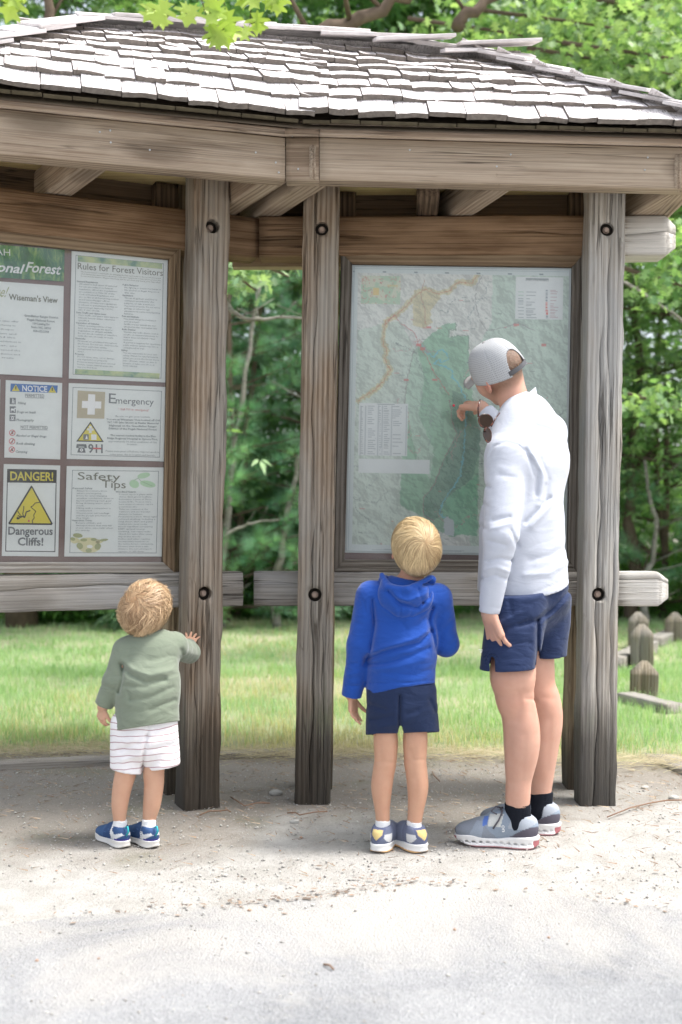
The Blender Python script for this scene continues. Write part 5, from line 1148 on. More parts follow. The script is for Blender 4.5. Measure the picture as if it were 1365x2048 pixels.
def inter(f, g, k=.004): return lambda p: -smin(-f(p), -g(p), k)
def halfsp(pt, n_):   # keeps the side opposite to n_
    pt, n_ = A_(pt), nrm(n_); return lambda p: (p - pt) @ n_
def plane3(a, b_, c, keep):   # plane through three points keeping the side of point `keep`
    a, b_, c, k = map(A_, (a, b_, c, keep)); n_ = nrm(np.cross(b_ - a, c - a)); n_ = n_ if (k - a) @ n_ < 0 else -n_; return halfsp(a, n_)
def creased(f, cr, ymax):
    "cr: (points in photo pixels, width px, depth m); positive depth is a groove, negative a ridge; only on the side nearer than ymax"
    def g(p):
        d = f(p); px = 682.5 + F * p[:, 0] / p[:, 1]; py = HY - F * (p[:, 2] - HC) / p[:, 1]; m = np.clip((ymax - p[:, 1]) / .05, 0, 1)
        for pts, w_, amp in cr:
            D = np.full(len(p), 1e9)
            n_ = len(pts) - 1
            for i, ((xa, ya), (xb, yb)) in enumerate(zip(pts[:-1], pts[1:])):
                dx, dy = xb - xa, yb - ya; t_ = np.clip(((px - xa) * dx + (py - ya) * dy) / (dx * dx + dy * dy), 0, 1)
                D = np.minimum(D, np.hypot(px - xa - t_ * dx, py - ya - t_ * dy))
            d = d + (1.25 if abs(amp) > .0026 else 1) * amp * np.exp(-np.abs(D / (w_ * .95)) ** 1.6) * m
        return d
    return g
def cutoff(f, e, w_, back, r):
    "end a sleeve square, `back` metres before the wrist, touching nothing but the arm"
    e, w_ = A_(e), A_(w_); dv = nrm(w_ - e); pl_ = halfsp(w_ - dv * back, dv); arm = cone(e, w_ + dv * .08, r, r)
    def g(p): a = arm(p); return np.where(a < 0, -smin(-f(p), -pl_(p), .003), f(p))
    return g
def wavy(f, amp, sc, seed=0):
    def g(p): return f(p) + amp * (fbm(p[:, 0] * sc + seed, p[:, 1] * sc + 3, p[:, 2] * sc * .8 + seed, 2) - .37)
    return g
EDG = [(0,0,0,1,0,0),(0,1,0,1,1,0),(0,0,1,1,0,1),(0,1,1,1,1,1),(0,0,0,0,1,0),(1,0,0,1,1,0),(0,0,1,0,1,1),(1,0,1,1,1,1),(0,0,0,0,0,1),(1,0,0,1,0,1),(0,1,0,0,1,1),(1,1,0,1,1,1)]
def march(f, lo, hi, h, B=6):
    "surface nets over the box lo..hi at spacing h, evaluating only blocks near the surface"
    lo = np.array(lo, float); nb = np.ceil((np.array(hi) - lo) / (h * B)).astype(int); n = nb * B
    bi = np.stack(np.meshgrid(*[np.arange(k) for k in nb], indexing='ij'), -1).reshape(-1, 3)
    c = lo + (bi * B + (B - 1) / 2) * h; dc = f(c); act = np.abs(dc) < h * B * .87 * 1.35 + .008
    D = np.repeat(np.repeat(np.repeat(dc.reshape(nb).astype(np.float32), B, 0), B, 1), B, 2)
    off = np.stack(np.meshgrid(*[np.arange(B)] * 3, indexing='ij'), -1).reshape(-1, 3)
    for s in range(0, act.sum(), 1500):
        ids = (bi[act][s:s + 1500, None] * B + off[None]).reshape(-1, 3); v = f(lo + ids * h); D[ids[:, 0], ids[:, 1], ids[:, 2]] = v
    S_ = D < 0; cnt = sum(S_[i:n[0]-1+i, j:n[1]-1+j, k:n[2]-1+k].astype(np.int8) for i in (0, 1) for j in (0, 1) for k in (0, 1))
    cells = np.argwhere((cnt > 0) & (cnt < 8)); idx = -np.ones(n - 1, int); idx[tuple(cells.T)] = np.arange(len(cells))
    acc = np.zeros((len(cells), 3)); w_ = np.zeros(len(cells))
    for a0, a1, a2, b0, b1, b2 in EDG:
        da = D[cells[:, 0] + a0, cells[:, 1] + a1, cells[:, 2] + a2]; db = D[cells[:, 0] + b0, cells[:, 1] + b1, cells[:, 2] + b2]; m = (da < 0) != (db < 0)
        t_ = np.where(m, da / (da - db + 1e-12), 0)[:, None]; p = np.array([a0, a1, a2]) * (1 - t_) + np.array([b0, b1, b2]) * t_; acc += p * m[:, None]; w_ += m
    V = lo + (cells + acc / w_[:, None]) * h; Q = []
    for ax in range(3):
        o1, o2 = [(1, 2), (2, 0), (0, 1)][ax]; sl0 = [slice(0, k - 1) for k in n]; a = S_[tuple(sl0)]
        sh = [slice(0, k - 1) for k in n]; sh[ax] = slice(1, n[ax]); bb = S_[tuple(sh)]; e = np.argwhere(a != bb); e = e[(e[:, o1] > 0) & (e[:, o2] > 0)]
        if not len(e): continue
        d1 = np.zeros(3, int); d1[o1] = 1; d2 = np.zeros(3, int); d2[o2] = 1
        q_ = np.stack([idx[tuple((e - d1 - d2).T)], idx[tuple((e - d2).T)], idx[tuple(e.T)], idx[tuple((e - d1).T)]], 1)
        fl = ~a[tuple(e.T)]; q_[fl] = q_[fl][:, ::-1]; Q.append(q_)
    return V, np.vstack(Q)
def solid(name, f, lo, hi, h, mat, parent, colf=None, M0=None, extra=None):
    V, Q = march(f, lo, hi, h)
    if extra:      # finer pieces of the same body (hands) appended
        for V2, Q2 in extra: Q = np.vstack([Q, Q2 + len(V)]); V = np.vstack([V, V2])
    if M0 is not None:
        M = np.array(M0); V = V @ M[:3, :3].T + M[:3, 3]
    o0 = A_(WM[parent.name].translation) if parent is not None else np.zeros(3)
    me = npmesh(name, V - o0, Q, True)
    if colf is not None: vcol(me, colf(V))
    return ob(name, me, mat, parent, Matrix.Translation(Vector(o0)))
def bounds(pts, m): 
    a = np.array([tuple(p) for p in pts]); return a.min(0) - m, a.max(0) + m
def fabric(name, c, weave=900, folds=.25, rough=.9, sheen=.2, c2=None):
    t = NT(name); t.p(Roughness=rough, Specular_IOR_Level=.15); t.b.inputs['Sheen Weight'].default_value = sheen
    n1 = t.noise(t.obj((1, 1, 1), False), 9, 3, .5); n2 = t.noise(t.obj((1, 1, 1.0), False), weave, 2, .6)
    f1 = t.noise(t.obj((1, 1, 2.2), False), 11, 2, .5, 1.2)
    cc = c2 or tuple(x * .86 for x in c)
    t.base(t.mix(t.math('ADD', t.math('MULTIPLY', n1, .4), t.math('MULTIPLY', n2, .6)), cc, tuple(min(1, x * 1.1) for x in c)))
    b1 = t.n('ShaderNodeBump', i_Strength=folds, i_Distance=.03); t.l(f1, b1.inputs['Height'])
    b2 = t.n('ShaderNodeBump', i_Strength=.25, i_Distance=.0015); t.l(n2, b2.inputs['Height']); t.l(b1.outputs[0], b2.inputs['Normal']); t.l(b2.outputs[0], t.b.inputs['Normal'])
    return t.m
t = NT('skin'); at = t.n('ShaderNodeAttribute', attribute_name='col'); n1 = t.noise(t.obj((1, 1, 1), False), 28, 4, .6); n2 = t.noise(t.obj((1, 1, 1), False), 420, 2, .6)
t.base(t.mix(t.math('MULTIPLY', n1, .5), at.outputs['Color'], t.mix(1.0, at.outputs['Color'], (.78, .58, .54), 'MULTIPLY'))); t.p(Roughness=.52, Specular_IOR_Level=.35)
t.b.inputs['Subsurface Weight'].default_value = .18; t.b.inputs['Subsurface Radius'].default_value = (.9, .35, .2); t.b.inputs['Subsurface Scale'].default_value = .012
t.bump(n2, .12, .0008); M_skin = t.m
M_hair = vmat('hair_strand', .45, .45)
def headframe(f_, u_):
    f_ = nrm(f_); u_ = np.array(u_, float); r_ = nrm(np.cross(f_, u_)); u_ = np.cross(r_, f_); return np.array([r_, f_, u_])
def head_prims(C, R, s, child=0):
    "adult head 0.235 m tall at s=1; R rows = right, forward, up"
    g = lambda x, y, z: C + (np.array([x, y, z]) * s) @ R
    cr = ell(g(0, -.012, .032), np.array([.079, .099, .088]) * s * (1 + .06 * child), R)
    jaw = ell(g(0, .030, -.035), np.array([.060 - .002 * child, .060 - .004 * child, .076 - .012 * child]) * s, R)
    pr = [cr, (jaw, .04 * s), (cone(g(0, .06, -.085), g(0, .07, -.095), .02 * s, .018 * s), .03 * s)]
    pr += [(ell(g(sd * .038, .055, -.02), np.array([.026, .026, .03]) * s, R), .03 * s) for sd in (-1, 1)]
    pr += [(cone(g(0, .084, .008), g(0, .104, -.026), .008 * s, .0125 * s), .014 * s), (cone(g(-.012, .092, -.028), g(.012, .092, -.028), .008 * s, .008 * s), .01 * s)]
    pr += [(cone(g(-.018, .083, -.052), g(.018, .083, -.052), .007 * s, .007 * s), .012 * s), (cone(g(-.04, .078, .028), g(.04, .078, .028), .008 * s, .008 * s), .03 * s)]
    b0 = union(pr)
    ears = []
    for sd in (-1, 1):
        Re = headframe(R[1] * .93 + R[0] * sd * -.35, R[2] * .95 - R[1] * .25)
        e = ell(g(sd * .083, -.008, -.004), np.array([.0075, .020, .033]) * s, Re); dish = ell(g(sd * .091, -.004, .002), np.array([.007, .011, .02]) * s, Re); ears.append(sub(e, dish, .004 * s))
    return union([b0] + [(e, .008 * s) for e in ears]), g
def hand(wr, d, pn, side, s=1.0, curl=(.35, .45, .5, .6), base=(.2, .2, .2, .25), spread=.08, thumb=(.7, .35, .35), r=1.0):
    "palm and five jointed fingers; d = towards the fingers, pn = out of the palm, side = +1 when the thumb lies at cross(d, pn)"
    wr = A_(wr); d = nrm(d); pn = np.array(pn, float); pn = nrm(pn - d * (pn @ d)); t_ = np.cross(d, pn) * side
    pr = []; W_ = .038 * s
    kn = [wr + d * (.092 - .006 * abs(i - 1.2)) * s + t_ * W_ * (.95 - .62 * i) for i in range(4)]
    for i in range(4): pr.append((cone(wr + t_ * W_ * (.45 - .3 * i) * .8, kn[i], .0155 * s * r, .0125 * s * r), .012 * s))
    body = [pr[0][0]] + pr[1:]; fing = []
    for i, L in enumerate((.074, .083, .077, .060)):
        a = base[i]; sp_ = spread * (1.2 - .8 * i); p = kn[i]; rr = (.0098, .0102, .0096, .0084)[i] * s * r
        for j, fr in enumerate((.45, .31, .24)):
            dd = nrm(d * math.cos(a) + pn * math.sin(a) + t_ * math.tan(sp_) * math.cos(a)); q_ = p + dd * L * fr * s; fing.append((cone(p, q_, rr, rr * .9), .003 * s)); p = q_; rr *= .9; a += curl[i]
    p = wr + d * .022 * s + t_ * .026 * s; a1, a2, a3 = thumb; dd = nrm(d * math.cos(a1) + t_ * math.sin(a1) + pn * .35)
    th = []
    for L, rr in ((.044, .0145), (.034, .0115), (.028, .0105)):
        q_ = p + dd * L * s; th.append((cone(p, q_, rr * s * r, rr * .88 * s * r), .008 * s)); p = q_; dd = nrm(dd + d * a2 * .5 + pn * a3)
    return union(body + fing + th), np.array([wr + (d * .1 + pn * .02) * s])
def hand_piece(wr, el, *a, s=1.0, rw=.027, **k):
    f, c = hand(wr, *a, s=s, **k); wr = A_(wr); el = A_(el)
    g = union([f, (cone(wr + nrm(el - wr) * .035 * s, wr, rw * s * 1.02, rw * s * .92), .02 * s)])
    return march(g, c[0] - .13 * s, c[0] + .13 * s, .0026 if s > .8 else .0021)
def sphere_hair(name, C, R, s, child, parent, n, flow, mask, colA, colB, seglen, nseg, width, lift, mat, jit=.12, seed=1, curl=0, clump=0):
    "strands combed over the skull ellipsoid"
    rs = np.random.default_rng(seed); rad = np.array([.079, .099, .088]) * s * (1 + .06 * child) + .0015; cc = A_(C) + (np.array([0, -.012, .032]) * s) @ R
    d = rs.normal(0, 1, (n * 3, 3)); d /= np.linalg.norm(d, axis=1, keepdims=True); d = d[mask(d)][:n]; n = len(d)
    pts = []; ph = rs.random(n) * 6.28; L = rs.uniform(.6, 1.25, n); bunch = fbm(d[:, 0] * 6 + 9, d[:, 1] * 6, d[:, 2] * 6, 2)
    for j in range(nseg + 1):
        l_ = lift[0] + (lift[1] - lift[0]) * (j / nseg) ** 1.3 * (.4 + 1.4 * bunch)
        pts.append(d * rad[None] * (1 + l_[:, None] / rad.mean()))
        t_ = flow(d, j / nseg, ph) + rs.normal(0, jit, (n, 3)) * .4 + (rs.normal(0, jit, (n, 3)) if j == 0 else 0); t_ -= d * (t_ * d).sum(1, keepdims=True); t_ /= np.linalg.norm(t_, axis=1, keepdims=True) + 1e-9
        if clump:
            q_ = d * 4.5 + seed; t_ = t_ + clump * (np.stack([fbm(q_[:, 0] + k * 9, q_[:, 1], q_[:, 2], 2) for k in range(3)], 1) - .37) * 2.2; t_ -= d * (t_ * d).sum(1, keepdims=True); t_ /= np.linalg.norm(t_, axis=1, keepdims=True)
        if curl: 
            side = np.cross(d, t_); w2 = np.sin(j / nseg * 5 + bunch * 14)[:, None] * curl; t_ = t_ + side * w2; t_ /= np.linalg.norm(t_, axis=1, keepdims=True)
        d = d + t_ * (seglen / rad.mean() * L)[:, None]; d /= np.linalg.norm(d, axis=1, keepdims=True)
    Pn = np.stack(pts, 1); T = np.gradient(Pn, axis=1); Nn = Pn / np.linalg.norm(Pn, axis=2, keepdims=True); Sd = np.cross(T, Nn); Sd /= np.linalg.norm(Sd, axis=2, keepdims=True) + 1e-9
    wv = width * np.array([.7] + [1.0] * (nseg - 1) + [.15])[None, :, None] * rs.uniform(.6, 1.3, (n, 1, 1)); tilt = Nn * rs.normal(0, .25, (n, 1, 1)) * wv
    Vv = np.stack([Pn - Sd * wv - tilt, Pn + Sd * wv + tilt], 2).reshape(n, -1, 3) @ R + cc
    m = (nseg + 1) * 2; i = np.arange(nseg) * 2; Q = (np.stack([i, i + 1, i + 3, i + 2], -1)[None] + (np.arange(n) * m)[:, None, None]).reshape(-1, 4)
    o0 = A_(WM[parent.name].translation); me = npmesh(name, Vv.reshape(-1, 3) - o0, Q, True); f_ = (rs.random((n, 1)) * .6 + bunch[:, None] * 1.2 - .25).clip(0, 1); Cc = np.array([colA]) * (1 - f_) + np.array([colB]) * f_
    vcol(me, np.repeat(Cc, m, 0)); return ob(name, me, mat, parent, Matrix.Translation(Vector(o0)))
def skull_cap(name, C, R, s, child, parent, colr, cut=(-.012, .85), off=.003, h=.004, mat=None):
    g = lambda x, y, z: A_(C) + (np.array([x, y, z]) * s) @ R
    e = ell(g(0, -.012, .032), np.array([.079, .099, .088]) * s * (1 + .06 * child) + off, R); C0 = A_(C)
    def f(p):
        q_ = (p - C0) @ R.T / s; pl_ = (cut[0] + cut[1] * q_[:, 1] - q_[:, 2]) * s * .76; wv = .004 * s * np.sin(q_[:, 0] * 160) ; return np.maximum(wavyf(p, e), pl_ + wv)
    def wavyf(p, e): return e(p) + .003 * s * (fbm(p[:, 0] * 45, p[:, 1] * 45, p[:, 2] * 45, 2) - .4)
    return solid(name, f, C0 - .14 * s, C0 + .14 * s, h, mat, parent, lambda V: np.tile(np.array([colr]), (len(V), 1)) * (.8 + .4 * fbm(V[:, 0] * 60, V[:, 1] * 60, V[:, 2] * 60, 2))[:, None])
# ------------------------------------------------------------------ shoes
def shoe(parent, ank, toe_dir, s, cols, z=0.0, kind='run', mirror=1, sz=1.0):
    "local x = forward, y = left, z = up; foot length about 0.29*s"
    x = Vector((toe_dir[0], toe_dir[1], 0)).normalized(); M = Matrix((x, Vector((-x.y, x.x, 0)), Vector((0, 0, 1)))).transposed().to_4x4(); M.translation = Vector((ank[0], ank[1], z)); M = M @ Matrix.Diagonal((1, 1, sz, 1))
    k = s
    up = union([ell((-.022*k, 0, .058*k), (.050*k, .037*k, .052*k)), (cone((-.01*k, 0, .052*k), (.12*k, 0, .042*k), .037*k, .038*k), .03*k), (ell((.150*k, .004*k*mirror, .038*k), (.070*k, .045*k, .032*k)), .03*k), (cone((0, 0, .085*k), (.075*k, 0, .074*k), .036*k, .030*k), .03*k)])
    up = inter(up, halfsp((0, 0, .024*k), (0, 0, -1)), .004)
    up = sub(up, cone((.0, 0, .102*k), (.0, 0, .17*k), .030*k, .045*k), .008*k)
    up = inter(up, halfsp((-.01*k, 0, .106*k), (-.35, 0, 1)), .006*k)
    lo, hi = (-.09*k, -.06*k, -.005), (.24*k, .06*k, .125*k)
    V, Q = march(up, lo, hi, .0032 * max(k, .6)); me = npmesh('shoe_upper', V, Q, True); vcol(me, cols['upper'](V / k)); u = ob('shoe', me, vmat_shoe, parent, M)
    foot = union([ell((-.022*k, 0, 0), (.056*k, .042*k, .2)), (ell((.05*k, .004*k*mirror, 0), (.09*k, .039*k, .2)), .04*k), (ell((.150*k, .004*k*mirror, 0), (.078*k, .050*k, .2)), .03*k)])
    def sole(p):
        top = .030*k + .012*k*np.clip((-p[:, 0] - 0)/(.08*k), 0, 1) + .004*k*np.cos(p[:, 0]/k*40); bot = .0 + .022*k*np.clip((p[:, 0] - .13*k)/(.1*k), 0, 1)**2 + .010*k*np.clip((-p[:, 0] - .04*k)/(.035*k), 0, 1)**2
        d = foot(p) + .004*k*np.abs(np.sin(p[:, 2]/k*90)); d = -smin(-d, -(p[:, 2] - top), .006*k); d = -smin(-d, -(bot - p[:, 2]), .006*k)
        if kind == 'cloud':
            ph = (p[:, 0]/k + .02)/.024; row = (p[:, 2]/k - .009)/.0075; sl = np.hypot(((ph + .5*(np.round(row) % 2)) % 1 - .5)*.024*k*.9, (p[:, 2] - .0135*k)*1.9) - .0068*k
            sl = np.maximum(sl, .031*k - np.abs(p[:, 1])); d = np.maximum(d, -sl)
        return d
    V, Q = march(sole, lo, hi, .0030 * max(k, .6)); me = npmesh('sole', V, Q, True); vcol(me, cols['sole'](V / k)); ob('sole', me, vmat_sole, u, M)
    return u, M
vmat_shoe = vmat('shoe_mesh', .75, .25, 0, 500); vmat_sole = vmat('sole_foam', .6, .3)
def region(V, poly):
    "points of the side view (x, z) inside poly"
    ins = np.zeros(len(V), bool); n_ = len(poly); X_, Z_ = V[:, 0], V[:, 2]
    for i in range(n_):
        (xa, ya), (xb, yb) = poly[i], poly[(i + 1) % n_]; c = ((ya > Z_) != (yb > Z_)) & (X_ < (xb - xa) * (Z_ - ya) / (yb - ya + 1e-12) + xa); ins ^= c
    return ins
def paint(base_, rules):
    def f(V):
        C = np.tile(np.array([base_], float), (len(V), 1))
        for r_, c in rules: C[r_(V)] = c
        return C
    return f
def sock(parent, ank, knee, s, mat, h, rr):
    a = A_(ank); k = A_(knee); up_ = nrm(k - a); f = union([cone(a - up_ * .05 * s, a + up_ * h, rr * 1.03, rr * 1.0), (ell(a - up_ * .045 * s, (.04 * s, .04 * s, .03 * s)), .02)]); f = inter(f, halfsp(a + up_ * h, up_), .003)
    f2 = lambda p: f(p) + .0012 * np.sin(((p - a) @ up_) * 900)
    solid('sock', f2, a - .09, a + .09 + np.array([0, 0, h]), .0035, mat, parent)
def strap(name, pts, w_, th, mat, parent, nrmv):
    "flat band through points"
    pts = [Vector(p) for p in pts]; V = []; nv_ = Vector(nrmv)
    for i, p in enumerate(pts):
        t_ = (pts[min(i + 1, len(pts) - 1)] - pts[max(i - 1, 0)]).normalized(); sd = t_.cross(nv_).normalized() * w_ / 2; n2 = sd.cross(t_).normalized() * th / 2
        V += [p - sd - n2, p + sd - n2, p + sd + n2, p - sd + n2]
    Fq = []
    for i in range(len(pts) - 1):
        for k in range(4): Fq.append((i*4+k, i*4+(k+1) % 4, i*4+4+(k+1) % 4, i*4+4+k))
    Fq += [(3, 2, 1, 0), tuple(len(pts)*4-4+k for k in range(4))]; me = bpy.data.meshes.new(name); me.from_pydata([tuple(v) for v in V], [], Fq); me.polygons.foreach_set('use_smooth', [False] * len(me.polygons)); me.update(); return ob(name, me, mat, parent)
SK = (.585, .355, .265); SKR = (.60, .27, .19)
def chain(pts, d0, mpp, k=.010):
    "pts: (px, py, half width px); one tapered limb through them at depth d0 (number or list)"
    Q_ = [(A_(P(x_, y_, d0[i] if hasattr(d0, '__len__') else d0)), w_ * mpp) for i, (x_, y_, w_) in enumerate(pts)]
    n_ = len(Q_); out = []
    for i in range(n_ - 1):      # Catmull-Rom through the surveyed sections, so the outline has no rings
        q0, q1, q2, q3 = (np.append(*Q_[min(max(j, 0), n_ - 1)]) for j in (i - 1, i, i + 1, i + 2))
        for u_ in np.arange(0, 1, .2): out.append(.5 * (2 * q1 + (q2 - q0) * u_ + (2 * q0 - 5 * q1 + 4 * q2 - q3) * u_ ** 2 + (3 * q1 - q0 - 3 * q2 + q3) * u_ ** 3))
    out.append(np.append(*Q_[-1])); out = np.array(out)
    def f(p):
        d = np.full(len(p), 1e9)
        for a, b_ in zip(out[:-1], out[1:]):
            ab = b_[:3] - a[:3]; v = p - a[:3]; t_ = np.clip(v @ ab / (ab @ ab + 1e-12), 0, 1); d = np.minimum(d, np.linalg.norm(v - t_[:, None] * ab, axis=1) - (a[3] + (b_[3] - a[3]) * t_))
        return d
    return f
def legfix(p): return p
def skin_cols(base_, specials):
    def f(V):
        C = np.tile(np.array([base_]), (len(V), 1)) * (.94 + .12 * fbm(V[:, 0] * 14, V[:, 1] * 14, V[:, 2] * 14, 2))[:, None]
        for c, r_, col, a in specials:
            m = (np.exp(-(np.linalg.norm(V - A_(c), axis=1) / r_) ** 2) * a)[:, None]; C = C * (1 - m) + np.array([col]) * m
        return C
    return f
# ================================================================== the man
man = empty('person', (P(1060, 1685, 4.16).x, 4.16, 0), 'man in white long-sleeved top, navy shorts and pale cap pointing at the map', 'person', 'family looking at the boards')
hL, hR = A_(P(1040, 1165, 4.11)), A_(P(1086, 1165, 4.27)); kL, kR = A_(P(1030, 1398, 4.07)), A_(P(1094, 1378, 4.27)); aL, aR = A_(P(1036, 1638, 4.085)), A_(P(1081, 1608, 4.272))
sL, sR = A_(P(1014, 912, 4.08)), A_(P(1092, 868, 4.32)); eLb_, wLb = A_(P(1003, 1070, 4.00)), A_(P(979, 1226, 4.02)); eR_, wR_ = A_(P(1056, 915, 4.56)), A_(P(962, 814, 4.72))
fw = nrm([-.82, .57, 0]); sd = nrm([.57, .82, 0])
pel, bel, che, upc = A_(P(1048, 1155, 4.20)), A_(P(1044, 1050, 4.19)), A_(P(1052, 935, 4.20)), A_(P(1052, 880, 4.20))
nb, hc = A_(P(1044, 836, 4.215)), A_(P(998, 748, 4.235)); HM = headframe([-.56, .82, -.10], [-.57, -.15, .81])
hd, gh = head_prims(hc, HM, 1.01)
body = union([cone(pel, bel, .155, .145, fw, 1.35), (cone(bel, che, .140, .150, fw, 1.5), .03), (cone(che - np.array([0, 0, .02]), sL, .06, .050), .03), (cone(che - np.array([0, 0, .02]), sR, .06, .052), .03), (cone(che, nb - np.array([0, 0, .04]), .07, .05), .02),
    (cone(nb - np.array([0, 0, .05]), gh(0, -.025, -.045), .058, .054), .03), (cone(sL, eLb_, .056, .044), .03), (cone(eLb_, wLb, .043, .028), .02), (cone(sR, eR_, .056, .044), .03), (cone(eR_, wR_, .043, .028), .02),
    (chain([(1040, 1205, 30), (1032, 1285, 40), (1026, 1345, 46), (1028, 1378, 40), (1031, 1400, 38.5), (1038, 1424, 36), (1043, 1455, 36.5), (1044, 1482, 36.5), (1043, 1508, 34), (1040, 1535, 30), (1037.5, 1562, 26), (1036, 1600, 24.5), (1036, 1622, 21), (1036, 1650, 15)], [4.15, 4.12] + [4.08] * 12, 4.08 / F), .03),
    (chain([(1080, 1190, 32), (1072, 1290, 36), (1068, 1330, 41), (1073, 1371, 38), (1083, 1398, 37), (1090, 1426, 35.5), (1089, 1453, 35.5), (1086, 1480, 34), (1083, 1508, 32), (1082, 1535, 28.5), (1081, 1562, 25), (1080, 1578, 23.5), (1081, 1602, 20), (1081, 1625, 15)], 4.27, 4.27 / F), .02), (hd, .03)])
body = creased(body, [([(1052, 1398), (1074, 1400)], 3, .003), ([(1040, 1330), (1046, 1380)], 9, .0025), ([(1050, 1470), (1046, 1560)], 8, .0022), ([(1024, 1605), (1024, 1560)], 5, .0015), ([(1100, 1440), (1096, 1540)], 8, .0022), ([(1036, 1385), (1040, 1412), (1034, 1440)], 7, .003), ([(1062, 1395), (1064, 1425)], 6, .002), ([(1022, 1440), (1020, 1560)], 9, .0025), ([(1085, 1395), (1108, 1398)], 6, .002)], 4.4)
hands = [hand_piece(wLb, eLb_, (.26, -.04, -.96), (.85, .45, .1), -1, s=1.02, curl=(.26, .28, .30, .34), base=(.10, .14, .2, .3), spread=.05, thumb=(.35, .45, .12)),
         hand_piece(wR_, eR_, A_(P(905, 808, 4.87)) - wR_, (.10, .30, -.95), -1, s=1.0, curl=(.16, .6, .7, .8), base=(-.06, .45, .6, .75), spread=.12, thumb=(.40, .30, .20))]
ear = (.66, .26, .20)
sc = skin_cols(SK, [(gh(-.083, -.008, 0), .03, ear, .7), (gh(.083, -.008, 0), .03, (.75, .22, .18), .8), (nb, .09, (.64, .30, .21), .5), (kL, .08, (.60, .30, .21), .4), (kR, .08, (.60, .30, .21), .4), (wR_ + .1 * nrm(A_(P(905, 808, 4.87)) - wR_), .08, (.60, .33, .22), .5)])
def man_cols(V):
    C = sc(V); q_ = (V - hc) @ HM.T; st = np.clip((q_[:, 2] + .062 + .35 * np.clip(q_[:, 1] + .03, 0, 1)) / .03, 0, 1) * np.clip((-q_[:, 1] + .045) / .04, 0, 1) * (np.linalg.norm(q_, axis=1) < .15)
    ex = np.clip((.017 - np.abs(np.abs(q_[:, 0]) - .083)) / .01, 0, 1) * (np.abs(q_[:, 1] + .008) < .03) * (q_[:, 2] < .04) ; st = st * (1 - ex)
    n_ = fbm(V[:, 0] * 160, V[:, 1] * 160, V[:, 2] * 160, 2); m = (st * (.55 + .4 * n_))[:, None]; return C * (1 - m) + np.array([[.20, .125, .08]]) * m
allp = [sL, sR, eLb_, wLb, eR_, wR_, kL, kR, aL, aR, hc, pel]
lo, hi = bounds(allp, .16); solid('body', body, lo, hi, .0055, M_skin, man, man_cols, extra=hands)
# shirt
def shirt_m():
    f = union([cone(pel + np.array([0, 0, -.12]), bel, .178, .160, fw, 1.06), (cone(bel, che, .160, .178, fw, 1.36), .06), (cone(che, upc + np.array([.0, 0, .015]), .178, .150, fw, 1.40), .06), (cone(upc + np.array([0, 0, .03]), sL, .078, .074), .05), (cone(upc + np.array([0, 0, .05]), sR, .085, .074), .05),
        (cone(sL, eLb_, .074, .060), .016), (cone(eLb_, wLb, .058, .036), .02), (cone(sR, eR_, .072, .056), .03), (cone(eR_, wR_, .055, .036), .02), (ell(che + np.array([.05, .02, .05]), (.10, .10, .11)), .06), (cone(upc + np.array([.01, 0, .03]), nb + np.array([.012, 0, .012]), .10, .070), .05)], .02)
    f = wavy(f, .009, 8, 3); f = wavy(f, .0018, 26, 8)
    cr = [([(978, 915), (988, 892), (1013, 884), (1039, 891), (1060, 918), (1068, 950)], 2.4, .0035),
          ([(1052, 900), (1076, 942), (1072, 990)], 5, .007), ([(1064, 905), (1088, 950), (1080, 1010)], 6, -.006), ([(1082, 920), (1098, 960), (1092, 1000)], 5, .004),
          ([(1100, 996), (1078, 1018), (1053, 1044)], 4.5, .009), ([(1104, 1006), (1084, 1030), (1064, 1052)], 6, -.006), ([(1092, 970), (1080, 1006)], 4, .005),
          ([(952, 955), (964, 968), (978, 974)], 4, .006), ([(955, 1000), (975, 1012)], 4, .004), ([(954, 1050), (974, 1058)], 4, .004),
          ([(986, 1040), (1020, 1034)], 4, .005), ([(982, 1058), (1024, 1046)], 4, -.004), ([(1022, 1060), (1036, 1092)], 4, .005), ([(976, 1122), (1000, 1116), (1022, 1120)], 4, .006), ([(970, 1140), (992, 1134), (1016, 1142)], 4, -.005), ([(966, 1158), (990, 1150), (1010, 1158)], 4, .005), ([(978, 1082), (1010, 1090)], 5, .004),
          ([(1060, 1120), (1100, 1112), (1138, 1090)], 7, .004), ([(1050, 1150), (1100, 1146), (1140, 1122)], 6, -.004), ([(1000, 950), (1030, 955)], 6, .003),
          ([(1010, 1189), (1060, 1189), (1141, 1156)], 1.6, .002), ([(958, 1212), (999, 1216)], 1.5, .002), ([(1070, 850), (1110, 862), (1140, 900)], 3, .002)]
    f = creased(f, cr, 4.35)
    f = cutoff(f, eLb_, wLb, 0, .085); f = cutoff(f, eR_, wR_, .035, .08)
    hem = plane3(P(1010, 1198, 4.05), P(1140, 1163, 4.2), P(955, 1180, 4.2), P(1050, 1000, 4.2))
    def cut(p):
        far = np.maximum(hem(p), 0) ; arm = cone(eLb_, wLb, .075, .06)(p); return np.where(arm < 0, -1, hem(p))
    return inter(f, cut, .003)
M_shirt = fabric('white_jersey', (.50, .525, .59), 1100, .10, .85)
lo, hi = bounds([pel - np.array([0, 0, .05]), sL, sR, eLb_, wLb, eR_, wR_], .13); solid('shirt', shirt_m(), lo, hi, .0048, M_shirt, man)
M_coll = fabric('collar_lining', (.42, .52, .70), 1100, .1)
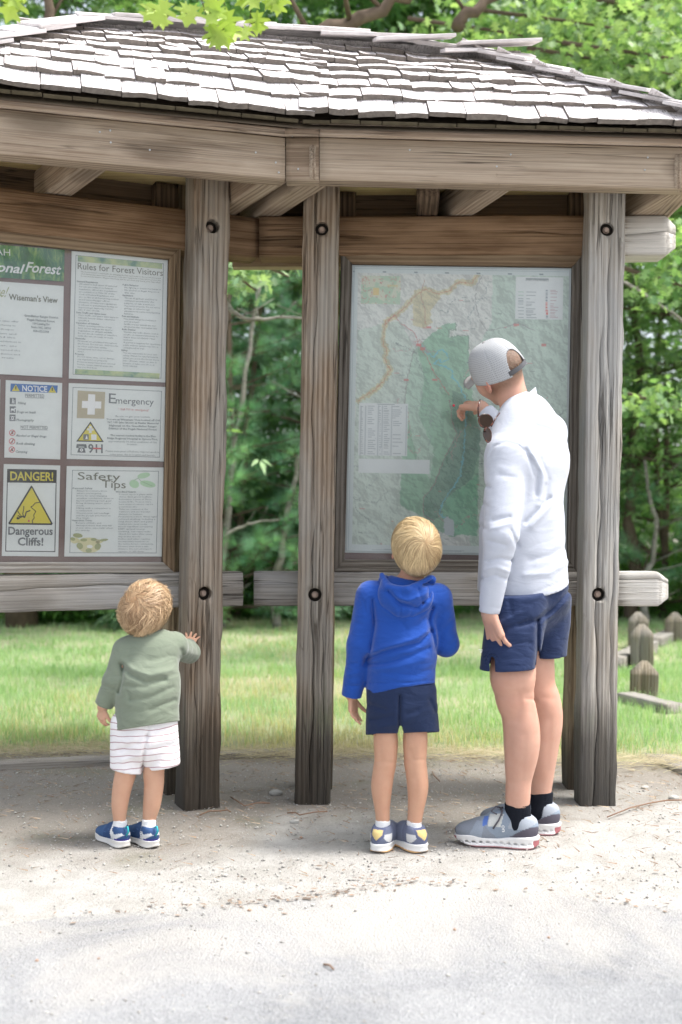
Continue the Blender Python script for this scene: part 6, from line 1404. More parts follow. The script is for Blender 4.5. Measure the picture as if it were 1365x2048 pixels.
# collar: open band standing round the neck
def collar():
    c = A_(P(1037, 836, 4.205)); a1 = np.array([.076, .02, .058]); a2 = np.array([-.012, -.086, -.006]); up_ = nrm([-.42, .0, .9]); V = []; nphi = 40
    for i in range(nphi + 1):
        ph = math.radians(-75 + 305 * i / nphi); o_ = a1 * math.cos(ph) + a2 * math.sin(ph); h_ = .040 + .012 * math.cos(ph)
        V += [c + o_ * 1.00 - up_ * .012, c + o_ * 1.10 + up_ * h_ * .6, c + o_ * 1.16 + up_ * h_]
    Fq = [(3*i+j, 3*i+3+j, 3*i+4+j, 3*i+1+j) for i in range(nphi) for j in (0, 1)]
    me = bpy.data.meshes.new('collar'); me.from_pydata([tuple(v) for v in V], [], Fq); me.polygons.foreach_set('use_smooth', [True] * len(me.polygons)); me.update()
    o = ob('collar', me, M_shirt, man); me.materials.append(M_coll); md = o.modifiers.new('s', 'SOLIDIFY'); md.thickness = .004; md.offset = 0; md.material_offset = 0
collar()
# shorts
def shorts_m():
    hemL, hemR = A_(P(1018, 1337, 4.08)), A_(P(1088, 1312, 4.27))
    f = union([cone(pel + np.array([.004, 0, -.05]), pel + np.array([.008, 0, -.08]), .150, .150, fw, 1.2), (cone(hL + np.array([-.008, -.0, -.06]), hemL, .112, .104), .03), (cone(hR + np.array([.0, 0, -.06]), hemR, .106, .084), .03), (ell(A_(P(1085, 1190, 4.18)), (.10, .09, .09)), .04)])
    f = wavy(f, .012, 8, 5); f = wavy(f, .004, 24, 2)
    f = creased(f, [([(1076, 1240), (1075, 1335)], 4, .012), ([(1138, 1182), (1110, 1215), (1078, 1240), (1040, 1250)], 5, .008), ([(1130, 1205), (1100, 1235)], 5, -.005), ([(1000, 1262), (1060, 1240)], 5, .006), ([(995, 1250), (1040, 1226)], 5, -.005), ([(1020, 1200), (1024, 1230)], 5, .004), ([(960, 1329), (1075, 1331)], 1.6, .002), ([(1078, 1302), (1112, 1305)], 1.6, .002), ([(1005, 1290), (1060, 1285)], 6, .004)], 4.5)
    slit = ell(A_(P(986, 1340, 4.0)), (.008, .08, .045)); f = sub(f, slit, .003)
    f = sub(f, cone(hemL + np.array([0, 0, .03]), hemL - np.array([0, 0, .03]), .094, .096), .003); f = sub(f, cone(hemR + np.array([0, 0, .03]), hemR - np.array([0, 0, .03]), .074, .076), .003)
    m_ = (hemL[1] + hemR[1]) / 2
    def cut(p): s_ = np.clip((p[:, 1] - 4.13) / .08, 0, 1); return (hemL[2] * (1 - s_) + hemR[2] * s_ + .0 + .05 * (p[:, 0] - hemL[0]) * (1 - s_)) - p[:, 2]
    f = inter(f, cut, .003); return inter(f, (lambda g_: (lambda p: -g_(p) - .014))(plane3(P(1010, 1198, 4.05), P(1140, 1163, 4.2), P(955, 1180, 4.2), P(1050, 1000, 4.2))), .004)
M_navy = fabric('navy_twill', (.019, .033, .088), 1300, .25, .7, .1)
lo, hi = bounds([hL, hR, A_(P(1018, 1337, 4.08)), pel + np.array([.05, 0, .1])], .15); solid('shorts', shorts_m(), lo, hi, .0048, M_navy, man)
pq = P(961, 1304, 3.975); patch_q = Vector(pq); patch('shorts_logo', patch_q, Vector((-.6, -.8, 0)).normalized(), [stroke([(958, 1299), (966, 1300)], 1.2)[0], stroke([(960, 1302), (965, 1303)], 1.2)[0], stroke([(961, 1305), (964, 1305)], 1)[0]], K_wht, man)
# cap
def cap_mesh():
    g = lambda x, y, z: hc + (np.array([x, y, z]) * 1.0) @ HM; V = []; UV = []; nt_, np_ = 44, 220; keep = []
    for j in range(nt_ + 1):
        t_ = j / nt_
        for i in range(np_):
            ph = 2 * math.pi * i / np_; cx, sy = math.cos(ph), math.sin(ph)      # sy=+1 forward
            th = t_ * math.pi / 2; rim = .000 + .014 * sy; H_ = .128 - rim
            sv = -math.cos(th) ** .001; rr = math.cos(th) ** .62; z_ = rim + H_ * math.sin(th) ** 1.05
            seam = min(abs(((ph - math.pi / 2) / (math.pi / 3) + .5) % 1 - .5), 1) * math.pi / 3
            k = 1 - .016 * math.exp(-(seam / .03) ** 2) + .02 * math.exp(-((t_ - .5) / .5) ** 2) + .004 * math.sin(ph * 5 + t_ * 4)
            V.append(g(.088 * rr * cx * k, -.010 + .107 * rr * sy * k, z_)); UV.append((ph * .1 * max(rr, .35) / .0062, th * .1 / .0062))
    for j in range(nt_):
        for i in range(np_):
            ph = 2 * math.pi * (i + .5) / np_; a = abs(((ph - 1.5 * math.pi) + math.pi) % (2 * math.pi) - math.pi); hgt = (j + .5) / nt_
            if a < .52 and hgt < .44 * math.sqrt(max(0, 1 - (a / .52) ** 2)) + .0: continue
            keep.append((j * np_ + i, j * np_ + (i + 1) % np_, (j + 1) * np_ + (i + 1) % np_, (j + 1) * np_ + i))
    return V, UV, keep
V, UV, keep = cap_mesh(); o0 = A_(WM[man.name].translation)
me = bpy.data.meshes.new('cap'); me.from_pydata([tuple(v - o0) for v in V], [], keep); me.polygons.foreach_set('use_smooth', [True] * len(me.polygons)); me.update()
ul = me.uv_layers.new(name='UVMap'); 
for lp in me.loops: ul.data[lp.index].uv = UV[lp.vertex_index]
t = NT('perforated_cap'); t.p(Roughness=.75, Specular_IOR_Level=.2); uvn = t.n('ShaderNodeUVMap', uv_map='UVMap'); sp = t.n('ShaderNodeSeparateXYZ'); t.l(uvn.outputs[0], sp.inputs[0])
row = t.math('FLOOR', sp.outputs[1]); fx = t.math('SUBTRACT', t.math('FRACT', t.math('ADD', sp.outputs[0], t.math('MULTIPLY', row, .5))), .5); fy = t.math('SUBTRACT', t.math('FRACT', sp.outputs[1]), .5)
r2 = t.math('ADD', t.math('MULTIPLY', fx, fx), t.math('MULTIPLY', fy, fy)); dot = t.ramp(r2, [(.03, (1, 1, 1)), (.06, (0, 0, 0))])
t.base(t.mix(t.math('MULTIPLY', dot, .75), t.mix(t.noise(t.obj((1, 1, 1), False), 600, 2), (.38, .39, .40), (.46, .47, .48)), (.13, .13, .14))); M_cap = t.m
co = ob('cap', me, M_cap, man, Matrix.Translation(Vector(o0))); md = co.modifiers.new('s', 'SOLIDIFY'); md.thickness = .0025; md.offset = 1
gl_ = lambda x, y, z: Vector(tuple(hc + (np.array([x, y, z]) * 1.0) @ HM))
M_strapm = plain('cap_strap', (.075, .075, .08), .5, .4); M_capp = plain('cap_brim', (.33, .32, .31), .8, .2, 0, .1, 200)
pts = [gl_(.0905 * math.sin(a), -.010 - .1105 * math.cos(a), .006 - .004 * math.cos(a)) for a in np.linspace(-.60, .60, 12)]
strap('cap_strap', pts, .017, .003, M_strapm, co, tuple(-HM[1]))
bv = []; nb1, nb2 = 18, 6
for j in range(nb2 + 1):
    for i in range(nb1 + 1):
        a = (i / nb1 - .5) * 2.0; r_ = j / nb2; x_ = .086 * math.sin(a) * (1 + .02 * r_); yb = -.01 + .104 * math.cos(a); ln = .072 * math.cos(a * .78) ** .8
        bv.append(gl_(x_, yb + ln * r_, .028 - .006 * r_ - .030 * (x_ / .086) ** 2 * (.35 + .65 * r_)))
me = bpy.data.meshes.new('brim'); me.from_pydata([tuple(v) for v in bv], [], [(j*(nb1+1)+i, j*(nb1+1)+i+1, (j+1)*(nb1+1)+i+1, (j+1)*(nb1+1)+i) for j in range(nb2) for i in range(nb1)]); me.polygons.foreach_set('use_smooth', [True] * len(me.polygons)); me.update()
bo = ob('brim', me, M_capp, co); md = bo.modifiers.new('s', 'SOLIDIFY'); md.thickness = .003; md.offset = 0
bt = bmesh.new(); bmesh.ops.create_uvsphere(bt, u_segments=12, v_segments=6, radius=.008); me = bpy.data.meshes.new('cap_button'); bt.to_mesh(me); bt.free(); ob('cap_button', me, M_capp, co, Matrix.Translation(gl_(0, -.01, .1275)))
# cropped hair showing in the cap opening and over the nape
sphere_hair('hair', hc, HM, 1.0, 0, man, 3800, lambda d, f_, ph: np.tile(np.array([0, -.1, -1.0]), (len(d), 1)), lambda d: (d[:, 1] < .25) & (d[:, 2] > -1.02 + .0) & (d[:, 2] < .45) & ~((np.abs(d[:, 0]) > .80) & (d[:, 1] > -.35)), (.16, .10, .065), (.36, .25, .17), .0022, 3, .0005, (.0, .002), M_hair, .25, 3)
# shoes
MS = dict(upper=paint((.30, .36, .44), [(lambda V: region(V, [(.06, .02), (.24, .02), (.24, .09), (.14, .09)]), (.27, .30, .35)), (lambda V: region(V, [(.12, .03), (.165, .03), (.14, .075), (.11, .075)]), (.33, .38, .45)), (lambda V: region(V, [(.055, .062), (.10, .062), (.095, .095), (.045, .10)]), (.72, .73, .70)), (lambda V: region(V, [(.102, .066), (.118, .060), (.116, .085), (.098, .09)]), (.12, .22, .60)),
    (lambda V: region(V, [(-.09, .085), (-.03, .06), (.03, .06), (.0, .13), (-.09, .13)]), (.42, .46, .52)), (lambda V: region(V, [(-.09, .02), (-.09, .062), (-.05, .066), (-.02, .058), (.03, .030), (.035, .02)]), (.115, .105, .135)), (lambda V: V[:, 0] > .215, (.12, .11, .13))]),
    sole=paint((.74, .73, .72), [(lambda V: V[:, 2] < .0045, (.50, .20, .22)), (lambda V: (np.abs(V[:, 1]) < .030) & (V[:, 2] < .025), (.35, .12, .13))]))
M_bsock = plain('black_sock', (.012, .014, .02), .9, .1, 0, .2, 300, .4, 900); M_lace = plain('grey_lace', (.10, .095, .11), .8)
for an, kn, td, dz in ((aL, kL, (-.28, .075), 0), (aR, kR, (-.28, .09), 0)):
    a0 = (an[0], an[1]); u_, Ms = shoe(man, a0, td, 1.02, MS, 0.004, 'cloud', 1, 1.15)
    sock(man, (an[0], an[1], .128), kn, 1, M_bsock, .030, .0455)
    W2 = lambda x, y, z: Ms @ Vector((x, y, z))
    for k in range(4):
        x_ = .052 + .018 * k; z_ = .112 - .011 * k; ob('lace', tubemesh('lace', [W2(x_, -.030, z_ - .016), W2(x_ + .004, -.012, z_ + .002), W2(x_ + .006, .012, z_ + .002), W2(x_, .030, z_ - .016)], .0028, 6), M_lace, u_)
    ob('lace', tubemesh('lace', [W2(.06, .012, .116), W2(.05, .028, .112), W2(.062, .042, .085), W2(.082, .046, .058)], .003, 6), M_lace, u_)
    ob('lace', tubemesh('lace', [W2(.06, .006, .116), W2(.075, .02, .122), W2(.09, .03, .108), W2(.07, .032, .10)], .003, 6), M_lace, u_)
    me1, V1_ = fontmesh('on', False, 3); V1_[:, 2] = 0; V1_[:, :2] *= .021; me1.vertices.foreach_set('co', V1_.astype(np.float32).ravel()); me1.update()
    nl = Vector((0, .98, .2)); lx = Vector((0, -.2, .98)); Mm = Ms @ (Matrix((Vector((0, 0.2, -.98)), Vector((-1, 0, 0)), Vector((0, 1, 0)))).transposed().to_4x4()); Mm = Matrix.Translation(Ms @ Vector((.052, .0415, .070)) - Mm.translation) @ Mm
    ob('shoe_logo', me1, K_wht, u_, Mm)
# sunglasses hooked on the collar
t = NT('tortoise'); t.p(Roughness=.25, Specular_IOR_Level=.6); t.base(t.ramp(t.noise(t.obj((1, 1, 1), False), 60, 3), [(.4, (.02, .006, .003)), (.6, (.10, .02, .006)), (.75, (.38, .09, .02))])); M_tort = t.m
M_lens = plain('brown_lens', (.020, .008, .003), .30, .3)
sg = empty('sunglasses', P(972, 845, 4.0), 'tortoiseshell sunglasses with brown lenses hanging from the man\'s open collar', 'sunglasses')
def lensring(cx, cy, rx, ry, d, rot):
    pts = []
    for k in range(25):
        a = 2 * math.pi * k / 24; x_, y_ = rx * math.cos(a) * (1 - .12 * math.sin(a)), ry * math.sin(a); pts.append(P(cx + x_ * math.cos(rot) - y_ * math.sin(rot), cy + x_ * math.sin(rot) + y_ * math.cos(rot), d + .012 * math.cos(a)))
    return pts
for cx, cy, rx, ry, d, rot in ((971.5, 842, 14, 13.5, 4.0, .25), (975.5, 870, 7.5, 14.5, 4.02, -.15)):
    pts = lensring(cx, cy, rx, ry, d, rot); fr_ = ob('frame', tubemesh('frame', pts, .0026, 6), M_tort, sg)
    me = bpy.data.meshes.new('lens'); me.from_pydata([tuple(p) for p in pts[:-1]], [], [tuple(range(24))]); me.update(); lo_ = ob('lens', me, M_lens, fr_); lo_.modifiers.new('s', 'SOLIDIFY').thickness = .002
ob('bridge', tubemesh('bridge', [P(973, 855, 4.0), P(970, 859, 3.99), P(972, 863, 4.01)], .003, 6), M_tort, sg)
ob('temple', tubemesh('temple', [P(957, 834, 4.0), P(957, 815, 4.0), P(961, 799, 4.01)], [.0032, .003, .002], 6), M_tort, sg); ob('temple', tubemesh('temple', [P(983, 853, 4.01), P(992, 836, 4.03), P(1000, 826, 4.06)], [.0028, .0024, .002], 6), M_tort, sg)

# ================================================================== the boy in the blue hoodie
boy = empty('person', (P(800, 1705, 4.03).x, 4.03, 0), 'blond boy in a royal blue hoodie and navy shorts looking up at the map', 'person', 'family looking at the boards')
D = 4.06
bh = dict(hL=P(772, 1400, D), hR=P(832, 1400, D), kL=P(773, 1525, D - .01), kR=P(830, 1525, D - .02), aL=P(766, 1655, D - .01), aR=P(829, 1660, D - .015), pel=P(802, 1380, D), bel=P(803, 1290, D), che=P(806, 1215, D + .01), sL=P(742, 1192, D), sR=P(876, 1196, D + .01), eL=P(722, 1290, D), wL=P(704, 1392, D + .02), eR=P(893, 1287, D + .04), wR=P(868, 1270, D + .20), nb=P(815, 1172, D + .01), hc=P(831, 1098, D - .01))
B = {k: A_(v) for k, v in bh.items()}
HB = headframe([-.16, .66, .74], [.10, -.75, .65]); bhd, bg_ = head_prims(B['hc'], HB, .92, 1)
yv = np.array([0, 1, 0]); z_ = lambda v: np.array([0, 0, v])
bb = union([cone(B['pel'], B['che'], .10, .105, yv, 1.35), (cone(B['che'], B['sL'], .06, .042), .04), (cone(B['che'], B['sR'], .06, .042), .04), (cone(B['nb'] - z_(.03), bg_(0, -.03, -.05), .044, .042), .03), (cone(B['sL'], B['eL'], .038, .03), .02), (cone(B['eL'], B['wL'], .03, .021), .02), (cone(B['sR'], B['eR'], .038, .03), .02), (cone(B['eR'], B['wR'], .03, .021), .02),
    (chain([(771, 1405, 20), (771, 1450, 23), (772, 1482, 24.5), (772, 1508, 23), (771, 1525, 22.5), (767, 1548, 21.8), (764, 1572, 21.4), (764, 1595, 18.5), (765, 1618, 15.3), (766, 1642, 13.8), (766, 1656, 11.5), (766, 1672, 9)], D - .01, D / F, .006), .006),
    (chain([(832, 1405, 20), (831, 1450, 23), (831, 1482, 24.5), (831, 1508, 23), (831, 1525, 22.5), (834, 1548, 21.8), (836, 1572, 21.4), (835, 1595, 19), (832, 1620, 16), (829, 1648, 14.4), (829, 1662, 12), (829, 1678, 9)], D - .015, D / F, .006), .006), (bhd, .02)])
bb = creased(bb, [([(752, 1522), (790, 1525)], 2.6, .0026), ([(812, 1521), (850, 1519)], 2.6, .0026), ([(760, 1532), (784, 1534)], 2.6, -.0012), ([(772, 1560), (770, 1600)], 5, .0015), ([(833, 1560), (831, 1600)], 5, .0015), ([(760, 1480), (762, 1515)], 5, .002), ([(788, 1485), (786, 1520)], 5, -.001), ([(838, 1490), (836, 1520)], 5, -.0015), ([(821, 1500), (824, 1516)], 4, .002)], D + .1)
hb_ = [hand_piece(B['wL'], B['eL'], (.10, -.05, -1), (.85, -.45, 0), -1, s=.60, curl=(.28, .3, .34, .4), base=(.15, .15, .2, .25), spread=.04, thumb=(.55, .25, .25)), hand_piece(B['wR'], B['eR'], (-.5, .6, .4), (-.5, -.4, .2), 1, s=.60)]
CS = (.585, .35, .235)
lo, hi = bounds(B.values(), .12); solid('body', bb, lo, hi, .005, M_skin, boy, skin_cols(CS, [(bg_(-.083, 0, 0), .03, (.72, .28, .22), .8), (bg_(.083, 0, 0), .03, (.72, .28, .22), .8), (B['nb'] + z_(.03), .05, (.60, .30, .2), .5)]), extra=hb_)
def hoodie():
    f = union([cone(B['pel'] - z_(.03), B['bel'], .122, .119, yv, 1.30), (cone(B['bel'], B['che'] - z_(.005), .119, .124, yv, 1.32), .04), (cone(B['che'] + z_(.01), B['sL'] + np.array([.008, 0, -.01]), .078, .056), .04), (cone(B['che'] + z_(.01), B['sR'] + np.array([-.008, 0, -.01]), .078, .056), .04), (cone(B['sL'], B['eL'], .054, .046), .012), (cone(B['eL'], B['wL'] + z_(.005), .045, .036), .02), (cone(B['sR'], B['eR'], .053, .044), .012), (cone(B['eR'], B['wR'], .044, .034), .02), (cone(B['pel'] + z_(.045), B['pel'] + z_(.0), .118, .118, yv, 1.30), .004)])
    f = wavy(f, .008, 10, 1); f = wavy(f, .002, 28, 6)
    cr = [([(732, 1318), (770, 1303), (804, 1294), (840, 1286), (862, 1262)], 5.0, .011), ([(738, 1306), (780, 1292), (820, 1282), (854, 1266)], 6, -.008), ([(735, 1328), (775, 1326), (820, 1312), (858, 1296)], 5, .008), ([(745, 1338), (800, 1334), (850, 1318)], 7, -.005), ([(775, 1345), (830, 1350), (868, 1338)], 5, .004),
          ([(745, 1200), (750, 1250), (742, 1300), (728, 1330)], 4, .010), ([(866, 1215), (858, 1240), (866, 1270), (874, 1305)], 4, .009), ([(866, 1215), (855, 1232), (846, 1238)], 4, .006), ([(812, 1262), (840, 1250), (858, 1238)], 6, .004), ([(800, 1240), (812, 1256)], 5, .004), ([(770, 1220), (790, 1234), (830, 1238)], 6, -.003),
          ([(728, 1366), (800, 1366), (878, 1360)], 1.4, .004), ([(700, 1240), (722, 1250)], 5, .003), ([(690, 1330), (712, 1326)], 4, .005), ([(688, 1352), (714, 1346)], 4, -.004), ([(686, 1372), (716, 1372)], 2, .005), ([(905, 1240), (885, 1265)], 5, .004), ([(893, 1300), (912, 1280)], 4, .003), ([(726, 1200), (733, 1225), (740, 1235)], 2, .002)]
    f = creased(f, cr, D + .02)
    f = cutoff(f, B['eL'], B['wL'], -.002, .058); hem = plane3(P(728, 1394, D), P(878, 1366, D), P(800, 1388, D + .2), B['che'])
    arm = cone(B['eL'], B['wL'], .06, .05); f = inter(f, lambda p: np.where(arm(p) < 0, -1, hem(p)), .003); return sub(f, ell(B['nb'] + z_(.03), (.05, .045, .04)), .01)
M_blue = fabric('royal_blue_fleece', (.013, .068, .33), 900, .25, .85, .25, (.010, .055, .28))
lo, hi = bounds([B[k] for k in ('pel', 'sL', 'sR', 'eL', 'wL', 'eR', 'wR')], .11); hob = solid('hoodie', hoodie(), lo, hi, .0042, M_blue, boy)
def hood():
    c = A_(P(812, 1190, D - .055)); o_ = union([ell(c, (.098, .056, .080)), (cone(P(768, 1160, D - .01), P(800, 1222, D - .08), .020, .018), .03), (cone(P(862, 1160, D - .01), P(820, 1222, D - .08), .020, .018), .03)]); i_ = ell(c + np.array([.008, .016, .032]), (.082, .048, .074))
    f = sub(o_, i_, .008); rim = plane3(P(757, 1140, D), P(868, 1148, D), P(806, 1176, D - .10), c - z_(.05)); f = inter(f, rim, .006)
    f = union([f, (cone(P(775, 1176, D - .085), P(815, 1178, D - .105), .008, .009), .012), (cone(P(815, 1178, D - .105), P(861, 1156, D - .04), .009, .010), .012), (cone(P(764, 1150, D - .03), P(775, 1176, D - .085), .010, .009), .012)])
    f = wavy(f, .006, 22, 4)
    return creased(f, [([(778, 1184), (800, 1206), (835, 1216), (858, 1196), (864, 1165)], 4.5, .009), ([(790, 1192), (815, 1202), (842, 1192)], 5, -.006), ([(802, 1180), (808, 1205)], 2, .002), ([(838, 1180), (846, 1206)], 4, .005), ([(803, 1208), (800, 1236)], 1.4, .003), ([(835, 1208), (820, 1232)], 4, .003)], D + .02)
lo, hi = bounds([P(812, 1190, D - .05)], .14); solid('hood', hood(), lo, hi, .0036, M_blue, hob)
def shorts_b():
    a, b_ = A_(P(766, 1474, D)), A_(P(839, 1470, D)); f = union([cone(B['pel'] + z_(.02), B['pel'] - z_(.06), .115, .112, yv, 1.25), (cone(B['hL'] + z_(.02), a, .066, .062), .02), (cone(B['hR'] + z_(.02) + np.array([.006, 0, 0]), b_, .070, .071), .02)])
    f = wavy(f, .006, 12, 9); f = wavy(f, .003, 30, 9); f = creased(f, [([(800, 1392), (799, 1425), (800, 1475)], 3.2, .014), ([(740, 1410), (770, 1420)], 5, .005), ([(745, 1440), (785, 1432)], 5, .005), ([(755, 1455), (790, 1450)], 5, -.004), ([(815, 1428), (835, 1420)], 5, .004), ([(860, 1400), (872, 1425)], 4, .005), ([(733, 1464), (794, 1468)], 1.3, .0015), ([(806, 1466), (876, 1456)], 1.3, .0015), ([(814, 1404), (866, 1400)], 1.1, .0015), ([(876, 1384), (876, 1404)], 2, .004)], D + .1)
    f = sub(f, ell(A_(P(801, 1488, D)), (.013, .14, .085)), .006); f = sub(f, cone(a + z_(.02), a - z_(.03), .055, .056), .003); f = sub(f, cone(b_ + z_(.02), b_ - z_(.03), .058, .06), .003); hem = plane3(P(731, 1470, D), P(878, 1464, D), P(800, 1470, D + .2), B['pel']); return inter(inter(f, hem, .003), halfsp(B['pel'] + z_(.03), (0, 0, 1)), .01)
M_navy2 = fabric('dark_navy_twill', (.014, .026, .070), 1300, .2, .7, .12)
lo, hi = bounds([P(766, 1480, D), P(842, 1470, D), B['pel'] + z_(.06)], .10); solid('shorts', shorts_b(), lo, hi, .0042, M_navy2, boy)
# blond hair whorled at the crown
whB = nrm([.10, -.50, .86])
def flowB(d, f_, ph):
    r_ = d - whB * (d @ whB)[:, None]; r_ /= np.linalg.norm(r_, axis=1, keepdims=True) + 1e-6; sw = np.cross(whB, d); ang_ = np.arccos(np.clip(d @ whB, -1, 1))[:, None]; return r_ + sw * 1.9 * np.exp(-ang_ * 2.2) + np.array([0, -.25, -.35]) * np.clip(ang_ - .3, 0, 1)
skull_cap('hair', B['hc'], HB, .92, 1, boy, (.36, .23, .11), (-.020, .80), .003, .004, M_hair)
mk = lambda d: (d[:, 2] > -.62 + .85 * np.clip(d[:, 1] + .3, 0, 2)) & ~((np.abs(d[:, 0]) > .86) & (d[:, 2] < -.05))
sphere_hair('hair_strands', B['hc'], HB, .92, 1, boy, 13000, flowB, mk, (.27, .165, .075), (.82, .64, .36), .0135, 11, .0008, (.002, .013), M_hair, .14, 5, .12, clump=.62)
# shoes with yellow heel patch
def heel_patch(V): a = np.abs(V[:, 1]); return (V[:, 0] < -.045) & (V[:, 2] > .052) & (a < .022 * np.clip((V[:, 2] - .052) / .022, 0, 1) + .001) & (V[:, 2] < .092)
def side_white(V): a = np.abs(V[:, 1]); return (V[:, 0] < -.008) & (a > .020) & (V[:, 2] < .074) & (V[:, 2] > .040) & (a > .040 - (V[:, 2] - .040) * .55)
BS = dict(upper=paint((.175, .20, .29), [(lambda V: V[:, 0] > .03, (.23, .26, .36)), (side_white, (.75, .76, .76)), (lambda V: (V[:, 0] < -.035) & (V[:, 2] > .045) & (np.abs(V[:, 1]) < .028 * np.clip((V[:, 2] - .044) / .02, 0, 1) + .002), (.13, .15, .26)), (heel_patch, (.78, .60, .26))]), sole=paint((.78, .78, .76), [(lambda V: V[:, 2] < .008, (.68, .42, .20))]))
M_wsock = plain('white_sock', (.78, .79, .80), .9, .1, 0, .08, 300, .5, 700)
for an, kn, td in ((B['aL'], B['kL'], (.42, .9)), (B['aR'], B['kR'], (-.52, .85))):
    shoe(boy, (an[0], an[1]), td, .84, BS, .003); sock(boy, (an[0], an[1], .088), kn, .7, M_wsock, .018, .0262)

# ================================================================== the toddler
tod = empty('person', (P(262, 1690, 4.1).x, 4.1, 0), 'toddler in a sage green top and striped white shorts touching the post', 'person', 'family looking at the boards')
D = 4.12
T = {k: A_(v) for k, v in dict(hL=P(262, 1460, D), hR=P(316, 1455, D), kL=P(256, 1560, D - .02), kR=P(304, 1560, D - .01), aL=P(240, 1648, D - .02), aR=P(298, 1650, D - .02), pel=P(292, 1440, D), bel=P(296, 1370, D), che=P(302, 1308, D + .02), sL=P(253, 1302, D), sR=P(348, 1292, D + .06), eL=P(229, 1362, D - .01), wL=P(206, 1414, D), eR=P(379, 1305, D + .24), wR=P(378, 1292, D + .40), nb=P(302, 1280, D + .03), hc=P(297, 1224, D + .02)).items()}
HT = headframe([.50, .70, .50], [-.18, -.50, .85]); thd, tg = head_prims(T['hc'], HT, .80, 1.3)
tb = union([cone(T['pel'], T['che'], .092, .082, yv, 1.2), (cone(T['che'], T['sL'], .05, .036), .03), (cone(T['che'], T['sR'], .05, .036), .03), (cone(T['nb'] - z_(.02), tg(0, -.03, -.04), .038, .038), .03), (cone(T['sL'], T['eL'], .034, .029), .02), (cone(T['eL'], T['wL'], .028, .02), .02), (cone(T['sR'], T['eR'], .034, .029), .02), (cone(T['eR'], T['wR'], .028, .02), .02),
    (chain([(263, 1460, 16), (257, 1510, 20), (252, 1545, 21), (247, 1565, 20), (243, 1585, 18.5), (240, 1610, 16.5), (239.5, 1632, 13.5), (240, 1650, 11), (240, 1668, 9)], D - .02, D / F, .006), .006),
    (chain([(314, 1460, 16), (311, 1510, 20), (308, 1545, 21), (308.5, 1565, 20), (307, 1585, 19), (304, 1610, 17.5), (300, 1632, 14), (298, 1650, 11.5), (298, 1668, 9)], D - .01, D / F, .006), .006), (thd, .02)])
ht = [hand_piece(T['wL'], T['eL'], (-.15, .1, -.9), (.6, .7, 0), +1, s=.47, curl=(.5, .5, .5, .5), base=(.4, .4, .4, .4), spread=.05, thumb=(.5, .3, .3), rw=.036, r=1.15),
      hand_piece(T['wR'], T['eR'], A_(P(389, 1262, D + .47)) - T['wR'], (.0, .9, -.35), 1, s=.50, curl=(.12, .1, .12, .15), base=(.15, .1, .1, .15), spread=.30, thumb=(.9, .1, .1), rw=.034, r=1.1)]
TS = (.62, .385, .265)
lo, hi = bounds(T.values(), .11); solid('body', tb, lo, hi, .0048, M_skin, tod, skin_cols(TS, [(tg(.083, 0, 0), .03, (.80, .34, .25), .8), (tg(-.083, 0, 0), .03, (.75, .32, .25), .7), (tg(.05, .07, -.03), .04, (.78, .42, .33), .5)]), extra=ht)
def tshirt():
    f = union([cone(T['pel'] + np.array([.004, 0, -.07]), T['bel'], .118, .110, yv, 1.12), (cone(T['bel'], T['che'], .108, .100, yv, 1.22), .04), (cone(T['che'] + z_(.005), T['sL'] + np.array([.006, 0, 0]), .066, .050), .03), (cone(T['che'] + z_(.005), T['sR'], .066, .050), .03), (cone(T['sL'], T['eL'], .048, .042), .012), (cone(T['eL'], T['wL'], .041, .032), .015), (cone(T['sR'], T['eR'], .048, .040), .012), (cone(T['eR'], T['wR'], .038, .030), .015)])
    f = wavy(f, .008, 12, 7); f = wavy(f, .0035, 30, 1)
    f = creased(f, [([(243, 1330), (262, 1350), (290, 1365), (330, 1358)], 5, .008), ([(240, 1318), (265, 1338), (300, 1350), (345, 1340)], 7, -.006), ([(246, 1330), (244, 1360), (238, 1385)], 3.5, .009), ([(250, 1372), (290, 1374), (330, 1362)], 5, .005), ([(262, 1400), (300, 1395), (345, 1375)], 5, .004), ([(300, 1420), (350, 1400)], 5, .004), ([(255, 1385), (262, 1400)], 4, .004), ([(364, 1300), (368, 1322), (362, 1340)], 4, .006), ([(300, 1320), (345, 1312)], 6, .003), ([(231, 1457), (365, 1436)], 1.3, .002), ([(232, 1300), (240, 1322), (243, 1340)], 2, .002), ([(205, 1370), (228, 1378)], 4, .003)], D + .1)
    f = cutoff(f, T['eL'], T['wL'], .006, .05); f = cutoff(f, T['eR'], T['wR'], .012, .05)
    hem = plane3(P(230, 1462, D), P(366, 1441, D), P(300, 1452, D + .2), T['che']); arm = cone(T['eL'], T['wL'], .05, .045); f = inter(f, lambda p: np.where(arm(p) < 0, -1, hem(p)), .003)
    return sub(f, ell(T['nb'] + z_(.035), (.045, .045, .035)), .008)
M_sage = fabric('sage_knit', (.20, .235, .175), 700, .2, .95, .3)
lo, hi = bounds([T[k] for k in ('pel', 'sL', 'sR', 'eL', 'wL', 'eR', 'wR')], .10); solid('long_sleeved_top', tshirt(), lo, hi, .0040, M_sage, tod)
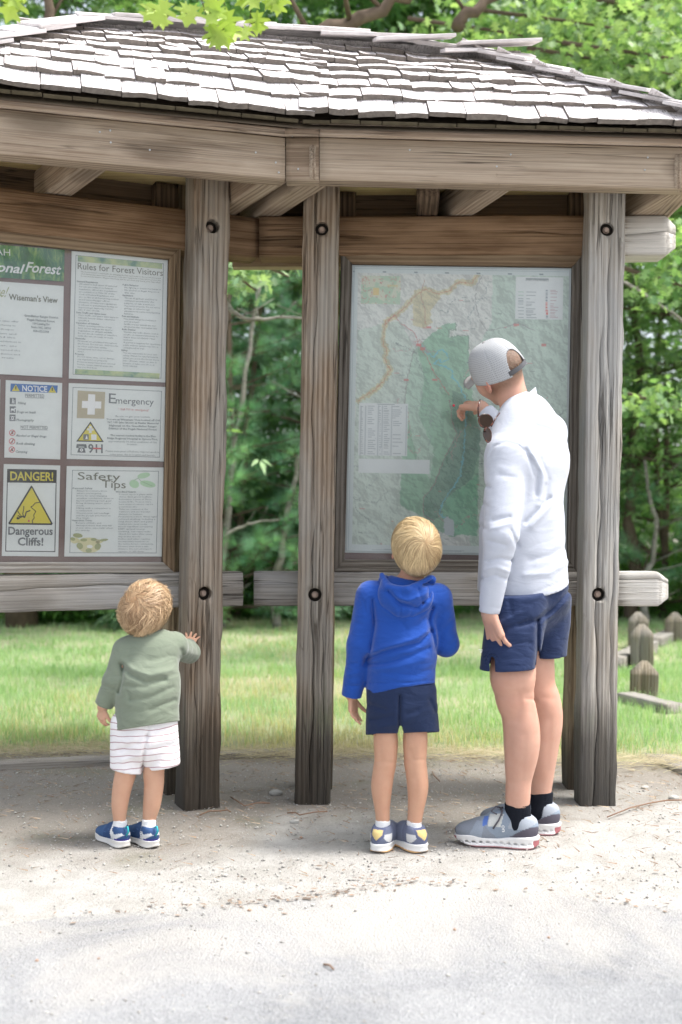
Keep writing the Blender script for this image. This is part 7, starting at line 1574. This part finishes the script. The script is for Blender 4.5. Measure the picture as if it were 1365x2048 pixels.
def tshorts():
    a, b_ = A_(P(258, 1538, D)), A_(P(328, 1530, D)); f = union([cone(T['pel'] + z_(.02), T['pel'] - z_(.06), .092, .106, yv, 1.15), (cone(T['hL'] + np.array([-.01, 0, .02]), a, .062, .066), .02), (cone(T['hR'] + np.array([.01, 0, .02]), b_, .062, .060), .02)])
    f = wavy(f, .010, 13, 2); f = creased(f, [([(294, 1470), (288, 1510), (285, 1545)], 3.0, .012), ([(296, 1450), (296, 1475)], 4, .005), ([(240, 1500), (275, 1488)], 6, .005), ([(300, 1500), (345, 1490)], 6, .005), ([(245, 1520), (280, 1512)], 5, -.004)], D + .1)
    f = sub(f, cone(a + z_(.02), a - z_(.03), .048, .05), .003); f = sub(f, cone(b_ + z_(.02), b_ - z_(.03), .044, .046), .003)
    def cut(p):
        px = 682.5 + F * p[:, 0] / D; yy = np.where(px < 286, 1534 + (px - 222) * .17, 1540 - (px - 286) * .16); return (HC - (yy - HY) / F * D) - p[:, 2]
    return inter(inter(f, cut, .003), halfsp(T['pel'] + z_(.03), (0, 0, 1)), .01)
t = NT('striped_cotton'); t.p(Roughness=.9, Specular_IOR_Level=.15); geo = t.n('ShaderNodeNewGeometry'); sp = t.n('ShaderNodeSeparateXYZ'); t.l(geo.outputs['Position'], sp.inputs[0])
nz_ = t.noise(geo.outputs['Position'], 9, 2, .5); zz = t.math('ADD', t.math('ADD', sp.outputs[2], t.math('MULTIPLY', sp.outputs[0], -.06)), t.math('MULTIPLY', nz_, .022)); st = t.ramp(t.math('ABSOLUTE', t.math('SUBTRACT', t.math('FRACT', t.math('MULTIPLY', zz, 43.0)), .5)), [(.055, (1, 1, 1)), (.085, (0, 0, 0))])
t.base(t.mix(t.math('MULTIPLY', st, .85), (.82, .80, .81), (.38, .20, .22))); t.bump(t.noise(t.obj((1, 1, 2), False), 14, 3, .5, 1), .25, .02); M_stripe = t.m
lo, hi = bounds([P(258, 1545, D), P(328, 1535, D), T['pel'] + z_(.06)], .11); solid('shorts', tshorts(), lo, hi, .0040, M_stripe, tod)
whT = nrm([.1, -.55, .82])
def flowT(d, f_, ph):
    r_ = d - whT * (d @ whT)[:, None]; r_ /= np.linalg.norm(r_, axis=1, keepdims=True) + 1e-6; ang_ = np.arccos(np.clip(d @ whT, -1, 1))[:, None]; return r_ + np.cross(whT, d) * -1.2 * np.exp(-ang_ * 1.8) + np.array([-.3, 0, -.4]) * np.clip(ang_ - .3, 0, 1)
skull_cap('hair', T['hc'], HT, .80, 1.3, tod, (.30, .18, .09), (-.020, .75), .004, .004, M_hair)
mk2 = lambda d: (d[:, 2] > -.66 + .80 * np.clip(d[:, 1] + .3, 0, 2)) & ~((np.abs(d[:, 0]) > .84) & (d[:, 2] < -.0))
sphere_hair('hair_strands', T['hc'], HT, .80, 1.3, tod, 12000, flowT, mk2, (.24, .13, .06), (.74, .54, .33), .0100, 10, .0008, (.002, .024), M_hair, .24, 8, 1.1, clump=.9)
TSH = dict(upper=paint((.045, .10, .24), [(lambda V: V[:, 0] > .10, (.06, .13, .28)), (lambda V: region(V, [(-.02, .035), (.03, .035), (.0, .058), (-.06, .075), (-.07, .065)]) | region(V, [(-.05, .030), (-.03, .030), (.0, .075), (-.012, .078)]), (.78, .80, .82)), (lambda V: (V[:, 0] < -.02) & (V[:, 2] < .045), (.05, .03, .30))]), sole=paint((.76, .74, .70), []))
M_teal = plain('teal_loop', (.03, .38, .42), .6); M_velcro = plain('shoe_strap', (.05, .11, .25), .8)
for an, kn, td in ((T['aL'], T['kL'], (-.62, .78)), (T['aR'], T['kR'], (-.62, .78))):
    u_, Ms = shoe(tod, (an[0], an[1]), td, .70, TSH, .003); sock(tod, (an[0], an[1], .076), kn, .6, M_wsock, .018, .0245)
    W2 = lambda x, y, z: Ms @ Vector((x * .70, y * .70, z * .70))
    ob('pull_loop', tubemesh('pull_loop', [W2(-.06, .0, .10), W2(-.085, .0, .11), W2(-.092, 0, .085), W2(-.07, 0, .062)], .0032, 6), M_teal, u_)
    for x_ in (.045, .085): strap('shoe_strap', [W2(x_, -.040, .055 + .02 * (x_ < .06)), W2(x_, -.025, .088 - x_ * .15), W2(x_, 0, .104 - x_ * .25), W2(x_, .025, .088 - x_ * .15), W2(x_, .040, .055 + .02 * (x_ < .06))], .016, .004, M_velcro, u_, (1, 0, 0) if False else tuple(Ms.to_3x3() @ Vector((1, 0, 0)).cross(Vector((0, 1, 0)))))
# red and white pin head under the man's fingertip
bt = bmesh.new(); bmesh.ops.create_uvsphere(bt, u_segments=12, v_segments=8, radius=.0055); me = bpy.data.meshes.new('map_pin'); bt.to_mesh(me); bt.free()
ob('map_pin', me, plain('red_pin', (.65, .05, .08), .35), None, Matrix.Translation(P(908, 811, 4.845)), label='small red pin stuck in the map under the man\'s fingertip', cat='pin')
